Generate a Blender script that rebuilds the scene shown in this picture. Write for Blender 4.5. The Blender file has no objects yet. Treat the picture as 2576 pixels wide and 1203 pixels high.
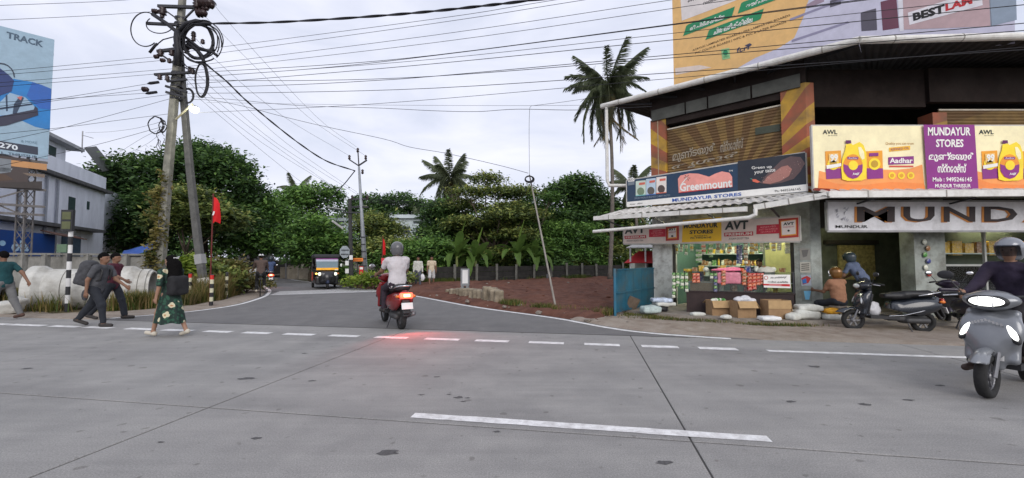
import bpy, math, random
import numpy as np
from mathutils import Vector, Matrix
S = bpy.context.scene
COL = S.collection
# ------------------------------------------------------------------ camera, sky, sun, exposure
F = 1060.0; CAMZ = 1.5; PITCH = math.atan(52.5 / F)
cam = bpy.data.objects.new('camera', bpy.data.cameras.new('camera'))
COL.objects.link(cam); S.camera = cam
cam.location = (0, 0, CAMZ); cam.rotation_euler = (math.pi / 2 + PITCH, 0, 0)
cam.data.sensor_width = 36; cam.data.lens = 36 * F / 2576; cam.data.clip_start = 0.05; cam.data.clip_end = 3000
SUN_EL = math.radians(26); SUN_AZ = math.radians(166)      # azimuth of the sun seen from the camera (0 = +Y, clockwise)
W = bpy.data.worlds.new('World'); S.world = W; W.use_nodes = True
nt = W.node_tree; nt.nodes.clear()
def wn(t, **k):
    n = nt.nodes.new(t)
    for a, b in k.items(): setattr(n, a, b)
    return n
sky = wn('ShaderNodeTexSky', sky_type='NISHITA', sun_disc=False, sun_elevation=SUN_EL, sun_rotation=SUN_AZ, air_density=1.2, dust_density=2.0)
skyb = wn('ShaderNodeBackground'); skyb.inputs[1].default_value = 0.09
cloudb = wn('ShaderNodeBackground'); cloudb.inputs[1].default_value = 1.0
geo = wn('ShaderNodeTexCoord'); mp = wn('ShaderNodeMapping'); mp.inputs['Scale'].default_value = (1.0, 1.0, 3.2)
n1 = wn('ShaderNodeTexNoise'); n1.inputs['Scale'].default_value = 2.2; n1.inputs['Detail'].default_value = 7; n1.inputs['Roughness'].default_value = .55; n1.inputs['Distortion'].default_value = .5
r1 = wn('ShaderNodeValToRGB'); r1.color_ramp.elements[0].position = .33; r1.color_ramp.elements[1].position = .68
r1.color_ramp.elements[0].color = (.61, .645, .775, 1); r1.color_ramp.elements[1].color = (.795, .81, .915, 1)
r2 = wn('ShaderNodeValToRGB'); r2.color_ramp.elements[0].position = .30; r2.color_ramp.elements[1].position = .62
r2.color_ramp.elements[0].color = (.88, .88, .88, 1); r2.color_ramp.elements[1].color = (1, 1, 1, 1)
mx = wn('ShaderNodeMixShader'); wo = wn('ShaderNodeOutputWorld')
L = nt.links.new
L(geo.outputs['Generated'], mp.inputs[0]); L(mp.outputs[0], n1.inputs[0]); L(n1.outputs[0], r1.inputs[0]); L(n1.outputs[0], r2.inputs[0])
L(sky.outputs[0], skyb.inputs[0]); L(r1.outputs[0], cloudb.inputs[0]); L(r2.outputs[0], mx.inputs[0])
L(skyb.outputs[0], mx.inputs[1]); L(cloudb.outputs[0], mx.inputs[2]); L(mx.outputs[0], wo.inputs[0])
sd = bpy.data.lights.new('sun', 'SUN'); sd.energy = 1.5; sd.angle = math.radians(40); sd.color = (1, .95, .9)
so = bpy.data.objects.new('sun', sd); COL.objects.link(so)
sdir = Vector((math.sin(SUN_AZ) * math.cos(SUN_EL), math.cos(SUN_AZ) * math.cos(SUN_EL), math.sin(SUN_EL)))
so.rotation_euler = (-sdir).to_track_quat('-Z', 'Y').to_euler(); so.location = (0, -20, 30)
vs = S.view_settings; vs.view_transform = 'Standard'; vs.look = 'None'; vs.exposure = 0.30; vs.gamma = 1; vs.use_curve_mapping = False
S.cycles.use_denoising = True; S.cycles.max_bounces = 6; S.cycles.transparent_max_bounces = 12
S.cycles.caustics_reflective = False; S.cycles.caustics_refractive = False; S.cycles.sample_clamp_indirect = 4
# ------------------------------------------------------------------ geometry helpers
V3 = lambda *a: Vector(a)
def raydir(x, y):
    dx = (x - 1288) / F; dz = -(y - 601.5) / F
    return Vector((dx, math.cos(PITCH) - dz * math.sin(PITCH), math.sin(PITCH) + dz * math.cos(PITCH)))
def P(x, y, Y):
    d = raydir(x, y); return Vector((0, 0, CAMZ)) + d * (Y / d.y)
def G(x, y, z=0.0):
    d = raydir(x, y); return Vector((0, 0, CAMZ)) + d * ((z - CAMZ) / d.z)
WL = {}
def link(o, parent=None, origin=None):
    COL.objects.link(o)
    if parent is not None:
        o.parent = parent; o.location = -WL.get(parent.name, Vector()); WL[o.name] = Vector()
    return o
def tag(o, label, cat, group=None, kind=None):
    if label: o['label'] = label
    if cat: o['category'] = cat
    if group: o['group'] = group
    if kind: o['kind'] = kind
    return o
def empty(name, loc=(0, 0, 0), label=None, cat=None, group=None, kind=None):
    o = bpy.data.objects.new(name, None); COL.objects.link(o); o.location = loc; o.empty_display_size = .1
    WL[o.name] = Vector(loc); return tag(o, label, cat, group, kind)
def children_of(o): return list(o.children)
def copy_tree(o, parent=None):
    c = o.copy(); COL.objects.link(c); c.parent = parent
    for k in o.children: copy_tree(k, c)
    return c
def finish(name, me, mats, parent=None, smooth=False, origin='base'):
    for m in (mats if isinstance(mats, (list, tuple)) else [mats]): me.materials.append(m)
    if smooth: me.shade_smooth()
    o = bpy.data.objects.new(name, me)
    if parent is None and origin == 'base' and len(me.vertices):
        co = np.empty(len(me.vertices) * 3, 'f'); me.vertices.foreach_get('co', co); co = co.reshape(-1, 3)
        b = Vector(((co[:, 0].min() + co[:, 0].max()) / 2, (co[:, 1].min() + co[:, 1].max()) / 2, co[:, 2].min()))
        me.transform(Matrix.Translation(-b)); COL.objects.link(o); o.location = b; WL[o.name] = b
        return o
    return link(o, parent)
class MB:
    def __init__(s): s.v = []; s.f = []; s.mi = []; s.cur = 0
    def add(s, vs, fs):
        n = len(s.v); s.v.extend([tuple(p) for p in vs]); s.f.extend([[i + n for i in f] for f in fs]); s.mi.extend([s.cur] * len(fs)); return s
    def box(s, c, h, R=None):          # centre, half sizes
        c = Vector(c); vs = []
        for i in range(8):
            p = Vector(((h[0] if i & 1 else -h[0]), (h[1] if i & 2 else -h[1]), (h[2] if i & 4 else -h[2])))
            vs.append(c + (R @ p if R is not None else p))
        return s.add(vs, [[0, 2, 3, 1], [4, 5, 7, 6], [0, 1, 5, 4], [2, 6, 7, 3], [0, 4, 6, 2], [1, 3, 7, 5]])
    def beam(s, a, b, w, h, up=(0, 0, 1)):
        a = Vector(a); b = Vector(b); d = (b - a); l = d.length; d.normalize(); u = Vector(up)
        if abs(d.dot(u)) > .98: u = Vector((0, 1, 0))
        x = d.cross(u).normalized(); z = x.cross(d)
        R = Matrix((x, d, z)).transposed()
        return s.box((a + b) / 2, (w / 2, l / 2, h / 2), R)
    def prism(s, poly, off):            # closed polygon extruded by vector off
        n = len(poly); off = Vector(off); a = [Vector(p) for p in poly]
        return s.add(a + [p + off for p in a], [list(range(n))[::-1], list(range(n, 2 * n))] + [[i, (i + 1) % n, n + (i + 1) % n, n + i] for i in range(n)])
    def poly(s, pts): return s.add(pts, [list(range(len(pts)))])
    def tube(s, pts, r, n=8, cap=True):
        pts = [Vector(p) for p in pts]; m = len(pts)
        rs = list(r) if isinstance(r, (list, tuple)) else [r] * m
        t0 = (pts[1] - pts[0]).normalized(); u = Vector((0, 0, 1)) if abs(t0.z) < .9 else Vector((1, 0, 0))
        x = t0.cross(u).normalized(); vs = []
        for i, p in enumerate(pts):
            t = (pts[min(i + 1, m - 1)] - pts[max(i - 1, 0)]).normalized()
            x = (x - t * x.dot(t)).normalized(); y = t.cross(x)
            for k in range(n):
                a = 2 * math.pi * k / n; vs.append(p + (x * math.cos(a) + y * math.sin(a)) * rs[i])
        fs = [[i * n + k, i * n + (k + 1) % n, (i + 1) * n + (k + 1) % n, (i + 1) * n + k] for i in range(m - 1) for k in range(n)]
        if cap: fs += [list(range(n))[::-1], list(range((m - 1) * n, m * n))]
        return s.add(vs, fs)
    def lathe(s, prof, n=24, M=None, closed=False):   # profile (r, z)
        m = len(prof); vs = []
        for r, z in prof:
            for k in range(n):
                a = 2 * math.pi * k / n; p = Vector((r * math.cos(a), r * math.sin(a), z)); vs.append(M @ p if M is not None else p)
        q = m if closed else m - 1
        fs = [[i * n + k, i * n + (k + 1) % n, ((i + 1) % m) * n + (k + 1) % n, ((i + 1) % m) * n + k] for i in range(q) for k in range(n)]
        if not closed: fs += [list(range(n))[::-1], list(range((m - 1) * n, m * n))]
        return s.add(vs, fs)
    def ell(s, c, r, R=None, nu=12, nv=8):
        c = Vector(c); vs = []; fs = []
        for j in range(1, nv):
            b = math.pi * j / nv
            for k in range(nu):
                a = 2 * math.pi * k / nu; p = Vector((r[0] * math.sin(b) * math.cos(a), r[1] * math.sin(b) * math.sin(a), r[2] * math.cos(b)))
                vs.append(c + (R @ p if R is not None else p))
        top = Vector((0, 0, r[2])); top = R @ top if R is not None else top
        vs += [c + top, c - top]; t = len(vs) - 2
        for j in range(nv - 2):
            for k in range(nu): fs.append([j * nu + k, (j + 1) * nu + k, (j + 1) * nu + (k + 1) % nu, j * nu + (k + 1) % nu])
        for k in range(nu): fs.append([t, k, (k + 1) % nu]); fs.append([t + 1, (nv - 2) * nu + (k + 1) % nu, (nv - 2) * nu + k])
        return s.add(vs, fs)
    def build(s, name, mats, parent=None, smooth=False, origin='base'):
        me = bpy.data.meshes.new(name); me.from_pydata(s.v, [], s.f); me.update()
        if any(s.mi): me.polygons.foreach_set('material_index', s.mi)
        return finish(name, me, mats, parent, smooth, origin)
def npmesh(name, V, Fa, mats, parent=None, smooth=False, mi=None, origin='base'):
    V = np.asarray(V, 'f'); Fa = np.asarray(Fa, 'i'); k = Fa.shape[1]
    me = bpy.data.meshes.new(name); me.vertices.add(len(V)); me.vertices.foreach_set('co', V.ravel())
    me.loops.add(Fa.size); me.loops.foreach_set('vertex_index', Fa.ravel())
    me.polygons.add(len(Fa)); me.polygons.foreach_set('loop_start', np.arange(len(Fa), dtype='i') * k)
    if mi is not None: me.polygons.foreach_set('material_index', np.asarray(mi, 'i'))
    me.update(calc_edges=True)
    return finish(name, me, mats, parent, smooth, origin)
def RX(a): return Matrix.Rotation(a, 3, 'X')
def RY(a): return Matrix.Rotation(a, 3, 'Y')
def RZ(a): return Matrix.Rotation(a, 3, 'Z')
rad = math.radians
# value noise
def vnoise(p, seed=0):
    p = np.asarray(p, 'd'); i = np.floor(p).astype(np.int64); f = p - i; f = f * f * (3 - 2 * f); out = 0
    for dx in (0, 1):
        for dy in (0, 1):
            for dz in (0, 1):
                h = ((i[..., 0] + dx) * 374761393 + (i[..., 1] + dy) * 668265263 + (i[..., 2] + dz) * 2147483647 + seed * 974711) & 0xffffffff
                h = ((h ^ (h >> 13)) * 1274126177) & 0xffffffff; h = (h ^ (h >> 16)) & 0xffff
                w = (f[..., 0] if dx else 1 - f[..., 0]) * (f[..., 1] if dy else 1 - f[..., 1]) * (f[..., 2] if dz else 1 - f[..., 2])
                out = out + w * h / 65535.0
    return out * 2 - 1
# signed-distance bodies turned into one continuous surface (surface nets)
def cap(a, b, ra, rb=None): return ('c', np.array(a, 'd'), np.array(b, 'd'), ra, ra if rb is None else rb)
def elp(c, r, R=None): return ('e', np.array(c, 'd'), np.array(r, 'd'), None if R is None else np.array(R, 'd'))
def rbx(c, h, r, R=None): return ('b', np.array(c, 'd'), np.array(h, 'd'), r, None if R is None else np.array(R, 'd'))
def neg(fn): return ('n', fn)
def half(p, n):                # cuts away the side the normal points to
    p = np.array(p, 'd'); n = np.array(n, 'd'); n = n / np.linalg.norm(n)
    return ('n', lambda Q: (Q - p) @ n)
def psdf(p, Q):
    if p[0] == 'c':
        a, b, ra, rb = p[1:]; ab = b - a; t = np.clip(((Q - a) @ ab) / max(ab @ ab, 1e-9), 0, 1)
        return np.linalg.norm(Q - a - t[..., None] * ab, axis=-1) - (ra + (rb - ra) * t)
    if p[0] == 'e':
        c, r, R = p[1:]; q = Q - c
        if R is not None: q = q @ R
        k0 = np.linalg.norm(q / r, axis=-1); k1 = np.linalg.norm(q / (r * r), axis=-1)
        return k0 * (k0 - 1) / np.maximum(k1, 1e-6)
    c, h, r, R = p[1:]; q = Q - c
    if R is not None: q = q @ R
    q = np.abs(q) - (h - r)
    return np.linalg.norm(np.maximum(q, 0), axis=-1) + np.minimum(q.max(axis=-1), 0) - r
def pbox(p):
    if p[0] == 'c':
        a, b, ra, rb = p[1:]; m = max(ra, rb); return np.minimum(a, b) - m, np.maximum(a, b) + m
    c, h, R = p[1], p[2], p[-1]
    e = h if R is None else np.abs(R) @ h
    return c - e, c + e
def snet(prims, vox, k=0.03, noise=None):
    pos = [p for p in prims if p[0] != 'n']; bb = [pbox(p) for p in pos]
    lo = np.min([b[0] for b in bb], axis=0) - 3 * vox; hi = np.max([b[1] for b in bb], axis=0) + 3 * vox
    n = np.ceil((hi - lo) / vox).astype(int) + 1
    ax = [lo[i] + vox * np.arange(n[i]) for i in range(3)]
    f = np.full(n, 0.5)
    pad = max(k, 4 * vox)
    for p, (b0, b1) in zip(pos, bb):
        i0 = np.maximum(((b0 - pad - lo) / vox).astype(int), 0); i1 = np.minimum(((b1 + pad - lo) / vox).astype(int) + 2, n)
        sl = tuple(slice(i0[i], i1[i]) for i in range(3))
        Q = np.stack(np.meshgrid(*[ax[i][sl[i]] for i in range(3)], indexing='ij'), -1)
        d = psdf(p, Q); a = f[sl]
        h = np.maximum(k - np.abs(a - d), 0) / k
        f[sl] = np.minimum(a, d) - h * h * k / 4
    negs = [p for p in prims if p[0] == 'n']
    if negs or noise:
        Q = np.stack(np.meshgrid(*ax, indexing='ij'), -1)
        if noise: f = f + noise(Q)
        for p in negs: f = np.maximum(f, p[1](Q))
    s = f < 0
    c8 = [(i, j, l) for i in (0, 1) for j in (0, 1) for l in (0, 1)]
    cnt = sum(s[i:n[0] - 1 + i, j:n[1] - 1 + j, l:n[2] - 1 + l].astype(np.int8) for i, j, l in c8)
    act = (cnt > 0) & (cnt < 8); idx = np.argwhere(act)
    ids = np.full(act.shape, -1, np.int64); ids[act] = np.arange(len(idx))
    acc = np.zeros((len(idx), 3)); ac = np.zeros(len(idx))
    for a in c8:
        for d in range(3):
            if a[d]: continue
            b = list(a); b[d] = 1
            fa = f[idx[:, 0] + a[0], idx[:, 1] + a[1], idx[:, 2] + a[2]]; fb = f[idx[:, 0] + b[0], idx[:, 1] + b[1], idx[:, 2] + b[2]]
            m = (fa < 0) != (fb < 0); t = np.where(m, fa / np.where(m, fa - fb, 1), 0)
            e = np.tile(np.array(a, 'd'), (len(idx), 1)); e[:, d] += t
            acc += e * m[:, None]; ac += m
    Vv = lo + vox * (idx + acc / np.maximum(ac, 1)[:, None])
    Fq = []
    for d in range(3):
        sl0 = [slice(None)] * 3; sl1 = [slice(None)] * 3; sl0[d] = slice(0, n[d] - 1); sl1[d] = slice(1, n[d])
        ch = s[tuple(sl0)] != s[tuple(sl1)]; e = np.argwhere(ch)
        u, w = (d + 1) % 3, (d + 2) % 3
        ok = (e[:, u] > 0) & (e[:, w] > 0) & (e[:, u] < n[u] - 1) & (e[:, w] < n[w] - 1); e = e[ok]
        q = []
        for du, dw in ((1, 1), (0, 1), (0, 0), (1, 0)):
            c = e.copy(); c[:, u] -= du; c[:, w] -= dw; q.append(ids[c[:, 0], c[:, 1], c[:, 2]])
        q = np.stack(q, 1); fl = s[tuple(e.T)]; q[~fl] = q[~fl][:, ::-1]; Fq.append(q)
    return Vv, np.concatenate(Fq)
def sbody(name, prims, vox, mats, parent=None, k=.03, noise=None, origin='base'):
    V, Q = snet(prims, vox, k, noise)
    return npmesh(name, V, Q, mats, parent, True, origin=origin)
# ------------------------------------------------------------------ materials
def C(r, g, b):
    f = lambda c: (c / 255 / 12.92) if c <= 10 else ((c / 255 + .055) / 1.055) ** 2.4
    return (f(r), f(g), f(b))
MATS = {}
def mat(name, col, rough=.6, metal=0., var=.15, scale=6., bump=0., bscale=60., dirt=None, damt=.5, dscale=1.5, emit=0., ecol=None, spec=.4, stretch=None, coat=0., world=False):
    if name in MATS: return MATS[name]
    m = bpy.data.materials.new(name); m.use_nodes = True; t = m.node_tree; N = t.nodes; K = t.links.new
    b = N['Principled BSDF']; b.inputs['Roughness'].default_value = rough; b.inputs['Metallic'].default_value = metal
    b.inputs['Specular IOR Level'].default_value = spec; b.inputs['Coat Weight'].default_value = coat
    tc = N.new('ShaderNodeTexCoord'); src = N.new('ShaderNodeNewGeometry').outputs['Position'] if world else tc.outputs['Object']
    if stretch:
        mp = N.new('ShaderNodeMapping'); mp.inputs['Scale'].default_value = stretch; K(src, mp.inputs[0]); src = mp.outputs[0]
    n = N.new('ShaderNodeTexNoise'); n.inputs['Scale'].default_value = scale; n.inputs['Detail'].default_value = 6; n.inputs['Roughness'].default_value = .65; K(src, n.inputs[0])
    r = N.new('ShaderNodeValToRGB'); r.color_ramp.elements[0].position = .3; r.color_ramp.elements[1].position = .7
    r.color_ramp.elements[0].color = (*[c * (1 - var) for c in col], 1); r.color_ramp.elements[1].color = (*[min(c * (1 + var), 1) for c in col], 1)
    K(n.outputs[0], r.inputs[0]); out = r.outputs[0]
    if dirt:
        n2 = N.new('ShaderNodeTexNoise'); n2.inputs['Scale'].default_value = dscale; n2.inputs['Detail'].default_value = 8; n2.inputs['Roughness'].default_value = .7; K(src, n2.inputs[0])
        r2 = N.new('ShaderNodeValToRGB'); r2.color_ramp.elements[0].position = .45; r2.color_ramp.elements[1].position = .72
        r2.color_ramp.elements[1].color = (damt, damt, damt, 1); K(n2.outputs[0], r2.inputs[0])
        mx = N.new('ShaderNodeMix'); mx.data_type = 'RGBA'; K(r2.outputs[0], mx.inputs[0]); K(out, mx.inputs[6]); mx.inputs[7].default_value = (*dirt, 1); out = mx.outputs[2]
    K(out, b.inputs['Base Color'])
    if bump:
        n3 = N.new('ShaderNodeTexNoise'); n3.inputs['Scale'].default_value = bscale; n3.inputs['Detail'].default_value = 5; K(src, n3.inputs[0])
        bp = N.new('ShaderNodeBump'); bp.inputs['Strength'].default_value = min(bump, 1); bp.inputs['Distance'].default_value = .02; K(n3.outputs[0], bp.inputs['Height']); K(bp.outputs[0], b.inputs['Normal'])
    if emit:
        b.inputs['Emission Strength'].default_value = emit; b.inputs['Emission Color'].default_value = (*(ecol or col), 1)
    MATS[name] = m; return m
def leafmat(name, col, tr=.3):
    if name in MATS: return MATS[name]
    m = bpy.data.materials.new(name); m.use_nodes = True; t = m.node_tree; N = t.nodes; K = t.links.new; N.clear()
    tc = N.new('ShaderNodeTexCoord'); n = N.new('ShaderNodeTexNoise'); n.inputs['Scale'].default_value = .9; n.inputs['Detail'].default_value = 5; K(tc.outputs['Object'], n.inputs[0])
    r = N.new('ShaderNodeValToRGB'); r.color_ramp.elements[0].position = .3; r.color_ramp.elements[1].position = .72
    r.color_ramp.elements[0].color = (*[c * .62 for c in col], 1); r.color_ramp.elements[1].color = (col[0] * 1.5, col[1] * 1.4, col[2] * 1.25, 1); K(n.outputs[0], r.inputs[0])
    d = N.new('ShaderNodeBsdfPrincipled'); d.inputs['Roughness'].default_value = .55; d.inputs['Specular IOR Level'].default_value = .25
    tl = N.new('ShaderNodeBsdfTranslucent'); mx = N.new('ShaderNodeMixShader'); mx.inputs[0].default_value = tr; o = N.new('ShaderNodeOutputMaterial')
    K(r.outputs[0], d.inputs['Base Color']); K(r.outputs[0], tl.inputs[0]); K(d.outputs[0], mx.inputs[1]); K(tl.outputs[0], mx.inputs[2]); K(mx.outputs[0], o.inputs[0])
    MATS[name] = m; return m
def glass(name, tint=(.9, .95, .95), mixv=.75):
    if name in MATS: return MATS[name]
    m = bpy.data.materials.new(name); m.use_nodes = True; t = m.node_tree; N = t.nodes; K = t.links.new; N.clear()
    a = N.new('ShaderNodeBsdfTransparent'); a.inputs[0].default_value = (*tint, 1); g = N.new('ShaderNodeBsdfGlossy'); g.inputs['Roughness'].default_value = .05
    g.inputs[0].default_value = (.9, .9, .9, 1); fr = N.new('ShaderNodeFresnel'); fr.inputs[0].default_value = 1.45
    mm = N.new('ShaderNodeMath'); mm.operation = 'ADD'; mm.inputs[1].default_value = 1 - mixv - .2 if mixv < .8 else .0
    K(fr.outputs[0], mm.inputs[0]); mx = N.new('ShaderNodeMixShader'); o = N.new('ShaderNodeOutputMaterial')
    K(mm.outputs[0], mx.inputs[0]); K(a.outputs[0], mx.inputs[1]); K(g.outputs[0], mx.inputs[2]); K(mx.outputs[0], o.inputs[0])
    MATS[name] = m; return m
def paint(r, g, b, rough=.5):
    return mat('print_%d_%d_%d' % (r, g, b), C(r, g, b), rough, var=.08, scale=5, dirt=tuple(.72 * c_ + .03 for c_ in C(r, g, b)), damt=.6, dscale=1.1)
# ------------------------------------------------------------------ lettering and signs
TXT = {}
def text_geo(s, bold=0.0):
    k = (s, bold)
    if k in TXT: return TXT[k]
    cu = bpy.data.curves.new('lettering', 'FONT'); cu.body = s; cu.resolution_u = 2; cu.fill_mode = 'FRONT'; cu.offset = bold; cu.align_x = 'CENTER'
    o = bpy.data.objects.new('lettering', cu); me = bpy.data.meshes.new_from_object(o)
    co = np.empty(len(me.vertices) * 3, 'f'); me.vertices.foreach_get('co', co); co = co.reshape(-1, 3)[:, :2]
    fs = [list(p.vertices) for p in me.polygons]
    if len(co):
        lo = co.min(0); hi = co.max(0); co = (co - lo) / np.maximum(hi - lo, 1e-6); co[:, 1] = 1 - co[:, 1]
    bpy.data.objects.remove(o); bpy.data.meshes.remove(me); bpy.data.curves.remove(cu)
    TXT[k] = (co, fs); return TXT[k]
class Plane:        # a flat face in the world; print is laid on it at the points where sight lines through photo pixels meet it
    def __init__(s, p, n, root):
        s.p = Vector(p); s.n = Vector(n).normalized(); s.root = root
        if s.n.dot(Vector((0, 0, CAMZ)) - s.p) < 0: s.n = -s.n
    def hit(s, x, y, off=0.0):
        d = raydir(x, y); o = Vector((0, 0, CAMZ)); t = (s.p - o).dot(s.n) / d.dot(s.n)
        return o + d * t + s.n * off
    def poly(s, pts, m, layer=1, name='print', thick=0):
        a = [s.hit(x, y, .004 * layer) for x, y in pts]; mb = MB()
        nn = (a[1] - a[0]).cross(a[2] - a[0])
        if nn.dot(s.n) < 0: a = a[::-1]
        if thick: mb.prism([q - s.n * thick for q in a][::-1][::-1], s.n * thick)
        else: mb.poly(a)
        return mb.build(name, m, s.root)
    def rect(s, x0, y0, x1, y1, m, layer=1, name='print'): return s.poly([(x0, y0), (x1, y0), (x1, y1), (x0, y1)], m, layer, name)
    def disc(s, cx, cy, rx, ry, m, layer=1, name='print', n=20, sl=0):
        return s.poly([(cx + rx * math.cos(2 * math.pi * i / n), cy + ry * math.sin(2 * math.pi * i / n) + sl * rx * math.cos(2 * math.pi * i / n)) for i in range(n)], m, layer, name)
    def text(s, st, q, m, layer=2, bold=0., name='lettering'):     # q: four pixel corners TL TR BR BL, or a box
        if len(q) == 4 and not isinstance(q[0], tuple): x0, y0, x1, y1 = q; q = [(x0, y0), (x1, y0), (x1, y1), (x0, y1)]
        c = [s.hit(x, y, .004 * layer) for x, y in q]; co, fs = text_geo(st, bold); mb = MB()
        mb.add([c[0] * ((1 - u) * (1 - v)) + c[1] * (u * (1 - v)) + c[2] * (u * v) + c[3] * ((1 - u) * v) for u, v in co.tolist()], fs)
        return mb.build(name, m, s.root)
def board(name, label, cat, aL, aR, zs, m, thick=.04, frame=None, group=None):
    """vertical board between plan points aL and aR; zs = zTL, zTR, zBR, zBL"""
    aL = Vector((*aL, 0)); aR = Vector((*aR, 0)); zTL, zTR, zBR, zBL = zs
    root = empty(name, ((aL.x + aR.x) / 2, (aL.y + aR.y) / 2, min(zBL, zBR)), label, cat, group)
    d = (aR - aL).normalized(); n = d.cross(Vector((0, 0, 1)))
    pl = Plane(aL, n, root)
    q = [Vector((aL.x, aL.y, zTL)), Vector((aR.x, aR.y, zTR)), Vector((aR.x, aR.y, zBR)), Vector((aL.x, aL.y, zBL))]
    MB().prism(q, -pl.n * thick).build('panel', m, root)
    if frame:
        for i in range(4): MB().beam(q[i] - pl.n * thick * .5, q[(i + 1) % 4] - pl.n * thick * .5, .03, thick + .02).build('frame', frame, root)
    pl.q = q
    return root, pl
# ------------------------------------------------------------------ the ground and the roads
UA = math.atan2(-.1729, .985)
def UV(u, v, z=0.0): return Vector((.985 * u + .1729 * v, -.1729 * u + .985 * v, z))
def ground_mat(name, cols, scales, rough=.9, bump=.5, bscale=40, streak=None, grain=.25, spots=None, lanes=False):
    m = bpy.data.materials.new(name); m.use_nodes = True; t = m.node_tree; N = t.nodes; K = t.links.new; b = N['Principled BSDF']
    b.inputs['Roughness'].default_value = rough; b.inputs['Specular IOR Level'].default_value = .25
    pos = N.new('ShaderNodeNewGeometry').outputs['Position']; out = None
    def noise(sc, det=6, src=pos, ro=.65):
        n = N.new('ShaderNodeTexNoise'); n.inputs['Scale'].default_value = sc; n.inputs['Detail'].default_value = det; n.inputs['Roughness'].default_value = ro; K(src, n.inputs[0]); return n.outputs[0]
    def ramp(src, p0, p1, c0=(0, 0, 0), c1=(1, 1, 1)):
        r = N.new('ShaderNodeValToRGB'); r.color_ramp.elements[0].position = p0; r.color_ramp.elements[1].position = p1
        r.color_ramp.elements[0].color = (*c0, 1); r.color_ramp.elements[1].color = (*c1, 1); K(src, r.inputs[0]); return r.outputs[0]
    def mix(a, bb, f, mode='MIX'):
        x = N.new('ShaderNodeMix'); x.data_type = 'RGBA'; x.blend_type = mode
        for i, q in ((0, f), (6, a), (7, bb)):
            if isinstance(q, (int, float)): x.inputs[i].default_value = q
            elif isinstance(q, tuple): x.inputs[i].default_value = (*q, 1)
            else: K(q, x.inputs[i])
        return x.outputs[2]
    out = cols[0]
    for c, sc in zip(cols[1:], scales): out = mix(out, c, ramp(noise(sc, 8), .38, .66))
    if streak:
        mp = N.new('ShaderNodeMapping'); mp.inputs['Rotation'].default_value = (0, 0, -UA); mp.inputs['Scale'].default_value = streak
        K(pos, mp.inputs[0]); out = mix(out, ramp(noise(1.0, 6, mp.outputs[0]), .25, .75, (.90, .90, .905), (1.08, 1.08, 1.075)), 1.0, 'MULTIPLY')
    if lanes:
        sx = N.new('ShaderNodeVectorMath'); sx.operation = 'DOT_PRODUCT'; K(pos, sx.inputs[0]); sx.inputs[1].default_value = (.1729, .985, 0)
        wv = N.new('ShaderNodeMath'); wv.operation = 'SINE'; mu = N.new('ShaderNodeMath'); mu.operation = 'MULTIPLY'; mu.inputs[1].default_value = 3.6; K(sx.outputs['Value'], mu.inputs[0]); K(mu.outputs[0], wv.inputs[0])
        ml = N.new('ShaderNodeMath'); ml.operation = 'MULTIPLY'; K(ramp(wv.outputs[0], .2, 1.0), ml.inputs[0]); K(ramp(noise(.45, 5), .3, .75), ml.inputs[1]); out = mix(out, (.80, .80, .81), ml.outputs[0], 'MULTIPLY')
        out = mix(out, (.70, .69, .68), ramp(noise(7.5, 2, ro=.3), .70, .74), 'MULTIPLY')
    if spots: out = mix(out, spots, ramp(noise(2.3, 3, ro=.4), .70, .73))
    g = ramp(noise(85, 3, ro=.8), .25, .75, (1 - grain,) * 3, (1 + grain,) * 3); out = mix(out, g, 1.0, 'MULTIPLY')
    K(out, b.inputs['Base Color'])
    if bump:
        bp = N.new('ShaderNodeBump'); bp.inputs['Strength'].default_value = bump; bp.inputs['Distance'].default_value = .02
        K(noise(bscale, 6), bp.inputs['Height']); K(bp.outputs[0], b.inputs['Normal'])
    return m
m_conc = ground_mat('road_concrete', [(.272, .267, .257), (.228, .224, .217), (.315, .307, .293)], [.35, 1.3], .85, .35, 160, (.5, 7, 1), .42, lanes=True)
m_asph = ground_mat('asphalt', [(.162, .159, .157), (.133, .131, .131), (.188, .183, .179)], [.5, 2.0], .9, .5, 140, (2.2, .5, 1), .45)
m_sand = ground_mat('sandy_shoulder', [(.27, .225, .185), (.20, .155, .12), (.32, .28, .235)], [1.1, 3.2], .95, .7, 45, None, .35)
m_red = ground_mat('red_soil', [(.105, .042, .027), (.064, .026, .018), (.15, .068, .045)], [.8, 2.6], .95, .9, 22, None, .4)
m_earth = ground_mat('earth', [(.07, .06, .035), (.05, .06, .02), (.10, .08, .05)], [.5, 2.0], .95, .8, 30, None, .4)
m_joint = mat('joint_dark', (.06, .058, .055), .95)
m_white = ground_mat('road_paint', [(.84, .84, .83), (.74, .74, .73), (.52, .51, .50)], [3., 9.], .7, .3, 120, None, .12)
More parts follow.
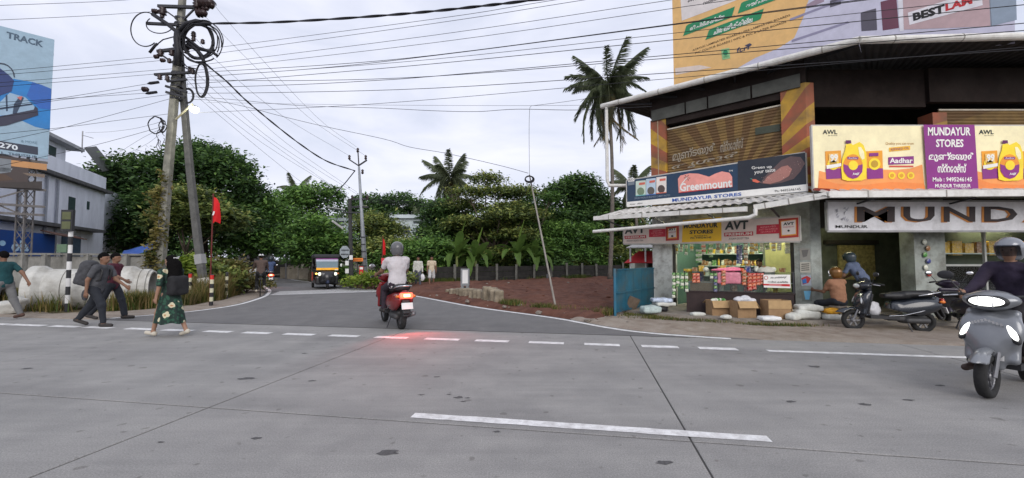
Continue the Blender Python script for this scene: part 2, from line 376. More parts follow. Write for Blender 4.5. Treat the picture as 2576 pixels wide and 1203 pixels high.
# ground sheet
xs = [-800, -300, -120, -60, -30, 0, 30, 60, 120, 300, 800]; ys = [-200, -60, -20, 0, 20, 40, 60, 90, 150, 400, 1500]
gv = [(x, y, -.16) for y in ys for x in xs]; nx = len(xs)
gf = [[j * nx + i, j * nx + i + 1, (j + 1) * nx + i + 1, (j + 1) * nx + i] for j in range(len(ys) - 1) for i in range(nx - 1)]
tag(npmesh('ground', gv, gf, m_earth, origin=None), None, None, kind='structure')
def inside(px, py, poly):
    r = np.zeros(px.shape, bool); n = len(poly)
    for i in range(n):
        x0, y0 = poly[i]; x1, y1 = poly[(i + 1) % n]
        c = ((y0 > py) != (y1 > py)) & (px < (x1 - x0) * (py - y0) / ((y1 - y0) or 1e-9) + x0); r ^= c
    return r
def edist(px, py, poly):
    d = np.full(px.shape, 1e9); n = len(poly)
    for i in range(n):
        a = np.array(poly[i], 'd'); b = np.array(poly[(i + 1) % n], 'd'); ab = b - a
        t = np.clip(((px - a[0]) * ab[0] + (py - a[1]) * ab[1]) / (ab @ ab), 0, 1); d = np.minimum(d, np.hypot(px - a[0] - t * ab[0], py - a[1] - t * ab[1]))
    return d
def patch(name, poly, res, zf, m, edge=.35, drop=.25):
    a = np.array(poly); lo = a.min(0) - res; hi = a.max(0) + res
    X, Y = np.meshgrid(np.arange(lo[0], hi[0], res), np.arange(lo[1], hi[1], res))
    ins = inside(X, Y, poly); d = np.where(ins, edist(X, Y, poly), 0)
    Z = zf(X, Y) - drop * (1 - np.clip(d / edge, 0, 1)) ** 2
    ny, nx_ = X.shape; id_ = np.arange(X.size).reshape(X.shape)
    q = np.stack([id_[:-1, :-1], id_[:-1, 1:], id_[1:, 1:], id_[1:, :-1]], -1); k = ins[:-1, :-1] | ins[:-1, 1:] | ins[1:, 1:] | ins[1:, :-1]
    q = q[k]; u, inv = np.unique(q, return_inverse=True)
    V = np.stack([X.ravel(), Y.ravel(), Z.ravel()], 1)[u]
    return tag(npmesh(name, V, inv.reshape(-1, 4), m, None, True, origin=None), None, None, kind='structure')
def nz(X, Y, sc, amp, seed=0): return amp * vnoise(np.stack([X * sc, Y * sc, X * 0 + seed * 7.3], -1), seed)
# main road: concrete slabs laid on a dark bed, joints open between them
mr = empty('main_road', (0, 0, 0), kind='structure')
MB().prism([UV(-60, -9, -.008), UV(40, -9, -.008), UV(40, 8.7, -.008), UV(-60, 8.7, -.008)], (0, 0, -.1)).build('road_bed', m_joint, mr)
def slab_mesh(w, l):
    mb = MB(); b = .012; g = .0085
    a = [(g, g), (l - g, g), (l - g, w - g), (g, w - g)]; c = [(g + b, g + b), (l - g - b, g + b), (l - g - b, w - g - b), (g + b, w - g - b)]
    vs = [(x, y, -.012) for x, y in a] + [(x, y, -.004) for x, y in a] + [(x, y, 0) for x, y in c]
    fs = [[8, 9, 10, 11]] + [[i, (i + 1) % 4, 4 + (i + 1) % 4, 4 + i] for i in range(4)] + [[4 + i, 4 + (i + 1) % 4, 8 + (i + 1) % 4, 8 + i] for i in range(4)]
    me = bpy.data.meshes.new('concrete_slab'); me.from_pydata(vs, [], fs); me.materials.append(m_conc); return me
for v0, v1 in ((-8.9, -4.4), (-4.4, -.2), (-.2, 3.77), (3.77, 8.7)):
    me = slab_mesh(v1 - v0, 4.65)
    for k in range(-9, 7):
        if v0 < -1 and not -3 < k < 3: continue
        o = bpy.data.objects.new('concrete_slab', me); COL.objects.link(o); o.parent = mr
        o.location = UV(-3.8 + 4.65 * k, v0); o.rotation_euler = (0, 0, UA)
rs = random.Random(3)
def strip(name, a, b, w, parent, m=m_white, z=.004, rag=.006):
    a = Vector(a); b = Vector(b); d = (b - a); n = max(2, int(d.length / .12)); s_ = Vector((-d.y, d.x, 0)).normalized() * (w / 2); vs = []
    for i in range(n + 1):
        p = a + d * (i / n); vs += [p + s_ + s_.normalized() * rs.uniform(-rag, rag), p - s_ + s_.normalized() * rs.uniform(-rag, rag)]
    for q in vs: q.z = z
    return MB().add(vs, [[2 * i, 2 * i + 1, 2 * i + 3, 2 * i + 2] for i in range(n)]).build(name, m, parent)
u0 = G(1035, 1040); u1 = G(1915, 1098)
strip('centre_dash', UV(-1.66, 3.92), UV(1.50, 3.92), .125, mr); strip('centre_dash', UV(6.0, 3.92), UV(9, 3.92), .125, mr)
for x0, x1 in ((-45, 32), (38, 122), (140, 210), (225, 290), (328, 395), (420, 492), (523, 588), (619, 686), (721, 795), (834, 906), (948, 1028), (1072, 1157), (1197, 1280), (1330, 1417), (1468, 1556), (1610, 1702), (1752, 1848)):
    def uat(x):
        r = (x - 1288) / F; lo, hi = -40., 30.
        for _ in range(40):
            mid = (lo + hi) / 2; p = UV(mid, 7.70)
            if p.x / max(p.y, .1) < r: lo = mid
            else: hi = mid
        return lo
    strip('edge_dash', UV(uat(x0), 7.70), UV(uat(x1), 7.70), .19, mr)
strip('edge_line', UV(uat(1921), 7.66), UV(14, 7.66), .14, mr)
for k in range(14): strip('edge_dash', UV(-14.6 - k * 1.1, 7.70), UV(-14.0 - k * 1.1, 7.70), .19, mr)
# oil and tar marks lying on the slabs
m_tar = mat('tar_mark', (.085, .083, .084), .85, var=.4, scale=30, world=True)
for x, y, r in ((622, 952, .11), (785, 958, .06), (766, 889, .05), (977, 1137, .09), (646, 1102, .05), (1099, 948, .05), (1153, 1000, .07), (1130, 992, .03), (1176, 1001, .03), (1060, 993, .04), (1670, 1163, .07), (2048, 922, .10), (1990, 1010, .06), (2172, 1017, .07), (2285, 1006, .06), (2366, 970, .07), (1165, 1010, .03), (68, 927, .08), (404, 1112, .03), (1250, 1086, .04), (1210, 1260, .05)):
    c = G(x, y, .003); n = 12; ph = rs.uniform(0, 6)
    MB().poly([c + Vector((math.cos(6.283 * i / n) * r * rs.uniform(.55, 1.2), math.sin(6.283 * i / n) * r * .55 * rs.uniform(.5, 1.2), 0)) for i in range(n)]).build('tar_mark', m_tar, mr)
# side road
LE = [UV(-11.75, 8.72), (-10.4, 11.0), (-9.55, 12.2), (-9.3, 13.9), (-9.9, 16.2), (-10.7, 18.2), (-12.6, 21.6), (-16.8, 27.4), (-24, 35), (-45, 52)]
RE = [UV(3.3, 8.72), (2.66, 9.03), (1.17, 11.1), (-1.14, 13.7), (-4.2, 18.1), (-6.5, 20.9), (-9.2, 23.6), (-14.7, 30.0), (-22, 38), (-42, 57)]
def spline(pts, n):
    p = [Vector((q[0], q[1], 0)) for q in pts]; p = [p[0] * 2 - p[1]] + p + [p[-1] * 2 - p[-2]]; out = []
    for i in range(1, len(p) - 2):
        for k in range(n):
            t = k / n; a, b, c, d = p[i - 1:i + 3]
            out.append(.5 * ((2 * b) + (c - a) * t + (2 * a - 5 * b + 4 * c - d) * t * t + (3 * b - a - 3 * c + d) * t ** 3))
    return out + [p[-2]]
le = spline(LE, 8); re_ = spline(RE, 8); n = len(le); vs = []
for a, b in zip(le, re_):
    for k in range(9): q = a.lerp(b, k / 8); vs.append((q.x, q.y, .0))
sr = npmesh('side_road', vs, [[i * 9 + k, i * 9 + k + 1, (i + 1) * 9 + k + 1, (i + 1) * 9 + k] for i in range(n - 1) for k in range(8)], m_asph, origin=None)
tag(sr, None, None, kind='structure')
def ribbon(name, pts, w, off, parent, z=.005, m=m_white):
    vs = []
    for i, p in enumerate(pts):
        d = (pts[min(i + 1, len(pts) - 1)] - pts[max(i - 1, 0)]).normalized(); s_ = Vector((-d.y, d.x, 0))
        vs += [p + s_ * (off - w / 2 + rs.uniform(-.008, .008)), p + s_ * (off + w / 2 + rs.uniform(-.008, .008))]
    for q in vs: q.z = z
    return MB().add(vs, [[2 * i, 2 * i + 1, 2 * i + 3, 2 * i + 2] for i in range(len(pts) - 1)]).build(name, m, parent)
ribbon('edge_line', le[6:62], .13, -.16, sr); ribbon('edge_line', re_[2:60], .13, .16, sr)
for k in range(6):           # white rumble strips across the side road
    t = k * .42; a = Vector((-10.35 - .30 * t, 18.15 + .85 * t, 0)); b = Vector((-6.0 - .85 * t, 20.35 + .72 * t, 0))
    strip('rumble_strip', a, b, .2 if k else .26, sr, z=.006)
# shoulders and soil
def sandz(X, Y): return .012 + nz(X, Y, 1.2, .02, 1) + nz(X, Y, 5, .008, 2)
lsh = [tuple(UV(-60, 8.68)[:2]), tuple(UV(-11.9, 8.68)[:2]), (-10.5, 11.0), (-9.65, 12.2), (-9.4, 13.9), (-10.0, 16.2), (-10.8, 18.2), (-12.6, 21.5), (-13.6, 21.0), (-11.7, 18.0), (-10.9, 16.0), (-10.6, 14.0), (-11.2, 12.6), (-13.0, 11.9), tuple(UV(-16, 10.0)[:2]), tuple(UV(-60, 10.0)[:2])]
patch('sand_shoulder_left', lsh, .14, sandz, m_sand, .12, .05)
rsh = [tuple(UV(3.2, 8.68)[:2]), (2.75, 9.1), (2.2, 9.75), (1.5, 10.8), (2.6, 12.4), (3.4, 12.3), (6, 10.6), (9, 10.2), (18, 10), (18, 5.0), tuple(UV(16, 8.68)[:2])]
patch('sand_shoulder_right', rsh, .12, lambda X, Y: sandz(X, Y) + .03 * np.clip((X * .1729 + Y * .985 - 9.6), 0, 1), m_sand, .10, .06)
lot = [(2.45, 9.45), (1.35, 11.1), (-.95, 13.85), (-4.0, 18.3), (-6.2, 21.1), (-8.9, 24.0), (-10, 26.5), (-5, 27.6), (10, 37.2), (16, 36), (9, 17), (4.4, 13.6), (3.1, 12.1), (2.3, 10.6)]
def soilz(X, Y):
    dist = np.clip((X + 1.2 + (Y - 13.7) * .72) * .5, 0, 1)
    return .02 + .10 * dist + nz(X, Y, .7, .06, 3) + nz(X, Y, 2.1, .06, 4) * dist + nz(X, Y, 5, .035, 5) + np.abs(nz(X, Y, 3.1, .07, 8)) * dist
patch('red_soil_lot', lot, .13, soilz, m_red, .30, .16)
lv = [tuple(UV(-60, 9.9)[:2]), tuple(UV(-16, 9.8)[:2]), (-12.9, 11.8), (-11.0, 12.5), (-10.4, 14.0), (-10.7, 16.2), (-11.6, 18.2), (-13.5, 21.5), (-18, 27.5), (-30, 33), (-60, 33)]
m_verge = ground_mat('verge_earth', [(.09, .075, .04), (.06, .065, .025), (.14, .11, .065)], [1.2, 3.2], .95, .8, 30, None, .4)
patch('grass_verge', lv, .25, lambda X, Y: .02 + nz(X, Y, .9, .05, 6) + nz(X, Y, 3, .03, 7), m_verge, .3, .12)
# loose stones along the soil edge
ms = mat('rubble_stone', (.22, .19, .16), .9, var=.35, scale=9, bump=.5, bscale=30)
for i in range(60):
    t = rs.random(); k = min(int(t * 4), 3); a = [(2.1, 9.9), (.9, 11.7), (-1.1, 14.2), (-4.1, 18.6), (-6, 21.2)][k:k + 2]; f = t * 4 - k
    x = a[0][0] + (a[1][0] - a[0][0]) * f + rs.uniform(-.1, .9); y = a[0][1] + (a[1][1] - a[0][1]) * f + rs.uniform(-.2, .7); r = rs.uniform(.03, .10)
    mb = MB(); mb.ell((x, y, .02 + r * .25), (r, r * rs.uniform(.6, 1), r * .55), RZ(rs.uniform(0, 3)), 7, 5)
    mb.v = [(a_ + rs.uniform(-.2, .2) * r, b_ + rs.uniform(-.2, .2) * r, c_ + rs.uniform(-.15, .15) * r) for a_, b_, c_ in mb.v]
    tag(mb.build('loose_stone', ms), 'small loose stone on the edge of the red soil lot', 'stone', 'loose stones along the lot edge')

for i in range(40):
    x = rs.uniform(-3, 5.5); y = rs.uniform(14.5, 27); r = rs.uniform(.03, .09)
    if x < -1.1 - (y - 13.7) * .62 or (x > 3.6 and y < 15): continue
    mb = MB(); mb.ell((0, 0, r * .2), (r, r * rs.uniform(.5, 1), r * .5), RZ(rs.uniform(0, 3)), 7, 5); z = float(soilz(np.array([[x]]), np.array([[y]]))[0, 0])
    mb.v = [(a_ + x + rs.uniform(-.2, .2) * r, b_ + y + rs.uniform(-.2, .2) * r, c_ + z) for a_, b_, c_ in mb.v]
    tag(mb.build('soil_clod', m_red if i % 3 else ms), ('clod of red earth' if i % 3 else 'pale stone') + ' lying out on the open soil lot', 'clod' if i % 3 else 'stone', 'clods on the soil lot')
# ------------------------------------------------------------------ corner shop building
R0 = Vector((7.52, 10.6, 0)); WD = Vector((-.7306, .6828, 0)); WN = Vector((-.6828, -.7306, 0))
def Wg(t, o, z): q = R0 + WD * t + WN * o; q.z = z; return q
def wbox(mb, t0, t1, o0, o1, z0, z1):
    return mb.prism([Wg(t0, o0, z0), Wg(t1, o0, z0), Wg(t1, o1, z0), Wg(t0, o1, z0)], (0, 0, z1 - z0))
def xbox(mb, x0, x1, y0, y1, z0, z1): return mb.box(((x0 + x1) / 2, (y0 + y1) / 2, (z0 + z1) / 2), (abs(x1 - x0) / 2, abs(y1 - y0) / 2, abs(z1 - z0) / 2))
m_wallg = mat('weathered_plaster', (.34, .37, .34), .9, var=.2, scale=3, bump=.3, bscale=40, dirt=(.10, .09, .07), damt=.8, dscale=2.2)
m_wallw = mat('peeling_white_wall', (.55, .57, .54), .9, var=.12, scale=4, bump=.3, bscale=30, dirt=(.10, .08, .06), damt=.9, dscale=2.6)
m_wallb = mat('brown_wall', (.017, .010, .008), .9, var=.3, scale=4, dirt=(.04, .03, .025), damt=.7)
m_greenin = mat('green_shop_wall', (.10, .19, .15), .7, var=.15, scale=4)
m_dark = mat('dark_interior', (.045, .042, .035), .9, var=.3, scale=3)
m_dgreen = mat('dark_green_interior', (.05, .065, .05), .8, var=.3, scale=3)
m_slab = mat('platform_concrete', (.26, .235, .20), .9, var=.2, scale=5, bump=.4, bscale=40, dirt=(.12, .08, .055), damt=.7, dscale=2)
m_pvc = mat('white_pvc', (.70, .69, .65), .45, var=.08, scale=5, dirt=(.30, .27, .22), damt=.5, dscale=4)
m_sheet = mat('painted_roof_sheet', (.60, .585, .55), .6, var=.15, scale=6, dirt=(.12, .10, .08), damt=.85, dscale=5)
m_roofd = mat('dark_roof_sheet', (.035, .03, .028), .8, var=.4, scale=5)
m_steel = mat('grey_steel', (.22, .22, .23), .5, .6, var=.2, scale=8)
m_darkst = mat('dark_steel', (.05, .05, .055), .5, .5, var=.25, scale=8)
m_shelf = mat('shelf_board', (.42, .50, .46), .6, var=.1)
def raymat(name, ca, cb, dirt, damt):
    m = bpy.data.materials.new(name); m.use_nodes = True; t = m.node_tree; N = t.nodes; K = t.links.new; b = N['Principled BSDF']; b.inputs['Roughness'].default_value = .7
    pos = N.new('ShaderNodeNewGeometry').outputs['Position']
    def dot(v):
        d = N.new('ShaderNodeVectorMath'); d.operation = 'DOT_PRODUCT'; K(pos, d.inputs[0]); d.inputs[1].default_value = v; return d.outputs['Value']
    def mth(op, a, bb=None):
        n_ = N.new('ShaderNodeMath'); n_.operation = op
        for i, q in ((0, a), (1, bb)):
            if q is None: continue
            if isinstance(q, (int, float)): n_.inputs[i].default_value = q
            else: K(q, n_.inputs[i])
        return n_.outputs[0]
    c = Wg(1.75, 0, 3.45); s_ = mth('SUBTRACT', dot(tuple(-WD)), c.dot(-WD)); z_ = mth('SUBTRACT', dot((0, 0, 1)), c.z)
    a = mth('ARCTAN2', z_, s_); fr = mth('FRACT', mth('MULTIPLY', a, 4.2)); st = mth('GREATER_THAN', fr, .5)
    mx = N.new('ShaderNodeMix'); mx.data_type = 'RGBA'; K(st, mx.inputs[0]); mx.inputs[6].default_value = (*ca, 1); mx.inputs[7].default_value = (*cb, 1)
    n2 = N.new('ShaderNodeTexNoise'); n2.inputs['Scale'].default_value = 2.5; n2.inputs['Detail'].default_value = 8; K(pos, n2.inputs[0])
    r2 = N.new('ShaderNodeValToRGB'); r2.color_ramp.elements[0].position = .38; r2.color_ramp.elements[1].position = .7; r2.color_ramp.elements[1].color = (damt,) * 3 + (1,); K(n2.outputs[0], r2.inputs[0])
    m2 = N.new('ShaderNodeMix'); m2.data_type = 'RGBA'; K(r2.outputs[0], m2.inputs[0]); K(mx.outputs[2], m2.inputs[6]); m2.inputs[7].default_value = (*dirt, 1); K(m2.outputs[2], b.inputs['Base Color'])
    return m
m_ray = raymat('sunburst_paint', (.55, .32, .035), (.36, .10, .05), (.14, .085, .045), .8)
m_shut = raymat('sunburst_shutter', (.25, .155, .05), (.15, .08, .03), (.12, .075, .03), .75)
# raised platform
plat = [(3.0, 12.0), (3.99, 10.95), (5.72, 9.85), (7.7, 9.62), (9, 9.5), (17, 9.05), (17, 20), (9, 18), (4.2, 14.2)]
tag(MB().prism([(x, y, -.15) for x, y in plat], (0, 0, .25)).build('shop_platform', m_slab, origin=None), None, None, kind='structure')
sb = empty('shop_building', (9, 13, .1), 'two storey corner shop building with rolling shutters and overhanging metal roof', 'building')
# ground floor walls and pillars
mb = MB(); wbox(mb, 3.54, 4.16, 0, -.4, .1, 3.05); mb.build('pillar', m_wallw, sb)
mb = MB(); mb.prism([Wg(.36, 0, .1), Wg(0, 0, .1), Vector((7.78, 10.6, .1)), Vector((7.78, 11.0, .1)), Wg(.36, -.45, .1)], (0, 0, 2.95)); mb.build('pillar', m_wallg, sb)
mb = MB(); wbox(mb, .36, 3.54, -.02, -.35, 2.62, 3.05); mb.build('lintel', m_wallg, sb)
mb = MB(); wbox(mb, .2, 3.9, -2.5, -2.6, .1, 2.8); mb.build('back_wall', m_greenin, sb)
mb = MB(); wbox(mb, 3.58, 3.68, -.42, -2.5, .1, 2.8); mb.build('side_wall', m_greenin, sb)
mb = MB(); wbox(mb, .2, .3, -.47, -2.5, .1, 2.8); mb.build('side_wall', m_greenin, sb)
mb = MB(); wbox(mb, -.2, 4.16, -.36, -2.7, 2.82, 3.0); mb.build('ceiling', m_greenin, sb)
mb = MB(); wbox(mb, 3.46, 3.53, -.05, -.12, .1, 2.6); mb.build('door_frame', m_dark, sb)
mb = MB(); wbox(mb, .37, .45, -.05, -.12, .1, 2.6); mb.build('door_frame', m_dark, sb)
for z in (.95, 1.28, 1.68): mb = MB(); wbox(mb, .4, 3.5, -2.05, -2.49, z, z + .03); mb.build('shelf', m_shelf, sb)
mb = MB(); xbox(mb, 10.12, 10.9, 10.6, 11.0, .1, 3.05); mb.build('pillar', m_wallg, sb)
mb = MB(); xbox(mb, 7.8, 10.1, 10.65, 10.95, 2.32, 3.05); mb.build('lintel', m_dark, sb)
mb = MB(); xbox(mb, 10.92, 16.5, 10.65, 10.95, 2.45, 3.05); mb.build('lintel', m_dark, sb)
mb = MB(); xbox(mb, 7.8, 7.9, 11.0, 12.99, .1, 3.0); mb.build('side_wall', mat('yellow_green_wall', (.42, .40, .16), .8), sb)
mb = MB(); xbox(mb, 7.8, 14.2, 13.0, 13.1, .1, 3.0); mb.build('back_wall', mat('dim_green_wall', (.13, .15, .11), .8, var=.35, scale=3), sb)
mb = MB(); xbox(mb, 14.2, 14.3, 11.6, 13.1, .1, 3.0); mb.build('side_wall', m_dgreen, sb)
mb = MB(); xbox(mb, 16.5, 16.7, 10.6, 16, .1, 6.4); mb.build('side_wall', m_wallg, sb)
mb = MB(); xbox(mb, 7.8, 16.5, 11, 14.4, 3.0, 3.05); mb.build('ceiling', m_dark, sb)
mb = MB(); xbox(mb, 10.92, 16.5, 10.68, 10.92, .1, .55); mb.build('window_base', m_wallg, sb)
for x in (12.0, 13.3): mb = MB(); xbox(mb, x, x + .05, 10.7, 10.76, .55, 2.45); mb.build('window_mullion', mat('pale_frame', (.35, .36, .34), .5), sb)
mb = MB(); xbox(mb, 10.92, 16.5, 10.7, 10.76, 1.34, 1.39); mb.build('window_rail', MATS['pale_frame'], sb)
for x0, x1 in ((10.93, 11.99), (12.06, 13.29), (13.36, 16.4)):
    mb = MB(); xbox(mb, x0, x1, 10.72, 10.728, .56, 1.33); mb.build('window_pane', glass('shop_glass'), sb)
for z in (.85, 1.65): mb = MB(); xbox(mb, 10.92, 16.4, 11.0, 11.35, z, z + .03); mb.build('shelf', m_shelf, sb)
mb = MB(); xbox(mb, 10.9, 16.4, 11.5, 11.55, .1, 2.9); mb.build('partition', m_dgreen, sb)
mb = MB(); xbox(mb, 10.0, 11.1, 12.9, 12.96, .9, 1.95); mb.build('patterned_curtain', mat('patterned_cloth', (.42, .36, .14), .8, var=.5, scale=14), sb)
mb = MB(); xbox(mb, 9.6, 11.2, 12.85, 12.98, 1.98, 2.1); mb.build('curtain_rail', m_dark, sb)
# floor slab between storeys and upper walls
mb = MB(); mb.prism([Wg(4.2, .1, 3.06), Wg(0, .1, 3.06), V3(7.6, 10.5, 3.06), V3(16.6, 10.5, 3.06), V3(16.6, 15, 3.06), V3(7.4, 15, 3.06)], (0, 0, .14)); mb.build('floor_slab', m_wallg, sb)
mb = MB(); wbox(mb, 3.66, 4.16, 0, -.35, 3.2, 6.0); mb.build('painted_pillar', m_ray, sb)
mb = MB(); wbox(mb, 3.90, 3.93, .004, 0, 3.2, 6.0); mb.build('pipe_chase', mat('pale_line', (.4, .3, .2), .8), sb)
mb = MB(); mb.prism([Wg(.55, 0, 3.2), Wg(0, 0, 3.2), V3(7.75, 10.62, 3.2), V3(7.75, 11.0, 3.2), Wg(.55, -.4, 3.2)], (0, 0, 2.85)); mb.build('painted_pillar', m_ray, sb)
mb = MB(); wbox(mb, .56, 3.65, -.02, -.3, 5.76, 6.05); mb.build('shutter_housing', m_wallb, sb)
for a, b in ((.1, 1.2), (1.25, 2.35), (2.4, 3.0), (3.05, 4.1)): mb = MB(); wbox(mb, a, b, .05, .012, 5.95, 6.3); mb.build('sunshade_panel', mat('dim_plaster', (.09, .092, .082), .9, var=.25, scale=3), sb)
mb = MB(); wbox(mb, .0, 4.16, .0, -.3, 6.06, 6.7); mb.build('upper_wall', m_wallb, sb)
# rolling shutter, slat by slat
def shutter(t0, t1, o, z0, z1, fn, pitch=.085, rail=True):
    root = empty('roller_shutter', WL[sb.name]); root.parent = sb; root.location = (0, 0, 0); WL[root.name] = WL[sb.name].copy()
    nS = int((z1 - z0) / pitch); prof = [(0, 0), (.012, .012), (.018, .035), (.014, .06), (0, .082), (-.006, .082), (-.006, 0)]
    for i in range(nS):
        a = [fn(t0, o + d, z0 + i * pitch + z) for d, z in prof]; b = [fn(t1, o + d, z0 + i * pitch + z) for d, z in prof]; n_ = len(prof)
        MB().add(a + b, [[k, (k + 1) % n_, n_ + (k + 1) % n_, n_ + k] for k in range(n_)] + [list(range(n_)), list(range(n_, 2 * n_))[::-1]]).build('slat', m_shut, root)
    if rail:
        a = [fn(t0, o + d, z0 + nS * pitch + z) for d, z in ((0, 0), (.03, 0), (.03, .04), (0, .04))]; b = [fn(t1, o + d, z0 + nS * pitch + z) for d, z in ((0, 0), (.03, 0), (.03, .04), (0, .04))]
        MB().add(a + b, [[k, (k + 1) % 4, 4 + (k + 1) % 4, 4 + k] for k in range(4)] + [[0, 1, 2, 3], [7, 6, 5, 4]]).build('rail', mat('pale_rail', (.55, .5, .4), .5), root)
    return root
mb = MB(); wbox(mb, .2, 4.0, -.42, -.5, 3.2, 6.05); mb.build('back_wall', m_dark, sb)
shutter(.56, 3.65, -.1, 3.22, 5.68, Wg)
Xf = lambda x, o, z: Vector((x, 10.9 - o, z))
shutter(11.25, 16.4, -.05, 3.22, 5.5, Xf)
pl = Plane(Wg(0, -.078, 0), WN, sb)
m_graf = mat('faded_white_paint', (.34, .29, .22), .8)
pl.text('മുണ്ടയൂർ', [(1692, 382), (1800, 358), (1800, 385), (1692, 412)], m_graf, 1, .02); pl.text('സ്റ്റോഴ്സ്', [(1812, 357), (1870, 345), (1870, 372), (1812, 385)], m_graf, 1, .02)
pl.text('തൃശൂർ', [(1690, 415), (1860, 380), (1860, 398), (1690, 432)], m_graf, 1, .01); pl.poly([(1900, 322), (1962, 312), (1962, 330), (1900, 340)], mat('dark_paint', (.06, .07, .05), .7), 1, 'stencil_patch')
mb = MB(); xbox(mb, 10.85, 11.22, 10.7, 11.1, 3.2, 5.3); mb.build('painted_pillar', m_ray, sb)
mb = MB(); xbox(mb, 7.78, 16.5, 12.6, 12.7, 3.2, 6.5); mb.build('back_wall', m_dark, sb)
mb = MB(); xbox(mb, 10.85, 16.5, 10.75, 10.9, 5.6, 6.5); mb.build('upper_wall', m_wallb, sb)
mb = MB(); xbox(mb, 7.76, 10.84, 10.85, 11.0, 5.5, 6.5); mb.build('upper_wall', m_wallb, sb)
mb = MB(); xbox(mb, 7.80, 10.84, 10.72, 10.76, 4.78, 4.82); [mb.beam((x, 10.74, 3.2), (x, 10.74, 4.8), .03, .03) for x in (7.85, 8.9, 9.9, 10.8)]; mb.build('balcony_rail', mat('teal_rail', (.06, .14, .13), .5), sb)
# roof sheets (corrugated) with gutters
def corr(mb, A, B, Cc, D, n, amp):     # A-B front edge, D-C back edge, ridges run front to back
    A, B, Cc, D = map(Vector, (A, B, Cc, D)); m = n * 4; vs = []
    nn = (B - A).cross(D - A).normalized(); nn = nn if nn.z > 0 else -nn
    for i in range(m + 1):
        t = i / m; h = amp * (0, 1, 1, 0)[i % 4]
        for j in range(3):
            s_ = j / 2; q = (A.lerp(B, t)).lerp(D.lerp(Cc, t), s_); vs.append(q + nn * h)
    k = len(vs); vs += [v - nn * .004 for v in vs]
    for i in range(m):
        for j in range(2):
            a = i * 3 + j; mb.add([], []); mb.f.append([a, a + 3, a + 4, a + 1]); mb.mi.append(0); mb.f.append([k + a, k + a + 1, k + a + 4, k + a + 3]); mb.mi.append(0)
        a = i * 3; mb.f.append([a + 3, a, k + a, k + a + 3]); mb.mi.append(0)
    mb.v.extend([tuple(v) for v in vs]); return mb
E1 = V3(3.2, 14.0, 6.78); E2 = V3(8.0, 9.5, 6.55); E3 = V3(17, 9.2, 6.6); bk = V3(.6828 * 5, .7306 * 5, .5)
roof = corr(MB(), E1, E2, E2 + bk, E1 + bk, 34, .03).build('roof', m_roofd, sb)
roof2 = corr(MB(), E2 + V3(.01, 0, 0), E3, V3(17, 18, 7.3), V3(11.43, 13.2, 7.04), 40, .03).build('roof', m_roofd, sb)
def gutter(a, b, r, nj, name='gutter', par=sb, m=m_pvc):
    a = Vector(a); b = Vector(b); g = MB().tube([a, b], r, 12).build(name, m, par)
    for i in range(nj):
        t = (i + .5) / nj; q = a.lerp(b, t); d = (b - a).normalized()
        MB().tube([q - d * .012, q + d * .012], r + .006, 12).build('pipe_joint', mat('joint_grey', (.3, .28, .25), .6), g)
    return g
gutter(E1 + V3(-.15, .12, -.06), E2 + V3(-.05, -.08, -.02), .085, 5); gutter(E2 + V3(-.05, -.08, -.02), E3 + V3(0, -.08, 0), .085, 6)
MB().tube([V3(3.19, 14.0, 6.7), V3(3.19, 14.0, 4.15), V3(3.25, 13.97, 3.98), V3(3.75, 13.7, 3.93)], .055, 10).build('downpipe', m_pvc, sb)
for i in range(6):
    t = i / 5.0; MB().beam(E1.lerp(E2, t) + V3(.05, .05, -.06), Wg(4.1 - 4.1 * t, 0, 6.55), .05, .06).build('roof_bracket', m_darkst, sb)
# awning above the counter
aw = corr(MB(), Wg(5.30, 1.42, 2.84), Wg(-.60, 1.42, 2.90), Wg(-.10, .50, 3.12), Wg(4.85, .50, 3.12), 26, .03).build('awning', m_sheet, sb)
aw2 = corr(MB(), V3(7.05, 9.38, 2.98), V3(17, 9.1, 3.02), V3(17, 10.4, 3.3), V3(7.3, 10.4, 3.3), 38, .03).build('awning', m_sheet, sb)
def bgut(a, b, h, nj):
    a = Vector(a); b = Vector(b); g = MB().beam(a, b, .11, h).build('gutter', m_pvc, sb)
    for i in range(nj):
        q = a.lerp(b, (i + .5) / nj); d = (b - a).normalized(); MB().beam(q - d * .012, q + d * .012, .125, h + .012).build('pipe_joint', MATS['joint_grey'], g)
bgut(Wg(5.36, 1.50, 2.80), Wg(1.05, 1.50, 2.74), .12, 4); bgut(Wg(.90, 1.5, 2.76), V3(6.98, 9.28, 2.93), .13, 3); bgut(V3(6.98, 9.26, 2.94), V3(17, 8.98, 2.98), .14, 6)
MB().tube([Wg(5.36, 1.56, 2.38), Wg(1.0, 1.56, 2.52), Wg(.86, 1.55, 2.58), Wg(.86, 1.53, 2.72)], .05, 10).build('downpipe', m_pvc, sb)
MB().prism([V3(7.0, 9.75, 3.12), V3(7.75, 9.7, 3.05), V3(7.5, 10.2, 3.34)], (0, 0, .01)).build('flashing', mat('red_flashing', C(110, 25, 22), .6), sb)
for t in (5.1, 3.6, 2.1, .6): MB().beam(Wg(t, .02, 2.55), Wg(t, 1.4, 2.78), .035, .035).build('awning_bracket', m_darkst, sb)
for x in (8.2, 10.4, 12.6, 14.8): MB().beam((x, 10.58, 2.75), (x, 9.4, 2.9), .035, .035).build('awning_bracket', m_darkst, sb)
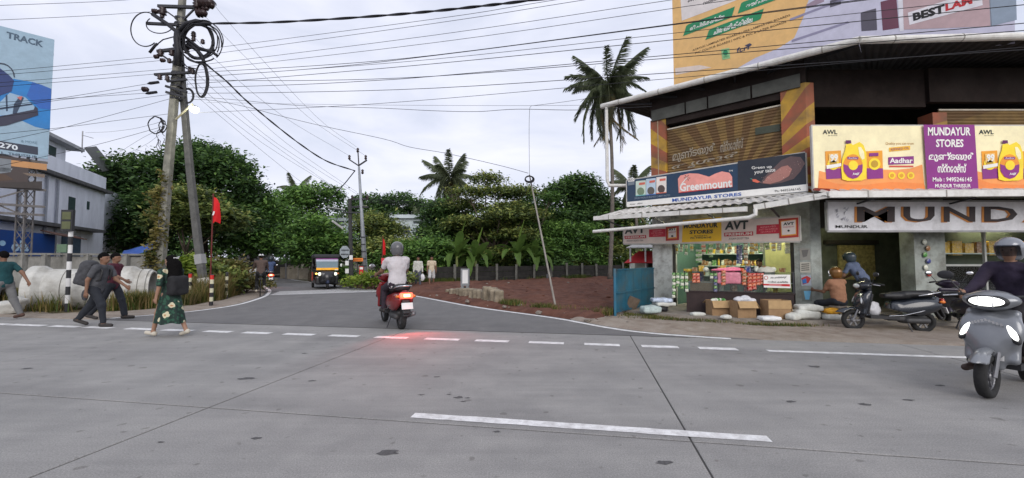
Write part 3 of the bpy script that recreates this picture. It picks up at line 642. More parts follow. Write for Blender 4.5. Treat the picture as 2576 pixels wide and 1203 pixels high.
# lights inside the shop
m_tube = mat('tube_glow', (1, 1, .9), .4, emit=110, ecol=(1, 1, .80)); m_tubew = mat('tube_glow_warm', (1, .95, .7), .4, emit=38, ecol=(1, .90, .55))
def tubelight(a, b, m, label):
    a = Vector(a); b = Vector(b); r = empty('tube_light', (a + b) / 2, label, 'light')
    MB().tube([a, b], .018, 8).build('tube', m, r); MB().beam(a + V3(0, 0, .045), b + V3(0, 0, .045), .05, .04).build('batten', m_pvc, r)
tubelight(Wg(.8, -.9, 2.5), Wg(2.0, -.9, 2.5), m_tube, 'lit tube light near the pillar end of the counter shop ceiling')
tubelight(Wg(2.3, -.9, 2.5), Wg(3.4, -.9, 2.5), m_tube, 'lit tube light near the gate end of the counter shop ceiling')
tubelight((8.3, 11.5, 2.6), (9.5, 11.5, 2.6), m_tubew, 'lit warm tube light inside the shop doorway')
tubelight((12.2, 11.25, 2.35), (13.6, 11.25, 2.35), m_tubew, 'lit warm tube light above the window display')
# ------------------------------------------------------------------ signs of the shop
m_frame = mat('sign_frame', (.30, .30, .30), .5, .4); m_alu = mat('sign_edge', (.5, .48, .44), .5)
NAVY = paint(38, 62, 88); WHT = paint(238, 236, 230); BLK = paint(24, 22, 22)
aL = Wg(4.73, .6, 0); aR = Wg(-.03, .6, 0)
r, pl = board('spice_signboard', 'navy Greenmount spice signboard standing on the awning', 'sign', (aL.x, aL.y), (aR.x, aR.y), (4.03, 4.10, 3.15, 3.22), NAVY, .05, m_alu)
q = lambda *a: [(1571.1 + x * .19, 399.2 + y * .19) for x, y in a]
pl.poly(q((32, 575), (2425, 338), (2425, 430), (32, 642)), WHT, 1)
pl.poly(q((1500, 35), (2395, -80), (2420, 330), (1500, 425)), paint(40, 44, 54), 1)
pl.poly(q((720, 458), (708, 270), (740, 225), (860, 195), (980, 200), (1120, 240), (1200, 200), (1290, 170), (1390, 188), (1425, 240), (1432, 378)), paint(238, 158, 146), 2)
pl.poly(q((728, 448), (1425, 368), (1432, 378), (720, 458)), paint(190, 40, 50), 3)
pl.text('Greenmount', q((730, 330), (1420, 262), (1425, 378), (735, 438)), WHT, 4, .03)
for a in range(6): pl.poly(q((830, 255), (830 + 45 * math.cos(a), 255 + 40 * math.sin(a)), (830 + 42 * math.cos(a + .25), 255 + 38 * math.sin(a + .25))), paint(60, 60, 62), 3)
pl.poly(q((825, 250), (838, 250), (770, 330), (750, 335)), WHT, 3)
pl.text('MUNDAYUR STORES', q((632, 530), (1550, 448), (1550, 492), (635, 576)), paint(28, 84, 170), 3, .02)
pl.text('Ph: 9495246145', q((1990, 417), (2330, 386), (2335, 418), (1995, 447)), BLK, 3)
pl.text('Mundur - 680541', q((75, 597), (240, 583), (240, 600), (75, 614)), BLK, 3); pl.text('TM', q((1380, 155), (1432, 150), (1432, 172), (1380, 177)), WHT, 3)
pl.text('Green up', q((1680, 105), (1950, 85), (1955, 135), (1690, 155)), WHT, 3, .01); pl.text('your taste', q((1720, 165), (1995, 130), (2000, 185), (1720, 220)), WHT, 3, .01)
pl.text('SPICES MASALAS BLENDS CURRY PASTES', q((135, 515), (605, 475), (605, 495), (135, 540)), paint(150, 165, 180), 3)
pl.poly(q((45, 262), (130, 255), (133, 300), (48, 310)), WHT, 2); pl.poly(q((48, 315), (133, 305), (133, 345), (48, 358)), paint(120, 130, 140), 2); pl.text('ISO', q((55, 270), (120, 264), (122, 290), (57, 298)), BLK, 3)
for i, (x0, y0, x1, y1, c) in enumerate(((150, 300, 283, 500, (205, 220, 205)), (287, 272, 415, 492, (190, 208, 222)), (422, 248, 556, 468, (232, 222, 214)))):
    pl.poly(q((x0, y0), (x1, y0 - 14), (x1, y1 - 14), (x0, y1)), paint(*c), 2); pl.poly(q((x0 + 45, y0 + 22), (x1 - 10, y0 + 12), (x1 - 10, y0 + 42), (x0 + 45, y0 + 52)), paint(214, 110, 92), 3)
    pl.disc(*q(((x0 + x1) / 2, y1 - 65))[0], 9, 10, paint(*((120, 140, 110), (96, 90, 84), (84, 70, 66))[i]), 3); pl.poly(q((x0, y1 - 12), (x1, y1 - 26), (x1, y1 - 14), (x0, y1)), paint(*((120, 190, 190), (60, 100, 170), (214, 120, 100))[i]), 4)
pl.poly(q((1660, 262), (1690, 262), (1705, 290), (1690, 285)), paint(60, 130, 120), 3); pl.poly(q((1690, 272), (1740, 275), (1800, 310), (1760, 322), (1700, 305)), paint(225, 110, 85), 3)
pl.poly(q((1800, 325), (1860, 240), (1920, 170), (1990, 110), (2080, 20), (2200, -30), (2330, -20), (2390, 60), (2330, 170), (2240, 270), (2080, 320), (1930, 345)), paint(98, 78, 78), 2)
pl.poly(q((1830, 325), (1890, 240), (1970, 190), (2080, 110), (2160, 90), (2220, 140), (2180, 230), (2060, 300), (1930, 335)), paint(172, 120, 110), 3)
rs = random.Random(11)
for i in range(70):
    x = rs.uniform(1790, 2390); y = 330 - (x - 1790) * .45 + rs.uniform(-70, 90) - 20
    if -90 < y < 330: s_ = rs.uniform(3, 9); pl.poly(q((x, y), (x + s_, y - s_ * .4), (x + s_ * .6, y + s_)), paint(*rs.choice(((210, 170, 155), (235, 215, 200), (150, 96, 86), (120, 90, 80)))), 4)
# tea signboard below the awning
aL = Wg(4.99, .35, 0); aR = Wg(.173, .35, 0); CRM = paint(212, 196, 184)
r, pl = board('tea_signboard', 'cream and yellow AVT tea signboard hanging over the counter', 'sign', (aL.x, aL.y), (aR.x, aR.y), (2.53, 2.59, 1.97, 2.03), CRM, .05, m_alu)
YEL = paint(226, 180, 32); RED = paint(178, 36, 52); DKG = paint(40, 48, 44)
pl.poly(q((772, 815), (1282, 770), (1285, 1090), (760, 1108)), YEL, 1)
pl.text('MUNDAYUR', q((785, 862), (1240, 845), (1235, 912), (785, 925)), DKG, 2, .04); pl.text('STORES', q((865, 950), (1178, 938), (1172, 990), (860, 1000)), DKG, 2, .04)
pl.text('MUNDUR P.O', q((925, 1018), (1095, 1012), (1095, 1028), (925, 1034)), DKG, 2, .02); pl.text('PH: 9495246145', q((875, 1040), (1150, 1030), (1150, 1056), (875, 1064)), DKG, 2, .02)
for (a, pr, rb, pk, foot) in ((((1340, 832), (1640, 815), (1640, 935), (1325, 946)), ((1320, 982), (1705, 964), (1705, 1018), (1322, 1032)), ((1750, 884), (2060, 866), (2050, 990), (1745, 1002)), ((2040, 800), (2302, 780), (2306, 1038), (2050, 1056)), ((1380, 1050), (1650, 1040), (1650, 1066), (1380, 1076))),
                              (((8, 905), (272, 893), (272, 985), (2, 998)), ((0, 1026), (286, 1012), (290, 1054), (4, 1064)), ((325, 938), (545, 928), (545, 1034), (325, 1040)), ((548, 900), (722, 888), (722, 1080), (548, 1090)), ((30, 1080), (250, 1074), (250, 1094), (30, 1100)))):
    pl.text('AVT', q(*a), DKG, 2, .04); pl.poly(q(*pr), RED, 2); c = q(*pr); pl.text('PREMIUM', [(c[0][0] + 3, c[0][1] + 1.5), (c[1][0] - 3, c[1][1] + 1.5), (c[2][0] - 3, c[2][1] - 1.5), (c[3][0] + 3, c[3][1] - 1.5)], CRM, 3, .03)
    pl.poly(q(*rb), paint(186, 40, 58), 2); c = q(*rb)
    for k, st in enumerate(('RESERVED', 'DUST TEA SUPERIOR', 'QUALITY')):
        y = lambda i, f: c[i][1] + (c[3 - i][1] - c[i][1]) * f
        pl.text(st, [(c[0][0] + 6 + 4 * (k != 1), y(0, .14 + .27 * k)), (c[1][0] - 6 - 4 * (k != 1), y(1, .14 + .27 * k)), (c[1][0] - 6 - 4 * (k != 1), y(1, .32 + .27 * k)), (c[0][0] + 6 + 4 * (k != 1), y(0, .32 + .27 * k))], paint(224, 150, 150), 3)
    pl.poly(q(*pk), paint(176, 52, 40), 3); c = q(*pk); ins = lambda i, dx, dy: (c[i][0] + dx, c[i][1] + dy)
    pl.poly([ins(0, 5, 5), ins(1, -5, 5), ins(2, -5, -5), ins(3, 5, -5)], paint(224, 150, 60), 4); pl.poly([ins(0, 7, 7), ins(1, -7, 6), ins(2, -7, -8), ins(3, 7, -8)], paint(228, 216, 208), 5)
    cx = sum(p_[0] for p_ in c) / 4; cy = sum(p_[1] for p_ in c) / 4; w_ = (c[1][0] - c[0][0]) * .27
    pl.text('AVT', [(cx - w_, cy - 13), (cx + w_, cy - 15), (cx + w_, cy - 8), (cx - w_, cy - 6)], DKG, 6, .04); pl.text('PREMIUM', [(cx - w_, cy - 3), (cx + w_, cy - 5), (cx + w_, cy - 2), (cx - w_, cy)], RED, 6); pl.disc(cx, cy + 7, 3, 2.5, DKG, 6)
    pl.text('ASSAM DUST TEA', q(*foot), DKG, 2)
# oil banner on the upper floor
r, pl = board('oil_banner', 'cream and orange cooking oil banner with a purple Mundayur Stores panel', 'banner', (7.14, 9.9), (14.5, 9.9), (4.69, 4.69, 3.13, 3.13), paint(248, 236, 190), .04, m_alu)
PUR = paint(136, 42, 128); ORG = paint(243, 156, 84); JUG = paint(250, 218, 48)
for dx in (0, 393, 786):
    pl.poly([(2057 + dx, 478.5), (2060 + dx, 430), (2085 + dx, 436), (2120 + dx, 446), (2160 + dx, 438), (2205 + dx, 426), (2250 + dx, 428), (2290 + dx, 424), (2320 + dx, 414), (2326 + dx, 478.5)], ORG, 1)
    pl.poly([(2057 + dx, 478.7), (2060 + dx, 448), (2100 + dx, 462), (2170 + dx, 466), (2240 + dx, 458), (2324 + dx, 462), (2327 + dx, 478.7)], paint(238, 138, 66), 2)
    pl.text('AWL', (2069 + dx, 327, 2106 + dx, 338), DKG, 2, .02); pl.text('Agri Business', (2082 + dx, 340, 2106 + dx, 343), DKG, 2)
    for x0, x1 in ((2075, 2115), (2178, 2219)):
        pl.poly([(x0 + dx, 381), (x1 + dx, 379), (x1 + 2 + dx, 449), (x0 + 3 + dx, 451)], paint(238, 160, 40), 2); pl.poly([(x0 + 1 + dx, 424), (x1 + 1 + dx, 424), (x1 + 2 + dx, 449), (x0 + 3 + dx, 451)], PUR, 3)
        pl.disc((x0 + x1) / 2 + dx, 413, 15, 15, JUG, 4); pl.disc((x0 + x1) / 2 + dx, 413, 9, 9, paint(190, 150, 40), 5)
    pl.poly([(2083 + dx, 388), (2107 + dx, 386), (2108 + dx, 408), (2084 + dx, 410)], paint(240, 200, 120), 5); pl.text('99', [(2086 + dx, 389), (2106 + dx, 388), (2106 + dx, 407), (2087 + dx, 408)], WHT, 6, .04)
    pl.poly([(2077 + dx, 417), (2114 + dx, 411), (2114 + dx, 419), (2078 + dx, 426)], WHT, 6)
    pl.poly([(2185 + dx, 386), (2208 + dx, 385), (2208 + dx, 393), (2185 + dx, 394)], PUR, 5)
    pl.poly([(2116 + dx, 452), (2114 + dx, 425), (2117 + dx, 398), (2124 + dx, 378), (2126 + dx, 364), (2140 + dx, 362), (2143 + dx, 366), (2160 + dx, 358), (2170 + dx, 366), (2177 + dx, 386), (2178 + dx, 410), (2177 + dx, 450), (2165 + dx, 455), (2130 + dx, 456)], JUG, 7)
    pl.poly([(2156 + dx, 371), (2163 + dx, 371), (2171 + dx, 384), (2172 + dx, 400), (2166 + dx, 403), (2159 + dx, 390)], paint(250, 238, 190), 8)
    pl.poly([(2125 + dx, 354), (2138 + dx, 354), (2139 + dx, 362), (2125 + dx, 362)], paint(96, 30, 90), 8)
    pl.disc(2143 + dx, 420, 25, 31, paint(236, 150, 40), 8); pl.poly([(2119 + dx, 414), (2143 + dx, 422), (2167 + dx, 414), (2166 + dx, 434), (2155 + dx, 447), (2143 + dx, 451), (2130 + dx, 446), (2120 + dx, 432)], PUR, 9)
    pl.disc(2143 + dx, 417, 12, 12, JUG, 10); pl.rect(2129 + dx, 396, 2156 + dx, 402, PUR, 9); pl.text('Aadhar', (2131 + dx, 397, 2154 + dx, 401), WHT, 10)
    pl.text('Aagy', [(2141 + dx, 436), (2158 + dx, 433), (2158 + dx, 441), (2141 + dx, 444)], WHT, 11, .02)
    pl.text('Quality you can trust', (2227 + dx, 358, 2298 + dx, 366), paint(190, 140, 60), 2); pl.poly([(2236 + dx, 372), (2289 + dx, 367), (2289 + dx, 377), (2236 + dx, 382)], paint(244, 186, 40), 2); pl.text('REFINED OIL', [(2240 + dx, 374), (2286 + dx, 370), (2286 + dx, 375), (2240 + dx, 380)], PUR, 3)
    pl.poly([(2234 + dx, 396), (2298 + dx, 393), (2298 + dx, 412), (2234 + dx, 415)], PUR, 2); pl.text('Aadhar', (2237 + dx, 398, 2295 + dx, 411), WHT, 3, .03); pl.rect(2236 + dx, 417, 2297 + dx, 421, paint(214, 80, 60), 2)
    for k in range(3): pl.disc(2243 + dx + 23.5 * k, 442, 9, 9, JUG, 3); pl.disc(2243 + dx + 23.5 * k, 442, 5, 5, paint(225, 160, 40), 4)
pl.poly([(2318, 315.5), (2446, 315.5), (2456, 478), (2328, 478)], PUR, 12); pl.poly([(2711, 315.5), (2839, 315.5), (2849, 478), (2721, 478)], PUR, 12)
pl.text('MUNDAYUR', (2329, 322, 2436, 343), WHT, 13, .03); pl.text('STORES', (2349, 352, 2418, 372), WHT, 13, .03)
pl.text('മുണ്ടയൂർ', (2331, 385, 2444, 408), WHT, 13, .03); pl.text('സ്റ്റോഴ്സ്', (2353, 413, 2425, 436), WHT, 13, .03)
pl.text('Mob : 9495246145', (2341, 447, 2439, 458), WHT, 13, .02); pl.text('MUNDUR THRISSUR', (2347, 464, 2436, 473), WHT, 13, .02)
# long name board under the eave
r, pl = board('name_signboard', 'long white name board with big dark and gold MUND letters', 'sign', (7.48, 9.95), (15, 9.95), (2.875, 2.875, 2.195, 2.195), mat('dirty_white_board', (.66, .66, .68), .6, var=.1, scale=3, dirt=(.25, .24, .23), damt=.6, dscale=2), .06, m_frame)
GLD = paint(176, 112, 40); DBR = paint(40, 26, 24)
q4 = lambda *a: [(2086.3 + x * .2408, 450.7 + y * .2408) for x, y in a]
for ch, x0, x1 in (('M', 285, 680), ('U', 770, 1095), ('N', 1190, 1520), ('D', 1612, 1960), ('A', 2030, 2400), ('Y', 2440, 2780)):
    pl.text(ch, q4((x0 - 26, 288), (x1 - 26, 288), (x1 - 26, 454), (x0 - 26, 454)), GLD, 2, .018); pl.text(ch, q4((x0, 288), (x1, 288), (x1, 447), (x0, 447)), DBR, 3, .018)
pl.text('MUNDUR', q4((62, 482), (398, 482), (398, 512), (62, 512)), BLK, 3, .01)
for i in range(14): x = rs.uniform(40, 180); y = rs.uniform(290, 440); pl.poly(q4((x, y), (x + rs.uniform(10, 40), y - rs.uniform(5, 30)), (x + rs.uniform(5, 30), y + rs.uniform(4, 20))), paint(168, 168, 176), 2)
# big hoarding on the roof
hL = P(1693, 100, 16.0); hR = V3(11.7, 9.8, 0)
r, pl = board('roof_hoarding', 'tall orange and lavender BestLam laminate hoarding above the shop roof', 'billboard', (hL.x, hL.y), (hR.x, hR.y), (13.0, 13.0, 7.25, 7.25), paint(236, 190, 122), .06)
h5 = lambda *a: [(1674.2 + x * .175, y * .175) for x, y in a]; h3 = lambda *a: [(1996 + x * .4283, y * .4283) for x, y in a]
pl.poly([(2060, -110), (2048, -50), (2034, 0), (2021, 44), (1998, 96), (1958, 122), (1900, 146), (1850, 175), (2100, 160), (2300, 140), (2553, 110), (2553, -420), (2100, -170)], paint(206, 204, 222), 1)
pl.poly(h5((195, -330), (235, 300), (910, 48), (1500, -190), (1500, -700)), paint(232, 224, 220), 1)
pl.poly([(1698, 172), (1760, 164), (1790, 170), (1700, 189)], paint(232, 214, 200), 1)
GRN = paint(36, 140, 92)
for a in (((262, 500), (300, 375), (330, 352), (1000, 95), (955, 240), (925, 262), (250, 522)), ((585, 555), (625, 440), (655, 415), (1415, 125), (1370, 272), (1335, 292), (570, 578)), ((1045, 180), (1090, 48), (1120, 28), (1700, -180), (1660, -40), (1620, -12), (1040, 198))): pl.poly(h5(*a), GRN, 2)
pl.text('തീ പിടിക്കില്ല', h5((360, 385), (850, 195), (840, 275), (350, 445)), WHT, 3, .03); pl.text('ചിതലരിക്കില്ല', h5((690, 420), (1255, 235), (1250, 320), (690, 505)), WHT, 3, .03); pl.text('ഈർപ്പം', h5((1160, 60), (1500, -70), (1495, 10), (1150, 140)), WHT, 3, .03)
pl.text('ഇനി മരം', h5((320, 0), (640, -110), (640, -60), (320, 55)), BLK, 2, .02); pl.text('വെട്ടേണ്ട', h5((540, 25), (900, -100), (900, -50), (540, 75)), BLK, 2, .02)
BRN = paint(96, 72, 44)
pl.text('ACRYLIC LAMINATED BOARDS | PRE LAMINATED BOARDS', h5((388, 712), (1790, 202), (1795, 240), (392, 748)), BRN, 2, .01); pl.text('PVC COLOUR BOARDS | WPC & PVC & LAZER BOARDS', h5((428, 752), (1735, 296), (1740, 335), (432, 790)), BRN, 2, .01)
pl.poly(h5((800, 712), (918, 690), (930, 840), (820, 862)), paint(150, 200, 140), 2); pl.disc(*h5((864, 760))[0], 6, 7, GRN, 3); pl.text('GREEN', h5((835, 810), (905, 797), (907, 820), (838, 833)), GRN, 3)
pl.text('fcri', h5((1030, 690), (1200, 640), (1200, 710), (1020, 770)), paint(70, 70, 96), 2, .02); pl.poly(h5((1140, 655), (1215, 622), (1245, 645), (1200, 680)), paint(70, 70, 96), 2)
for a, c in ((((395, 75), (485, 50), (492, 178), (400, 184)), (92, 88, 100)), (((512, 12), (605, -12), (620, 165), (525, 180)), (112, 66, 84)), (((215, 5), (280, -20), (280, 25), (215, 45)), (92, 88, 100)), (((75, 30), (180, -30), (180, 10), (85, 50)), (160, 140, 156)), (((640, -60), (1140, -220), (1165, 155), (648, 175)), (196, 168, 170)), (((1140, -220), (1300, -270), (1312, 118), (1158, 155)), (150, 164, 180)), (((610, -60), (640, -70), (650, 180), (625, 185)), (232, 230, 236)), (((-10, 235), (320, 125), (330, 135), (-10, 250)), (150, 146, 172)), (((-20, 110), (320, -20), (325, -8), (-20, 124)), (150, 146, 172))): pl.poly(h3(*a), paint(*c), 2)
pl.poly(h3((672, 76), (1105, -62), (1112, 32), (682, 148)), paint(236, 232, 236), 3)
pl.text('BEST', h3((700, 80), (888, 24), (890, 76), (705, 126)), BLK, 4, .05); pl.text('LAM', h3((892, 24), (1050, -20), (1052, 22), (894, 68)), paint(200, 46, 52), 4, .05)
for t in (.02, .25, .5, .75, .98):
    a = Vector((hL.x, hL.y, 0)).lerp(hR, t); a.z = 6.9; MB().beam(a - pl.n * .12, a - pl.n * .12 + V3(0, 0, 6.1), .08, .08).build('support_post', m_darkst, r); MB().beam(a - pl.n * .14 + V3(0, 0, 4.5), a - pl.n * 2.2 + V3(0, 0, .3), .06, .06).build('support_strut', m_darkst, r)
# ------------------------------------------------------------------ left side: building, hoarding, wall, pipes
m_bw = mat('pale_blue_white_wall', (.80, .83, .90), .85, var=.08, scale=2, dirt=(.36, .38, .42), damt=.35, dscale=1.2, stretch=(1, 1, .35))
m_led = mat('dark_ledge', (.10, .10, .10), .9, var=.3, scale=3)
FD = Vector((-.4364, .8998, 0)); FN = Vector((.8998, .4364, 0)); FA = Vector((-22, 20, 0))
def Fg(t, o, z): q = FA + FD * t + FN * o; q.z = z; return q
def fbox(t0, t1, o0, o1, z0, z1): return MB().prism([Fg(t0, o0, z0), Fg(t1, o0, z0), Fg(t1, o1, z0), Fg(t0, o1, z0)], (0, 0, z1 - z0))
lb = empty('white_building', Fg(0, -4, -.1), 'pale white two storey building behind the sports shoe hoarding', 'building')
fbox(-6.5, 5.85, 0, -9, -.15, 5.5).build('wall', m_bw, lb)
fbox(-6.7, 6.1, .30, -.2, 5.502, 5.66).build('ledge', m_led, lb); fbox(-6.5, 5.85, .02, -.14, 5.662, 6.45).build('parapet', m_bw, lb)
fbox(-6.5, 5.85, -.2, -8.9, 5.502, 5.6).build('roof', m_led, lb)
fbox(-6.7, 4.5, .55, .002, 3.05, 3.2).build('ledge', m_led, lb)
fbox(.9, 4.2, -1.2, -4.5, 5.602, 7.75).build('upper_room', m_bw, lb); fbox(.35, .88, -1.1, -2.2, 5.602, 8.1).build('column', mat('brown_column', (.10, .075, .06), .9, var=.3), lb)
fbox(.3, 5.0, -.7, -4.7, 7.752, 7.92).build('canopy_slab', mat('canopy_grey', (.40, .41, .42), .9, var=.2, scale=3), lb)
w = fbox(2.5, 3.2, -1.19, -1.26, 6.5, 7.5).build('window', mat('dark_green_door', (.03, .06, .055), .6), lb); fbox(2.4, 3.3, -1.17, -1.2, 7.5, 7.57).build('frame', m_bw, w)
fbox(1.6, 2.25, .03, -.05, 4.05, 4.75).build('window', MATS['dark_green_door'], lb); fbox(3.6, 3.85, .03, -.05, 4.3, 4.75).build('window', MATS['dark_green_door'], lb)
fbox(1.1, 3.0, .05, -.05, .5, 2.75).build('door', mat('blue_dark_door', (.07, .11, .16), .6, var=.3), lb)
for t in (-2.6, -.6, .35): MB().tube([Fg(t, .08, 0), Fg(t, .08, 5.4)], .05, 8).build('downpipe', mat('grey_pipe', (.36, .38, .42), .6), lb)
MB().prism([P(212, 374, 26), P(242, 370, 29.5), P(290, 428, 29.5), P(258, 433, 26)], (0, 0, .06)).build('lean_to_roof', mat('dark_sheet', (.045, .05, .045), .7, var=.3), lb)
for t, o in ((6.4, -1.2), (8.0, -1.2), (8.2, -3)): MB().beam(Fg(t, o, 5.6), Fg(t, o, 7.0), .08, .08).build('post', m_darkst, lb)
fbox(5.86, 9.5, -.4, -3, 2.0, 5.9).build('rear_wing', m_bw, lb)
tk = empty('water_tank', Fg(2.1, -1.9, 8.0), 'black plastic water tank on the roof slab of the white building', 'water tank')
MB().lathe([(.5, 0), (.52, .1), (.5, .2), (.52, .3), (.5, .4), (.52, .5), (.48, .68), (.22, .82)], 20, Matrix.Translation(Fg(2.1, -1.9, 8.0))).build('tank_body', mat('black_plastic', (.02, .02, .022), .5), tk, True)
MB().lathe([(.2, .82), (.2, .9)], 14, Matrix.Translation(Fg(2.1, -1.9, 8.0))).build('lid', MATS['black_plastic'], tk, True)
an = MB().tube([P(206, 385, 24), P(208, 330, 24)], .03, 6); an.tube([P(206, 340, 24), P(235, 348, 24)], .015, 5); tag(an.build('roof_aerial', m_steel), 'thin aerial mast beside the black water tank', 'aerial')
r, pl = board('blue_shop_sign', 'blue shop board with white letters under the pale building ledge', 'sign', tuple(Fg(-6, .62, 0)[:2]), tuple(Fg(-1.05, .62, 0)[:2]), (2.65, 2.65, 1.55, 1.55), paint(22, 70, 140), .08)
pl.text('ola', (28, 605, 72, 633), paint(190, 220, 240), 1, .04); pl.disc(6, 612, 8, 7, paint(170, 210, 235), 1)
# brown awning and steel under it
MB().prism([Fg(-2.0, .5, 2.78), Fg(1.1, .5, 2.68), Fg(1.0, 1.0, 2.5), Fg(-2.0, 1.0, 2.6)], (0, 0, .04)).build('shop_awning', mat('brown_sheet', (.14, .07, .05), .7), lb)
# sports hoarding on a steel frame
hR = P(137, 100, 15); hL = hR + Vector((-.95, -1, 0)) * 3.8
r, pl = board('shoe_hoarding', 'pale blue sports shoe hoarding with TRACK lettering on a steel frame', 'billboard', tuple(hL[:2]), tuple(hR[:2]), (hR.z, hR.z, 5.12, 5.12), paint(150, 176, 194), .05)
hq = lambda *a: [(x * .353, 64.4 + y * .353) for x, y in a]
pl.text('TRACK', hq((48, 42), (310, 112), (306, 157), (45, 88)), paint(70, 92, 112), 2, .03)
pl.poly(hq((95, 380), (230, 402), (300, 425), (366, 452), (356, 745), (250, 722), (160, 680), (-40, 700), (-40, 420)), paint(36, 122, 190), 1)
pl.poly(hq((230, 402), (300, 425), (366, 452), (361, 600), (280, 590), (190, 500)), paint(44, 96, 176), 2)
pl.poly(hq((-60, 290), (0, 305), (60, 350), (100, 392), (82, 470), (0, 500), (-60, 560)), paint(40, 58, 110), 3)
pl.poly(hq((-60, 600), (0, 545), (70, 480), (180, 512), (240, 570), (256, 602), (100, 632), (-60, 650)), paint(148, 176, 200), 3)
for a in (((100, 560), (140, 505), (172, 515), (118, 630), (90, 630)), ((40, 500), (52, 490), (56, 610), (44, 612)), ((-20, 590), (230, 555), (232, 566), (-20, 604))): pl.poly(hq(*a), paint(46, 66, 92), 4)
pl.poly(hq((120, 512), (160, 505), (150, 535)), paint(200, 110, 100), 5)
pl.poly(hq((-60, 660), (100, 628), (240, 600), (250, 575), (268, 590), (272, 640), (150, 680), (50, 712), (-60, 725)), paint(50, 52, 72), 4)
for i in range(9):
    a = math.pi * (.9 - i * .1); b = math.pi * (.8 - i * .1); f = lambda t_, rr: (0 + rr * math.cos(t_), 370 - rr * .98 * math.sin(t_))
    pl.poly(hq(f(a, 98), f(b, 98), f(b, 106), f(a, 106)), paint(44, 56, 76), 4)
pl.poly(hq((-60, 812), (270, 866), (270, 922), (-60, 872)), paint(52, 58, 74), 2); pl.text('270', hq((-8, 830), (128, 855), (128, 892), (-8, 868)), paint(214, 222, 228), 3, .03)
pl.text('& MORE', hq((150, 814), (265, 828), (265, 846), (150, 832)), paint(104, 128, 146), 2); pl.text('L, THRISSUR', hq((10, 897), (268, 930), (268, 952), (10, 917)), paint(60, 74, 92), 2, .01)
# photo strip below
r2, pl2 = board('photo_banner', 'narrow brown and orange photo banner below the shoe hoarding', 'banner', tuple((hL + Vector((.1, -.02, 0)))[:2]), tuple((hR + Vector((-.30, -.32, 0)))[:2]), (5.05, 5.05, 4.02, 4.02), paint(72, 62, 60), .04)
for a, c in ((((80, 958), (335, 988), (333, 1032), (80, 1002)), (190, 140, 92)), (((-40, 940), (80, 955), (78, 1045), (-40, 1060)), (120, 126, 132)), (((-40, 1050), (40, 1062), (100, 1100), (-40, 1110)), (84, 66, 54)), (((160, 1050), (320, 1060), (318, 1085), (200, 1070)), (120, 104, 90)), (((-40, 1120), (300, 1110), (300, 1165), (-40, 1150)), (60, 54, 52)), (((0, 1010), (90, 1020), (70, 1045), (0, 1040)), (150, 160, 166))): pl2.poly(hq(*a), paint(*c), 1)
def lattice(mb, base, top, w):
    base = Vector(base); top = Vector(top); c = [Vector((sx * w / 2, sy * w / 2, 0)) for sx in (-1, 1) for sy in (-1, 1)]
    for k in c: mb.beam(base + k, top + k, .035, .035)
    n_ = int((top - base).length / (w * 1.3)); pr = [(0, 1), (1, 3), (3, 2), (2, 0)]
    for i in range(n_):
        for a, b in pr: mb.beam(base.lerp(top, i / n_) + c[a], base.lerp(top, (i + 1) / n_) + c[b], .018, .018)
for t in (.35, 3.4):
    q_ = hR + (hL - hR).normalized() * (t * 1.38) - pl.n * .35; mb = MB(); lattice(mb, (q_.x, q_.y, 0), (q_.x, q_.y, 8.8), .28); mb.build('lattice_column', mat('rusty_steel', (.17, .16, .155), .8, .3, var=.3), r)
for z in (3.1, 3.4, 4.0, 5.0, 7.0, 9.0): MB().beam(Vector((hL.x, hL.y, z)) - pl.n * .1, Vector((hR.x, hR.y, z)) - pl.n * .1, .05, .08).build('steel_beam', MATS['rusty_steel'], r)
for a, b in (((.4, 3.0), (2.2, 4.0)), ((2.2, 3.0), (.4, 4.0)), ((2.4, 3.0), (4.6, 4.2))):
    d = (hL - hR).normalized(); MB().beam(hR + d * a[0] - pl.n * .15 + V3(0, 0, a[1] - hR.z), hR + d * b[0] - pl.n * .15 + V3(0, 0, b[1] - hR.z), .05, .05).build('steel_brace', MATS['rusty_steel'], r)
# precast compound wall
m_pre = mat('precast_concrete', (.27, .265, .245), .9, var=.22, scale=3, bump=.4, bscale=30, dirt=(.07, .065, .055), damt=.85, dscale=1.6, stretch=(1, 1, .5))
wq1 = Vector((-16.9, 13.9, 0)); wq2 = Vector((-14.2, 16.3, 0)); cw = empty('compound_wall', (wq1 + wq2) / 2, 'grey precast concrete compound wall behind the big pipes', 'wall')
d = (wq2 - wq1).normalized(); nn = Vector((d.y, -d.x, 0)); npan = 7; ln = (wq2 - wq1).length
for i in range(npan + 1):
    a = wq1 + d * (ln * i / npan); MB().beam(a + nn * .02, a + nn * .02 + V3(0, 0, 1.72), .16, .16).build('pilaster', m_pre, cw)
    if i < npan:
        b = wq1 + d * (ln * (i + 1) / npan); mb = MB(); mb.prism([a + d * .08, b - d * .08, b - d * .08 - nn * .08, a + d * .08 - nn * .08], (0, 0, 1.62)); mb.build('wall_panel', m_pre, cw)
MB().beam(wq1 - d * .1 + V3(0, 0, 1.70), wq2 + d * .1 + V3(0, 0, 1.70), .2, .07).build('coping', m_pre, cw)
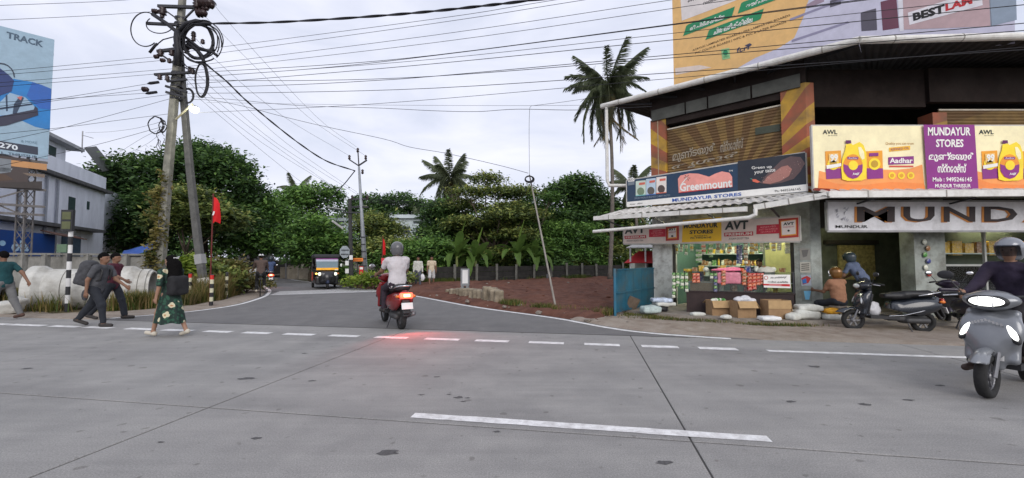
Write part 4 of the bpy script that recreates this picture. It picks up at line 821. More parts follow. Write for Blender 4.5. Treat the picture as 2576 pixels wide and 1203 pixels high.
# big concrete pipes on the verge
m_pipe = mat('cast_concrete_pipe', (.50, .495, .46), .85, var=.18, scale=3, bump=.35, bscale=50, dirt=(.22, .20, .16), damt=.8, dscale=1.6)
def bigpipe(a, b, r_, label, bell=True):
    a = Vector(a); b = Vector(b); d = b - a; l = d.length; R = d.to_track_quat('Z', 'Y').to_matrix().to_4x4(); M = Matrix.Translation(a) @ R; t = .1
    prof = [(r_ - t, 0), (r_ + .10, 0), (r_ + .10, .22), (r_, .38), (r_, l), (r_ - .05, l), (r_ - .05, l + .08), (r_ - t, l + .08)] if bell else [(r_ - t, 0), (r_, 0), (r_, l), (r_ - t, l)]
    root = empty('concrete_pipe', (a.x, a.y, a.z - r_), label, 'pipe', 'large concrete pipes on the verge'); MB().lathe(prof, 40, M, True).build('pipe_wall', m_pipe, root, False)
    for f in (.4, .7): MB().lathe([(r_ + .004, l * f), (r_ + .008, l * f + .01), (r_ + .004, l * f + .02)], 40, M, True).build('cast_seam', mat('seam', (.16, .15, .13), .9), root)
bigpipe((-14.35, 12.7, .60), (-12.55, 13.55, .60), .62, 'large concrete pipe behind the striped sign post')
bigpipe((-12.44, 13.60, .60), (-11.85, 13.88, .60), .60, 'large concrete pipe beside the blue tarpaulin shelter')
bigpipe((-16.3, 12.5, .36), (-15.3, 12.75, .36), .36, 'smaller concrete pipe stub at the foot of the compound wall', False)
sbody('broken_concrete_block', [rbx((-14.0, 11.75, .18), (.28, .16, .16), .04, RX(.35) @ RZ(.4)), rbx((-13.75, 11.8, .28), (.12, .12, .2), .04, RY(.5))], .025, m_pipe, noise=lambda Q: .02 * vnoise(Q * 9)); o = bpy.data.objects['broken_concrete_block']; tag(o, 'broken white concrete block lying in the verge grass', 'rubble')
# blue tarpaulin shelter
ts = empty('tarpaulin_shelter', P(350, 700, 18), 'low shelter with a blue tarpaulin roof behind the poles', 'shelter')
nU, nV = 14, 8; c4 = [P(303, 645, 17.2), P(398, 620, 17.2), P(404, 598, 19.8), P(312, 630, 19.8)]; vs = []
for j in range(nV + 1):
    for i in range(nU + 1):
        u, v = i / nU, j / nV; q_ = c4[0].lerp(c4[1], u).lerp(c4[3].lerp(c4[2], u), v); q_.z += .05 * math.sin(u * 14) * math.sin(v * 6) - .18 * math.sin(math.pi * u) * .5; vs.append(q_)
MB().add(vs, [[j * (nU + 1) + i, j * (nU + 1) + i + 1, (j + 1) * (nU + 1) + i + 1, (j + 1) * (nU + 1) + i] for j in range(nV) for i in range(nU)]).build('tarpaulin', mat('blue_tarpaulin', C(28, 78, 160), .5, var=.2, scale=4), ts, True)
for px, yy in ((308, 17.3), (395, 17.3), (318, 19.6), (405, 19.6)): a = P(px, 640, yy); MB().beam((a.x, a.y, 0), (a.x, a.y, 1.5 if px < 330 else 2.1), .06, .06).build('post', m_darkst, ts)
MB().prism([P(322, 640, 18.6), P(400, 640, 18.6), P(400, 640, 18.7), P(322, 640, 18.7)], (0, 0, -1.5)).build('back_cloth', mat('navy_cloth', (.02, .03, .06), .8), ts)
MB().box(P(345, 690, 18.0), (.5, .35, .4)).build('bench_box', mat('dark_box', (.03, .035, .05), .8), ts)
# striped posts and signs on the left verge
m_bk = mat('black_enamel', (.025, .025, .028), .45, var=.2); m_wh = mat('white_enamel', (.70, .70, .69), .5, var=.08, dirt=(.3, .28, .25), damt=.4)
m_rd = mat('red_enamel', C(190, 40, 34), .5)
def striped(root, base, h, r_, n_, topred=False):
    for i in range(n_):
        m_ = m_bk if (i % 2 == 0) else (m_wh if n_ > 8 else mat('cream_band', (.56, .54, .38), .6, var=.12))
        if topred and i == n_ - 1: m_ = m_rd
        b = Vector(base) + V3(0, 0, h * i / n_); MB().tube([b, b + V3(0, 0, h / n_)], r_, 12).build('stripe_band', m_, root)
sp = P(168, 783, 12.3); sp.z = 0
r = empty('sign_post', sp, 'black and white striped post carrying a dark rectangular sign panel', 'sign post'); striped(r, sp, 2.42, .055, 10)
a = P(156, 528, 12.2); b = P(182, 582, 12.2); MB().box(((a.x + b.x) / 2, 12.22, (a.z + b.z) / 2), ((b.x - a.x) / 2, .04, (a.z - b.z) / 2)).build('sign_panel', m_bk, r); MB().box(((a.x + b.x) / 2, 12.175, (a.z + b.z) / 2 + .14), ((b.x - a.x) / 2 - .04, .004, .11)).build('sign_face', mat('olive_face', (.10, .11, .05), .6), r); MB().box(((a.x + b.x) / 2, 12.175, (a.z + b.z) / 2 - .14), ((b.x - a.x) / 2 - .04, .004, .11)).build('sign_face', MATS['olive_face'], r)
a = P(150, 625, 12.2); MB().box((a.x + .05, 12.22, a.z), (.14, .02, .12)).build('small_plate', mat('green_plate', (.10, .16, .10), .6), r)
for px, Y, lab in ((535, 13.9, 'black and white bollard at the foot of the red flag pole'), (572, 16.4, 'black and white bollard beside the dry grass clump past the flag pole'), (601, 19.4, 'black and white bollard farthest along the side road verge'), (480, 15.2, 'red topped bollard standing between the two leaning poles')):
    b = P(px, 654, Y); b.z = 0; r = empty('bollard', b, lab, 'bollard', 'striped bollards along the verge'); striped(r, b, 1.0, .055, 7, px in (480, 535)); MB().tube([b + V3(0, 0, 1.0), b + V3(0, 0, 1.03)], [.055, .03], 12).build('cap', m_bk, r)
def flagpole(name, base, h, flag_pts, label, r_=.022):
    root = empty(name, base, label, 'flag'); MB().tube([base, base + V3(0, 0, h)], r_, 8).build('pole', mat('red_pole', C(96, 30, 26), .6), root)
    vs = []; nU, nV = 6, 12; f = flag_pts
    for j in range(nV + 1):
        for i in range(nU + 1):
            u, v = i / nU, j / nV; wv = f[0] * u * (1 - .35 * v) ; vs.append(base + V3(.02 + wv * .8, .10 * math.sin(5 * u + 3 * v) * u, h - .12 - f[1] * v - .22 * u * (1 - v) + .03 * math.sin(7 * u + 4 * v)))
    MB().add(vs, [[j * (nU + 1) + i, j * (nU + 1) + i + 1, (j + 1) * (nU + 1) + i + 1, (j + 1) * (nU + 1) + i] for j in range(nV) for i in range(nU)]).build('flag', mat('red_flag', C(205, 24, 30), .7, var=.1), root, True)
    return root
b = P(531, 654, 14.05); b.z = 0; fl = flagpole('flag_pole', b, 3.72, (.34, .85), 'tall thin red pole flying a red flag beside the bollards')
c = b + V3(.12, -.12, 3.05); MB().prism([c + V3(-.05, 0, -.07), c + V3(.0, 0, -.07), c + V3(.04, 0, .05), c + V3(-.01, 0, .07)], (0, -.004, 0)).build('emblem', m_wh, fl)
b = P(962, 654, 19.5); b.z = 0.05; flagpole('flag_pole', b, 2.55, (.16, .75), 'short red pole with a narrow red flag by the lot wall')
r, pl = board('red_poster', 'small red poster on a stake beside the short flag pole', 'poster', tuple(P(959, 654, 19.3)[:2]), tuple(P(973, 654, 19.3)[:2]), (1.58, 1.58, 1.30, 1.30), paint(200, 60, 70), .01); MB().beam(P(966, 654, 19.33) - V3(0, 0, .15), P(966, 725, 19.33), .03, .03).build('stake', m_darkst, r); pl.disc(966, 660, 4, 5, paint(240, 200, 200), 1)
# far things along the side road
r = empty('meter_cabinet', G(1170, 747), 'grey and white roadside meter cabinet on a rubble plinth', 'cabinet'); c = G(1170, 747); c.z = 0
MB().box((c.x, c.y, .80), (.17, .12, .34)).build('upper_case', mat('cabinet_grey', (.20, .21, .22), .6), r); MB().box((c.x + .01, c.y - .125, .82), (.11, .006, .27)).build('door_panel', m_wh, r)
MB().box((c.x - .10, c.y, .22), (.05, .11, .25)).build('leg', MATS['cabinet_grey'], r); MB().box((c.x + .10, c.y, .22), (.05, .11, .25)).build('leg', MATS['cabinet_grey'], r); MB().box((c.x, c.y - .05, .25), (.05, .04, .16)).build('switch_box', m_bk, r); MB().box((c.x, c.y - .06, .1), (.045, .05, .09)).build('switch_cover', m_wh, r)
mrub = mat('rubble_masonry', (.26, .22, .16), .95, var=.35, scale=5, bump=.7, bscale=18, dirt=(.10, .08, .05), damt=.8, dscale=3)
rub = empty('rubble_plinth', G(1200, 750), 'low broken rubble masonry plinth at the lot edge', 'plinth'); rs = random.Random(5)
for i in range(16):
    f = i / 15; a = G(1128, 742).lerp(G(1258, 764), f); h = .14 + .10 * math.sin(f * 3) + (.12 if f > .75 else 0)
    V_, Q_ = snet([rbx((a.x + rs.uniform(-.05, .05), a.y + .12 + rs.uniform(-.06, .06), h * .6), (.16, .2, h), .05, RZ(rs.uniform(-.3, .3)))], .03, noise=lambda Q: .025 * vnoise(Q * 7)); npmesh('stone', V_, Q_, mrub, rub, True)
a = G(1285, 766); o = MB().box((a.x, a.y, .06), (.32, .10, .035), RZ(-.75)).build('kerb_stone', m_pipe); tag(o, 'loose white kerb stone lying at the edge of the soil', 'kerb stone')
a = G(1010 + 55, 728); o = MB().box((a.x + .1, a.y, .06), (.55, .3, .04), RZ(-.3)).build('stone_slab', m_slab); tag(o, 'flat stone slab beside the two walking men', 'slab')
# lot fence: dark block wall with concrete posts
m_blk = mat('dark_block_wall', (.022, .021, .019), .95, var=.4, scale=4, bump=.5, bscale=12); m_post = mat('concrete_post', (.12, .118, .105), .9, var=.3, scale=5, dirt=(.08, .08, .07), damt=.7)
fA = P(1085, 654, 26.3); fB = P(1565, 654, 36.2); fA.z = fB.z = 0; fe = empty('lot_fence', (fA + fB) / 2, 'dark block wall with concrete posts along the back of the soil lot', 'fence')
fd = (fB - fA); L_ = fd.length; fd.normalize(); fn = Vector((fd.y, -fd.x, 0)); npst = 12
for i in range(npst):
    a = fA + fd * (L_ * i / (npst - 1)); MB().beam(a + fn * .1, a + fn * .1 + V3(rs.uniform(-.03, .03), 0, 1.22 + rs.uniform(-.05, .08)), .16, .14).build('post', m_post, fe)
    if i < npst - 1:
        b = fA + fd * (L_ * (i + 1) / (npst - 1))
        for k in range(3): MB().prism([a + V3(0, 0, .36 * k), b + V3(0, 0, .36 * k), b + V3(0, 0, .36 * k) - fn * .1, a + V3(0, 0, .36 * k) - fn * .1], (0, 0, .34)).build('wall_course', m_blk, fe)
# other far buildings
m_fw = mat('far_white_wall', (.55, .62, .64), .85, var=.1, scale=1.2, dirt=(.25, .3, .3), damt=.6)
a = P(980, 654, 46); fb = empty('white_house', (-11, 48, 0), 'white flat roofed house half hidden behind the trees', 'house')
def pbx(px0, px1, y0, y1, Y, dep): a = P(px0, y0, Y); b = P(px1, y1, Y); return MB().prism([V3(a.x, Y, b.z), V3(b.x, Y, b.z), V3(b.x, Y + dep, b.z), V3(a.x, Y + dep, b.z)], (0, 0, a.z - b.z))
pbx(984, 1072, 548, 690, 46, 8).build('wall', m_fw, fb); pbx(980, 1074, 540, 549, 45.6, 9).build('roof_slab', m_fw, fb); pbx(822, 868, 548, 600, 44, 4).build('wall', m_fw, fb)
for x0, x1, y0, y1 in ((1040, 1066, 556, 562), (1000, 1030, 570, 590), (1045, 1066, 572, 592)): pbx(x0, x1, y0, y1, 45.95, .06).build('window', mat('far_window', (.05, .06, .07), .3), fb)
for y0 in (556, 564): pbx(826, 866, y0, y0 + 4, 43.95, .06).build('louvre', MATS['far_window'], fb)
mb = MB().prism([P(820, 521, 42), P(868, 528, 42), P(868, 532, 45), P(820, 525, 45)], (0, 0, .06)); mb.build('porch_roof', mat('pale_sheet', (.4, .42, .4), .7), fb)
sh = empty('road_shed', P(650, 680, 40), 'dark shed with a low tiled roof past the bend in the side road', 'shed')
pbx(600, 690, 657, 690, 40, 5).build('wall', mat('shed_wall', (.05, .045, .04), .9), sh); mb = MB(); mb.prism([P(596, 660, 39.4), P(694, 660, 39.4), P(684, 640, 43), P(606, 640, 43)], (0, 0, .12)); mb.build('roof', mat('dark_tiles', (.035, .028, .025), .9), sh)
cwl = empty('roadside_wall', P(745, 700, 33), 'low cream roadside wall before the bend', 'wall'); mcw = mat('cream_wall', (.42, .37, .30), .9, var=.2, scale=2, dirt=(.15, .13, .1), damt=.7)
for x0, x1, Y, y0 in ((705, 722, 34, 672), (724, 748, 33.4, 668), (752, 778, 32.6, 675)): pbx(x0, x1, y0, 702, Y, .2).build('wall_panel', mcw, cwl)
# red canopy kiosk beyond the gate
k = empty('red_kiosk', P(1612, 740, 15.5), 'small roadside kiosk with a red sloping canopy beyond the blue gate', 'kiosk')
a, b, c, d_ = P(1570, 661, 14.8), P(1655, 661, 14.8), P(1650, 632, 15.9), P(1606, 632, 15.9)
MB().prism([a, b, c, d_], (0, .02, -.02)).build('canopy', mat('red_canopy', C(196, 52, 58), .6), k)
MB().prism([P(1575, 625, 14.9), P(1660, 625, 14.9), P(1660, 618, 16.5), P(1590, 618, 16.5)], (0, 0, .03)).build('roof_sheet', m_sheet, k)
pbx(1597, 1625, 661, 700, 15.6, .5).build('cabinet', mat('lit_cabinet', (.55, .6, .5), .6), k); pbx(1630, 1665, 640, 690, 16.2, .6).build('counter', m_dark, k)
for px in (1586, 1624): a = P(px, 654, 14.9); MB().tube([(a.x, a.y, 0), (a.x, a.y, 1.95)], .03, 8).build('post', m_wh, k)
# blue sheet gate
m_bg = mat('blue_sheet_metal', C(36, 96, 120), .55, .2, var=.2, scale=3, dirt=(.09, .08, .06), damt=.7, dscale=2)
g0 = V3(2.72, 11.15, 0); g1 = V3(3.83, 12.6, 0); g2 = V3(4.46, 13.35, 0)
gt = empty('blue_gate', (g0 + g1) / 2, 'battered blue sheet metal gate beside the shop counter', 'gate')
for a, b, n_ in ((g0, g1, 3), (g1, g2, 2)):
    dd = (b - a) / n_
    for i in range(n_): MB().prism([a + dd * i + V3(0, 0, .12), a + dd * (i + 1) - dd * .02 + V3(0, 0, .12), a + dd * (i + 1) - dd * .02 + V3(.01, .01, 1.24), a + dd * i + V3(.01, .01, 1.24)], (.015, -.012, 0)).build('sheet_panel', m_bg, gt)
    for z in (.14, .62, 1.24): MB().beam(a + V3(.02, -.02, z), b + V3(.02, -.02, z), .04, .04).build('rail', m_bg, gt)
MB().beam(g0 + V3(-.02, -.03, 0), g0 + V3(-.02, -.03, 1.27), .06, .06).build('gate_post', m_bg, gt)
o = MB().box(P(1588, 770, 11.9), (.24, .02, .26), RZ(.6) @ RX(.35) @ RY(.3)).build('scrap_board', mat('scrap_wood', (.16, .12, .09), .9, var=.3)); tag(o, 'old wooden board leaning inside the blue gate', 'board')

for i, (px, yy, c_) in enumerate(((352, 758, (.45, .40, .38)), (364, 762, (.40, .24, .22)), (374, 757, (.50, .48, .45)), (340, 764, (.30, .20, .17)))):
    a = G(px, yy); o = sbody('litter_bag', [elp((a.x, a.y, .08), (.24, .18, .11))], .025, mat('litter_%d' % i, c_, .6, var=.4, scale=12), noise=lambda Q: .03 * vnoise(Q * 9)); tag(o, ('white', 'pink', 'pale grey', 'brown')[i] + ' litter bag dumped on the verge before the pipes', 'litter', 'litter on the verge')
# ------------------------------------------------------------------ vegetation
m_bark = mat('bark', (.10, .08, .06), .95, var=.35, scale=6, bump=.6, bscale=20)
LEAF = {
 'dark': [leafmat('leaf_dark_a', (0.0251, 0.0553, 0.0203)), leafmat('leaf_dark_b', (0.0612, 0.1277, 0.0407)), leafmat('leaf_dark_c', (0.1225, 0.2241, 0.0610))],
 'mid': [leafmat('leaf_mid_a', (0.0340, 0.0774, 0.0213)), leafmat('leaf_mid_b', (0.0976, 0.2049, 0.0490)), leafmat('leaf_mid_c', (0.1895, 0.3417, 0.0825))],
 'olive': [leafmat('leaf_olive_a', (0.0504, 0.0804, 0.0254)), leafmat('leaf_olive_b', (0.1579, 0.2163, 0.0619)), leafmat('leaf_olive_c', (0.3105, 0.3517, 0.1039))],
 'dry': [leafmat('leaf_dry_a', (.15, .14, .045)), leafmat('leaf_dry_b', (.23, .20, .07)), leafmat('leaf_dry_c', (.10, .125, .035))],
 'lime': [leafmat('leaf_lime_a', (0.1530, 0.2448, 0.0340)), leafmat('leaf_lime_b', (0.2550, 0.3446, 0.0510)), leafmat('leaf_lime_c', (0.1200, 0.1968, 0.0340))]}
def leaf_quads(C_, A, B, droop=.0):      # centres, half length vectors, half width vectors
    n_ = len(C_); V = np.empty((n_, 4, 3)); V[:, 0] = C_ - A; V[:, 1] = C_ + B; V[:, 2] = C_ + A; V[:, 3] = C_ - B
    V[:, 2, 2] -= droop; return V.reshape(-1, 3), np.arange(n_ * 4).reshape(-1, 4)
def crown_geo(lobes, n, leaf, seed, flat=.5, per=10, clump=.45, inner=.25):
    g = np.random.default_rng(seed); lob = np.array([[*c, *r] for c, r in lobes], 'd'); w = (lob[:, 3] * lob[:, 4] + lob[:, 3] * lob[:, 5]) ; w /= w.sum()
    nc = n // per; li = g.choice(len(lob), nc, p=w); d = g.normal(size=(nc, 3)); d /= np.linalg.norm(d, axis=1)[:, None]; d[:, 2] = np.where(d[:, 2] < -.5, -d[:, 2] * .5, d[:, 2])
    rr = (1 - inner * g.random(nc) ** 2)[:, None] * (1 + .16 * vnoise(d * 2.6 + li[:, None] * 3.1))[:, None]
    cc = lob[li, :3] + d * lob[li, 3:] * rr
    ci = np.repeat(np.arange(nc), per); off = g.normal(size=(nc * per, 3)) * clump * np.array([1, 1, flat]); c = cc[ci] + off
    a = g.normal(size=(nc * per, 3)); a[:, 2] *= .45; a += d[ci] * .6; a /= np.linalg.norm(a, axis=1)[:, None]
    up = np.tile(np.array([0, 0, 1.]), (nc * per, 1)) + g.normal(size=(nc * per, 3)) * .55 + d[ci] * .5
    b = np.cross(a, up); b /= np.maximum(np.linalg.norm(b, axis=1), 1e-6)[:, None]
    s_ = leaf * (.6 + .8 * g.random(nc * per))[:, None]
    V, Q = leaf_quads(c, a * s_, b * s_ * .42, leaf * .25)
    tone = np.clip((g.random(nc) * 2.2 + d[:, 2] * .9 + .1 * g.normal(size=nc)), 0, 2.99).astype(int)  # upward clumps lean to the last tone: top light painted into the crowns
    return V, Q, tone[ci]
def branches(mb, base, lobes, r0, seed, fork=.45):
    g = random.Random(seed); base = Vector(base); cen = sum((Vector(c) for c, r in lobes), Vector()) / len(lobes); fk = base.lerp(Vector((cen.x, cen.y, cen.z)), fork)
    fk.x = base.x + (cen.x - base.x) * .3; fk.y = base.y + (cen.y - base.y) * .3
    mid = base.lerp(fk, .5) + V3(g.uniform(-.1, .1), g.uniform(-.1, .1), 0); mb.tube([base, mid, fk], [r0, r0 * .8, r0 * .65], 9)
    for c, r in lobes:
        c = Vector(c); m_ = fk.lerp(c, .5) + V3(g.uniform(-.3, .3), g.uniform(-.3, .3), -.2); mb.tube([fk, m_, c], [r0 * .5, r0 * .3, r0 * .1], 6)
        for k in range(3): e = c + V3(g.uniform(-1, 1) * r[0] * .8, g.uniform(-1, 1) * r[1] * .8, g.uniform(-.2, .8) * r[2]); mb.tube([m_.lerp(c, .6), e], [r0 * .16, r0 * .04], 5)
    return mb
def tree(name, base, lobes, n, leaf, kind, seed, label, group=None, r0=.22, cat='tree', **kw):
    root = empty(name, base, label, cat, group); V, Q, t = crown_geo(lobes, n, leaf, seed, **kw)
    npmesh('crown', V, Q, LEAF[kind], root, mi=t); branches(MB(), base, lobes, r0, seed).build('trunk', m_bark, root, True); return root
def pl_(px, py, Y, rx, rz, ry=None):     # lobe centred on a sight line at depth Y, radii in photo pixels
    c = P(px, py, Y); k_ = Y / F; return (tuple(c), (rx * k_, (ry or rx) * k_, rz * k_))
def gz(px, Y, z=-.1): a = P(px, 654, Y); return Vector((a.x, a.y, z))
# big dark trees on the left
tree('spreading_tree', gz(330, 30), [pl_(290, 500, 30, 75, 60), pl_(350, 450, 30, 80, 55), pl_(260, 580, 29, 55, 55), pl_(400, 540, 28.5, 70, 70), pl_(330, 600, 28.5, 80, 50)], 22000, .17, 'dark', 1, 'dense dark broadleaf tree hiding the end of the white building', 'trees left of the side road', .3)
tree('spreading_tree', gz(510, 32), [pl_(470, 440, 32, 85, 60), pl_(540, 430, 32, 75, 55), pl_(510, 390, 33, 60, 28), pl_(590, 480, 32, 60, 60), pl_(470, 530, 31, 90, 70), pl_(570, 570, 30.5, 80, 60)], 26000, .17, 'dark', 2, 'tallest dark broadleaf tree behind the two leaning poles', 'trees left of the side road', .32)
tree('spreading_tree', gz(630, 34), [pl_(630, 520, 34, 55, 45), pl_(670, 560, 34, 60, 55), pl_(620, 600, 32, 60, 45), pl_(660, 620, 31.5, 45, 40)], 15000, .17, 'mid', 3, 'mid green tree leaning over the bend in the side road', 'trees left of the side road', .25)
tree('feathery_tree', gz(455, 24), [pl_(470, 500, 24, 60, 30), pl_(520, 545, 24, 60, 30), pl_(440, 560, 24, 55, 40), pl_(560, 560, 25, 50, 35)], 9000, .14, 'olive', 4, 'lighter olive green tree with feathery sprays between the leaning poles', 'trees left of the side road', .14, inner=.7, clump=.35)
# trees beyond the bend
tree('round_tree', gz(770, 48), [pl_(740, 520, 48, 55, 50), pl_(800, 505, 48, 60, 42), pl_(855, 600, 48, 45, 35), pl_(770, 590, 47, 80, 60)], 13000, .22, 'mid', 5, 'bright green round tree behind the auto rickshaw', 'trees beyond the bend', .3)
tree('round_tree', gz(950, 60), [pl_(930, 520, 60, 55, 30), pl_(1000, 515, 60, 60, 28), pl_(960, 570, 58, 80, 50), pl_(1060, 535, 60, 45, 30)], 12000, .24, 'dark', 6, 'distant dark tree behind the white house', 'trees beyond the bend', .3)
tree('roadside_tree', gz(780, 30), [pl_(765, 600, 30, 35, 35), pl_(800, 580, 30, 35, 35), pl_(790, 640, 29.5, 50, 40), pl_(840, 620, 30, 40, 45)], 10000, .16, 'mid', 7, 'leafy green tree with big clear leaves right behind the auto rickshaw', 'small trees by the bend', .12)
tree('roadside_tree', gz(960, 32), [pl_(935, 575, 32, 40, 38), pl_(970, 590, 32, 38, 40), pl_(1015, 635, 31, 45, 28), pl_(960, 640, 30, 65, 35)], 12000, .15, 'olive', 8, 'olive green bushy tree in front of the white house', 'small trees by the bend', .14)
tree('roadside_tree', gz(1040, 30), [pl_(1045, 640, 29, 50, 30), pl_(1090, 635, 29, 45, 35), pl_(990, 660, 28.5, 45, 25)], 7500, .14, 'mid', 9, 'low mid green bush tree behind the two walking men', 'small trees by the bend', .1)
# right hand group
def layered(px, y, Y, w, h, k_=6, seed=0):
    g = random.Random(seed); L_ = []
    for i in range(k_):
        f = i / (k_ - 1); yy = y + h * f; ww = w * (.45 + .55 * math.sin(.6 + 2.0 * f))
        for j in (-1, 0, 1): L_.append(pl_(px + j * ww * .62 + g.uniform(-22, 22), yy + abs(j) * 16 + g.uniform(-18, 18), Y + g.uniform(-2, 2), ww * g.uniform(.34, .56), h / k_ * g.uniform(.5, .85), ww * .5))
    return L_
tree('layered_tree', gz(1240, 34), layered(1240, 470, 34, 105, 150, 6, 3), 26000, .14, 'olive', 10, 'broad olive green tree with layered sprays behind the banana plants', 'trees behind the soil lot', .25, flat=.22, clump=.5)
tree('layered_tree', gz(1350, 38), layered(1340, 490, 38, 90, 140, 5, 4), 15000, .15, 'mid', 11, 'green layered tree behind the thin leaning pole', 'trees behind the soil lot', .25, flat=.3)
tree('spreading_tree', gz(1460, 42), [pl_(1420, 500, 42, 55, 45), pl_(1460, 475, 42, 45, 35), pl_(1490, 530, 42, 60, 55), pl_(1440, 580, 40, 80, 60), pl_(1540, 570, 40, 60, 60)], 17000, .22, 'dark', 12, 'dark broadleaf tree behind the tall coconut palm trunk', 'trees behind the soil lot', .3)
tree('spreading_tree', gz(1115, 36), [pl_(1110, 560, 36, 45, 60), pl_(1090, 620, 35, 50, 50), pl_(1140, 590, 36, 45, 55)], 12000, .18, 'dark', 13, 'very dark tree between the white house and the layered tree', 'trees behind the soil lot', .25)
tree('garden_tree', gz(1410, 37), [pl_(1400, 600, 37, 50, 45), pl_(1460, 610, 37, 55, 50), pl_(1370, 630, 35.5, 40, 30), pl_(1440, 645, 36.5, 60, 25)], 13000, .14, 'mid', 14, 'mid green garden tree over the right part of the lot fence', 'trees behind the soil lot', .16, flat=.3)
tree('garden_tree', gz(1530, 40), [pl_(1520, 600, 40, 50, 50), pl_(1570, 590, 40, 50, 50), pl_(1550, 640, 39, 60, 35)], 10000, .16, 'olive', 15, 'olive garden tree where the fence meets the shop', 'trees behind the soil lot', .16)
# the wood that closes the view
g = random.Random(9); lobes = []
for i in range(46):
    px = 150 + i * 34 + g.uniform(-14, 14); top = 560 if px < 1100 else 545
    lobes.append(pl_(px, top + g.uniform(0, 60), 66 + g.uniform(-5, 5), 42, 48)); lobes.append(pl_(px, 635 + g.uniform(-10, 10), 62, 45, 40))
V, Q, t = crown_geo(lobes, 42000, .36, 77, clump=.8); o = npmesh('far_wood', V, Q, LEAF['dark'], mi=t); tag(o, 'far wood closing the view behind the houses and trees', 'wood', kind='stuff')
# understorey shrubs
def shrub(px, Y, w, h, kind, n, label, group, seed, leaf=.1, z0=0):
    k_ = Y / F; b = gz(px, Y, z0); g = random.Random(seed); L_ = []
    for i in range(4): L_.append(((b.x + g.uniform(-.5, .5) * w, b.y + g.uniform(-.3, .3) * w, z0 + h * g.uniform(.35, .7)), (w * .45, w * .4, h * .38)))
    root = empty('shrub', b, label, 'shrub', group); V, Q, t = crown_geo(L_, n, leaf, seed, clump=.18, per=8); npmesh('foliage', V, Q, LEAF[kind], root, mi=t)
    mb = MB(); [mb.tube([b + V3(g.uniform(-.1, .1), 0, -.05), Vector(c)], [.03, .012], 5) for c, r in L_]; mb.build('stem', m_bark, root)
for a in ((578, 18.6, 1.1, 1.9, 'dry', 6500, 'tall dry golden bush beside the far bollards', 31, .085), (622, 19.6, 1.2, .62, 'dry', 3500, 'low dry bush at the left edge of the side road', 32, .075), (480, 17.2, .8, 1.6, 'lime', 2200, 'yellow green bush between the leaning poles', 33, .12), (545, 17.5, .9, 1.3, 'olive', 2200, 'olive bush behind the flag pole', 34, .11),
          (440, 17.0, 1.1, 1.0, 'dry', 2200, 'dry weeds at the foot of the leaning pole', 35, .1), (935, 21.5, 1.3, .8, 'lime', 2600, 'yellow green weeds below the steel pole', 36, .09), (985, 22.5, 1.5, .9, 'olive', 2200, 'olive weeds beside the short flag pole', 37, .09), (870, 23.6, .8, 1.2, 'mid', 1600, 'green bush at the foot of the dark pole', 38, .1)):
    shrub(a[0], a[1], a[2], a[3], a[4], a[5], a[6], 'roadside shrubs', a[7], a[8])
for i, (px, Y) in enumerate(((1085, 28.5), (1105, 31.5), (1240, 33), (1262, 33), (1395, 34.5), (1440, 35.5), (1490, 36.5), (1540, 37.5), (1585, 38), (1180, 32), (1330, 34))):
    shrub(px, Y, 1.7, 1.75, ('mid', 'dark', 'olive')[i % 3], 2600, 'leafy green shrub rising just behind the lot fence', 'shrubs behind the lot fence', 50 + i, .15)
# dry creeper up the leaning pole
pa = P(400, 756, 15.5); pb = P(463, -60, 15.5); pd = (pb - pa); L_ = []
for i in range(16): f = .02 + .36 * i / 15; c = pa + pd * f; L_.append(((c.x - .12 + .1 * math.sin(i), c.y - .15, c.z), (.24 - .16 * i / 15 + .08 * math.sin(i * 2.1), .22, .3)))
V, Q, t = crown_geo(L_, 1700, .085, 90, clump=.10, per=8); o = npmesh('creeper', V, Q, LEAF['dry'], mi=t); tag(o, 'dry yellow creeper climbing the leaning concrete pole', 'creeper')
# coconut palms
m_frond = [leafmat('frond_a', (.080, .105, .062)), leafmat('frond_b', (.125, .155, .092)), leafmat('frond_dry', (.20, .15, .08))]
def frond_mesh(L_, seed, droop, dry=False):
    g = np.random.default_rng(seed); n_ = 88; V = []; Q = []; M_ = []
    def sp(t): return np.array([L_ * (t - .18 * droop * t * t), 0, L_ * (.42 * t - droop * 1.0 * t * t)])
    prev = None
    for i in range(13):
        p_ = sp(i / 12); r_ = .035 * (1 - i / 13) + .006
        ring = [p_ + np.array([0, r_ * math.cos(a), r_ * math.sin(a)]) for a in (0, 2.1, 4.2)]; b = len(V); V += ring
        if i: Q += [[b - 3 + k, b - 3 + (k + 1) % 3, b + (k + 1) % 3, b + k] for k in range(3)]; M_ += [1] * 3
    for i in range(n_):
        t = .12 + .88 * i / n_; p_ = sp(t); ll = .78 * math.sin(math.pi * (.12 + .80 * t)) ** .7 * (.85 + .3 * g.random())
        for s_ in (-1, 1):
            if g.random() < .06: continue
            d = np.array([.45 + .3 * t, s_ * .62, -.55 - .55 * droop + .2 * g.normal()]); d /= np.linalg.norm(d); e = p_ + d * ll * np.array([1, 1, 1]); e[2] -= .12 * ll; w_ = .021
            b = len(V); V += [p_ - [w_, 0, 0], p_ + [w_, 0, 0], (p_ + e) / 2 + [w_ * 1.2, 0, .04], e]; Q.append([b, b + 1, b + 2, b + 3]); M_.append(2 if dry and g.random() < .7 else (0 if g.random() < .6 else 1))
    me = bpy.data.meshes.new('frond'); me.from_pydata([tuple(v) for v in V], [], Q); me.polygons.foreach_set('material_index', M_)
    for m_ in m_frond: me.materials.append(m_)
    return me
m_ptr = mat('palm_trunk', (.16, .14, .12), .95, var=.3, scale=5, bump=.5, bscale=14)
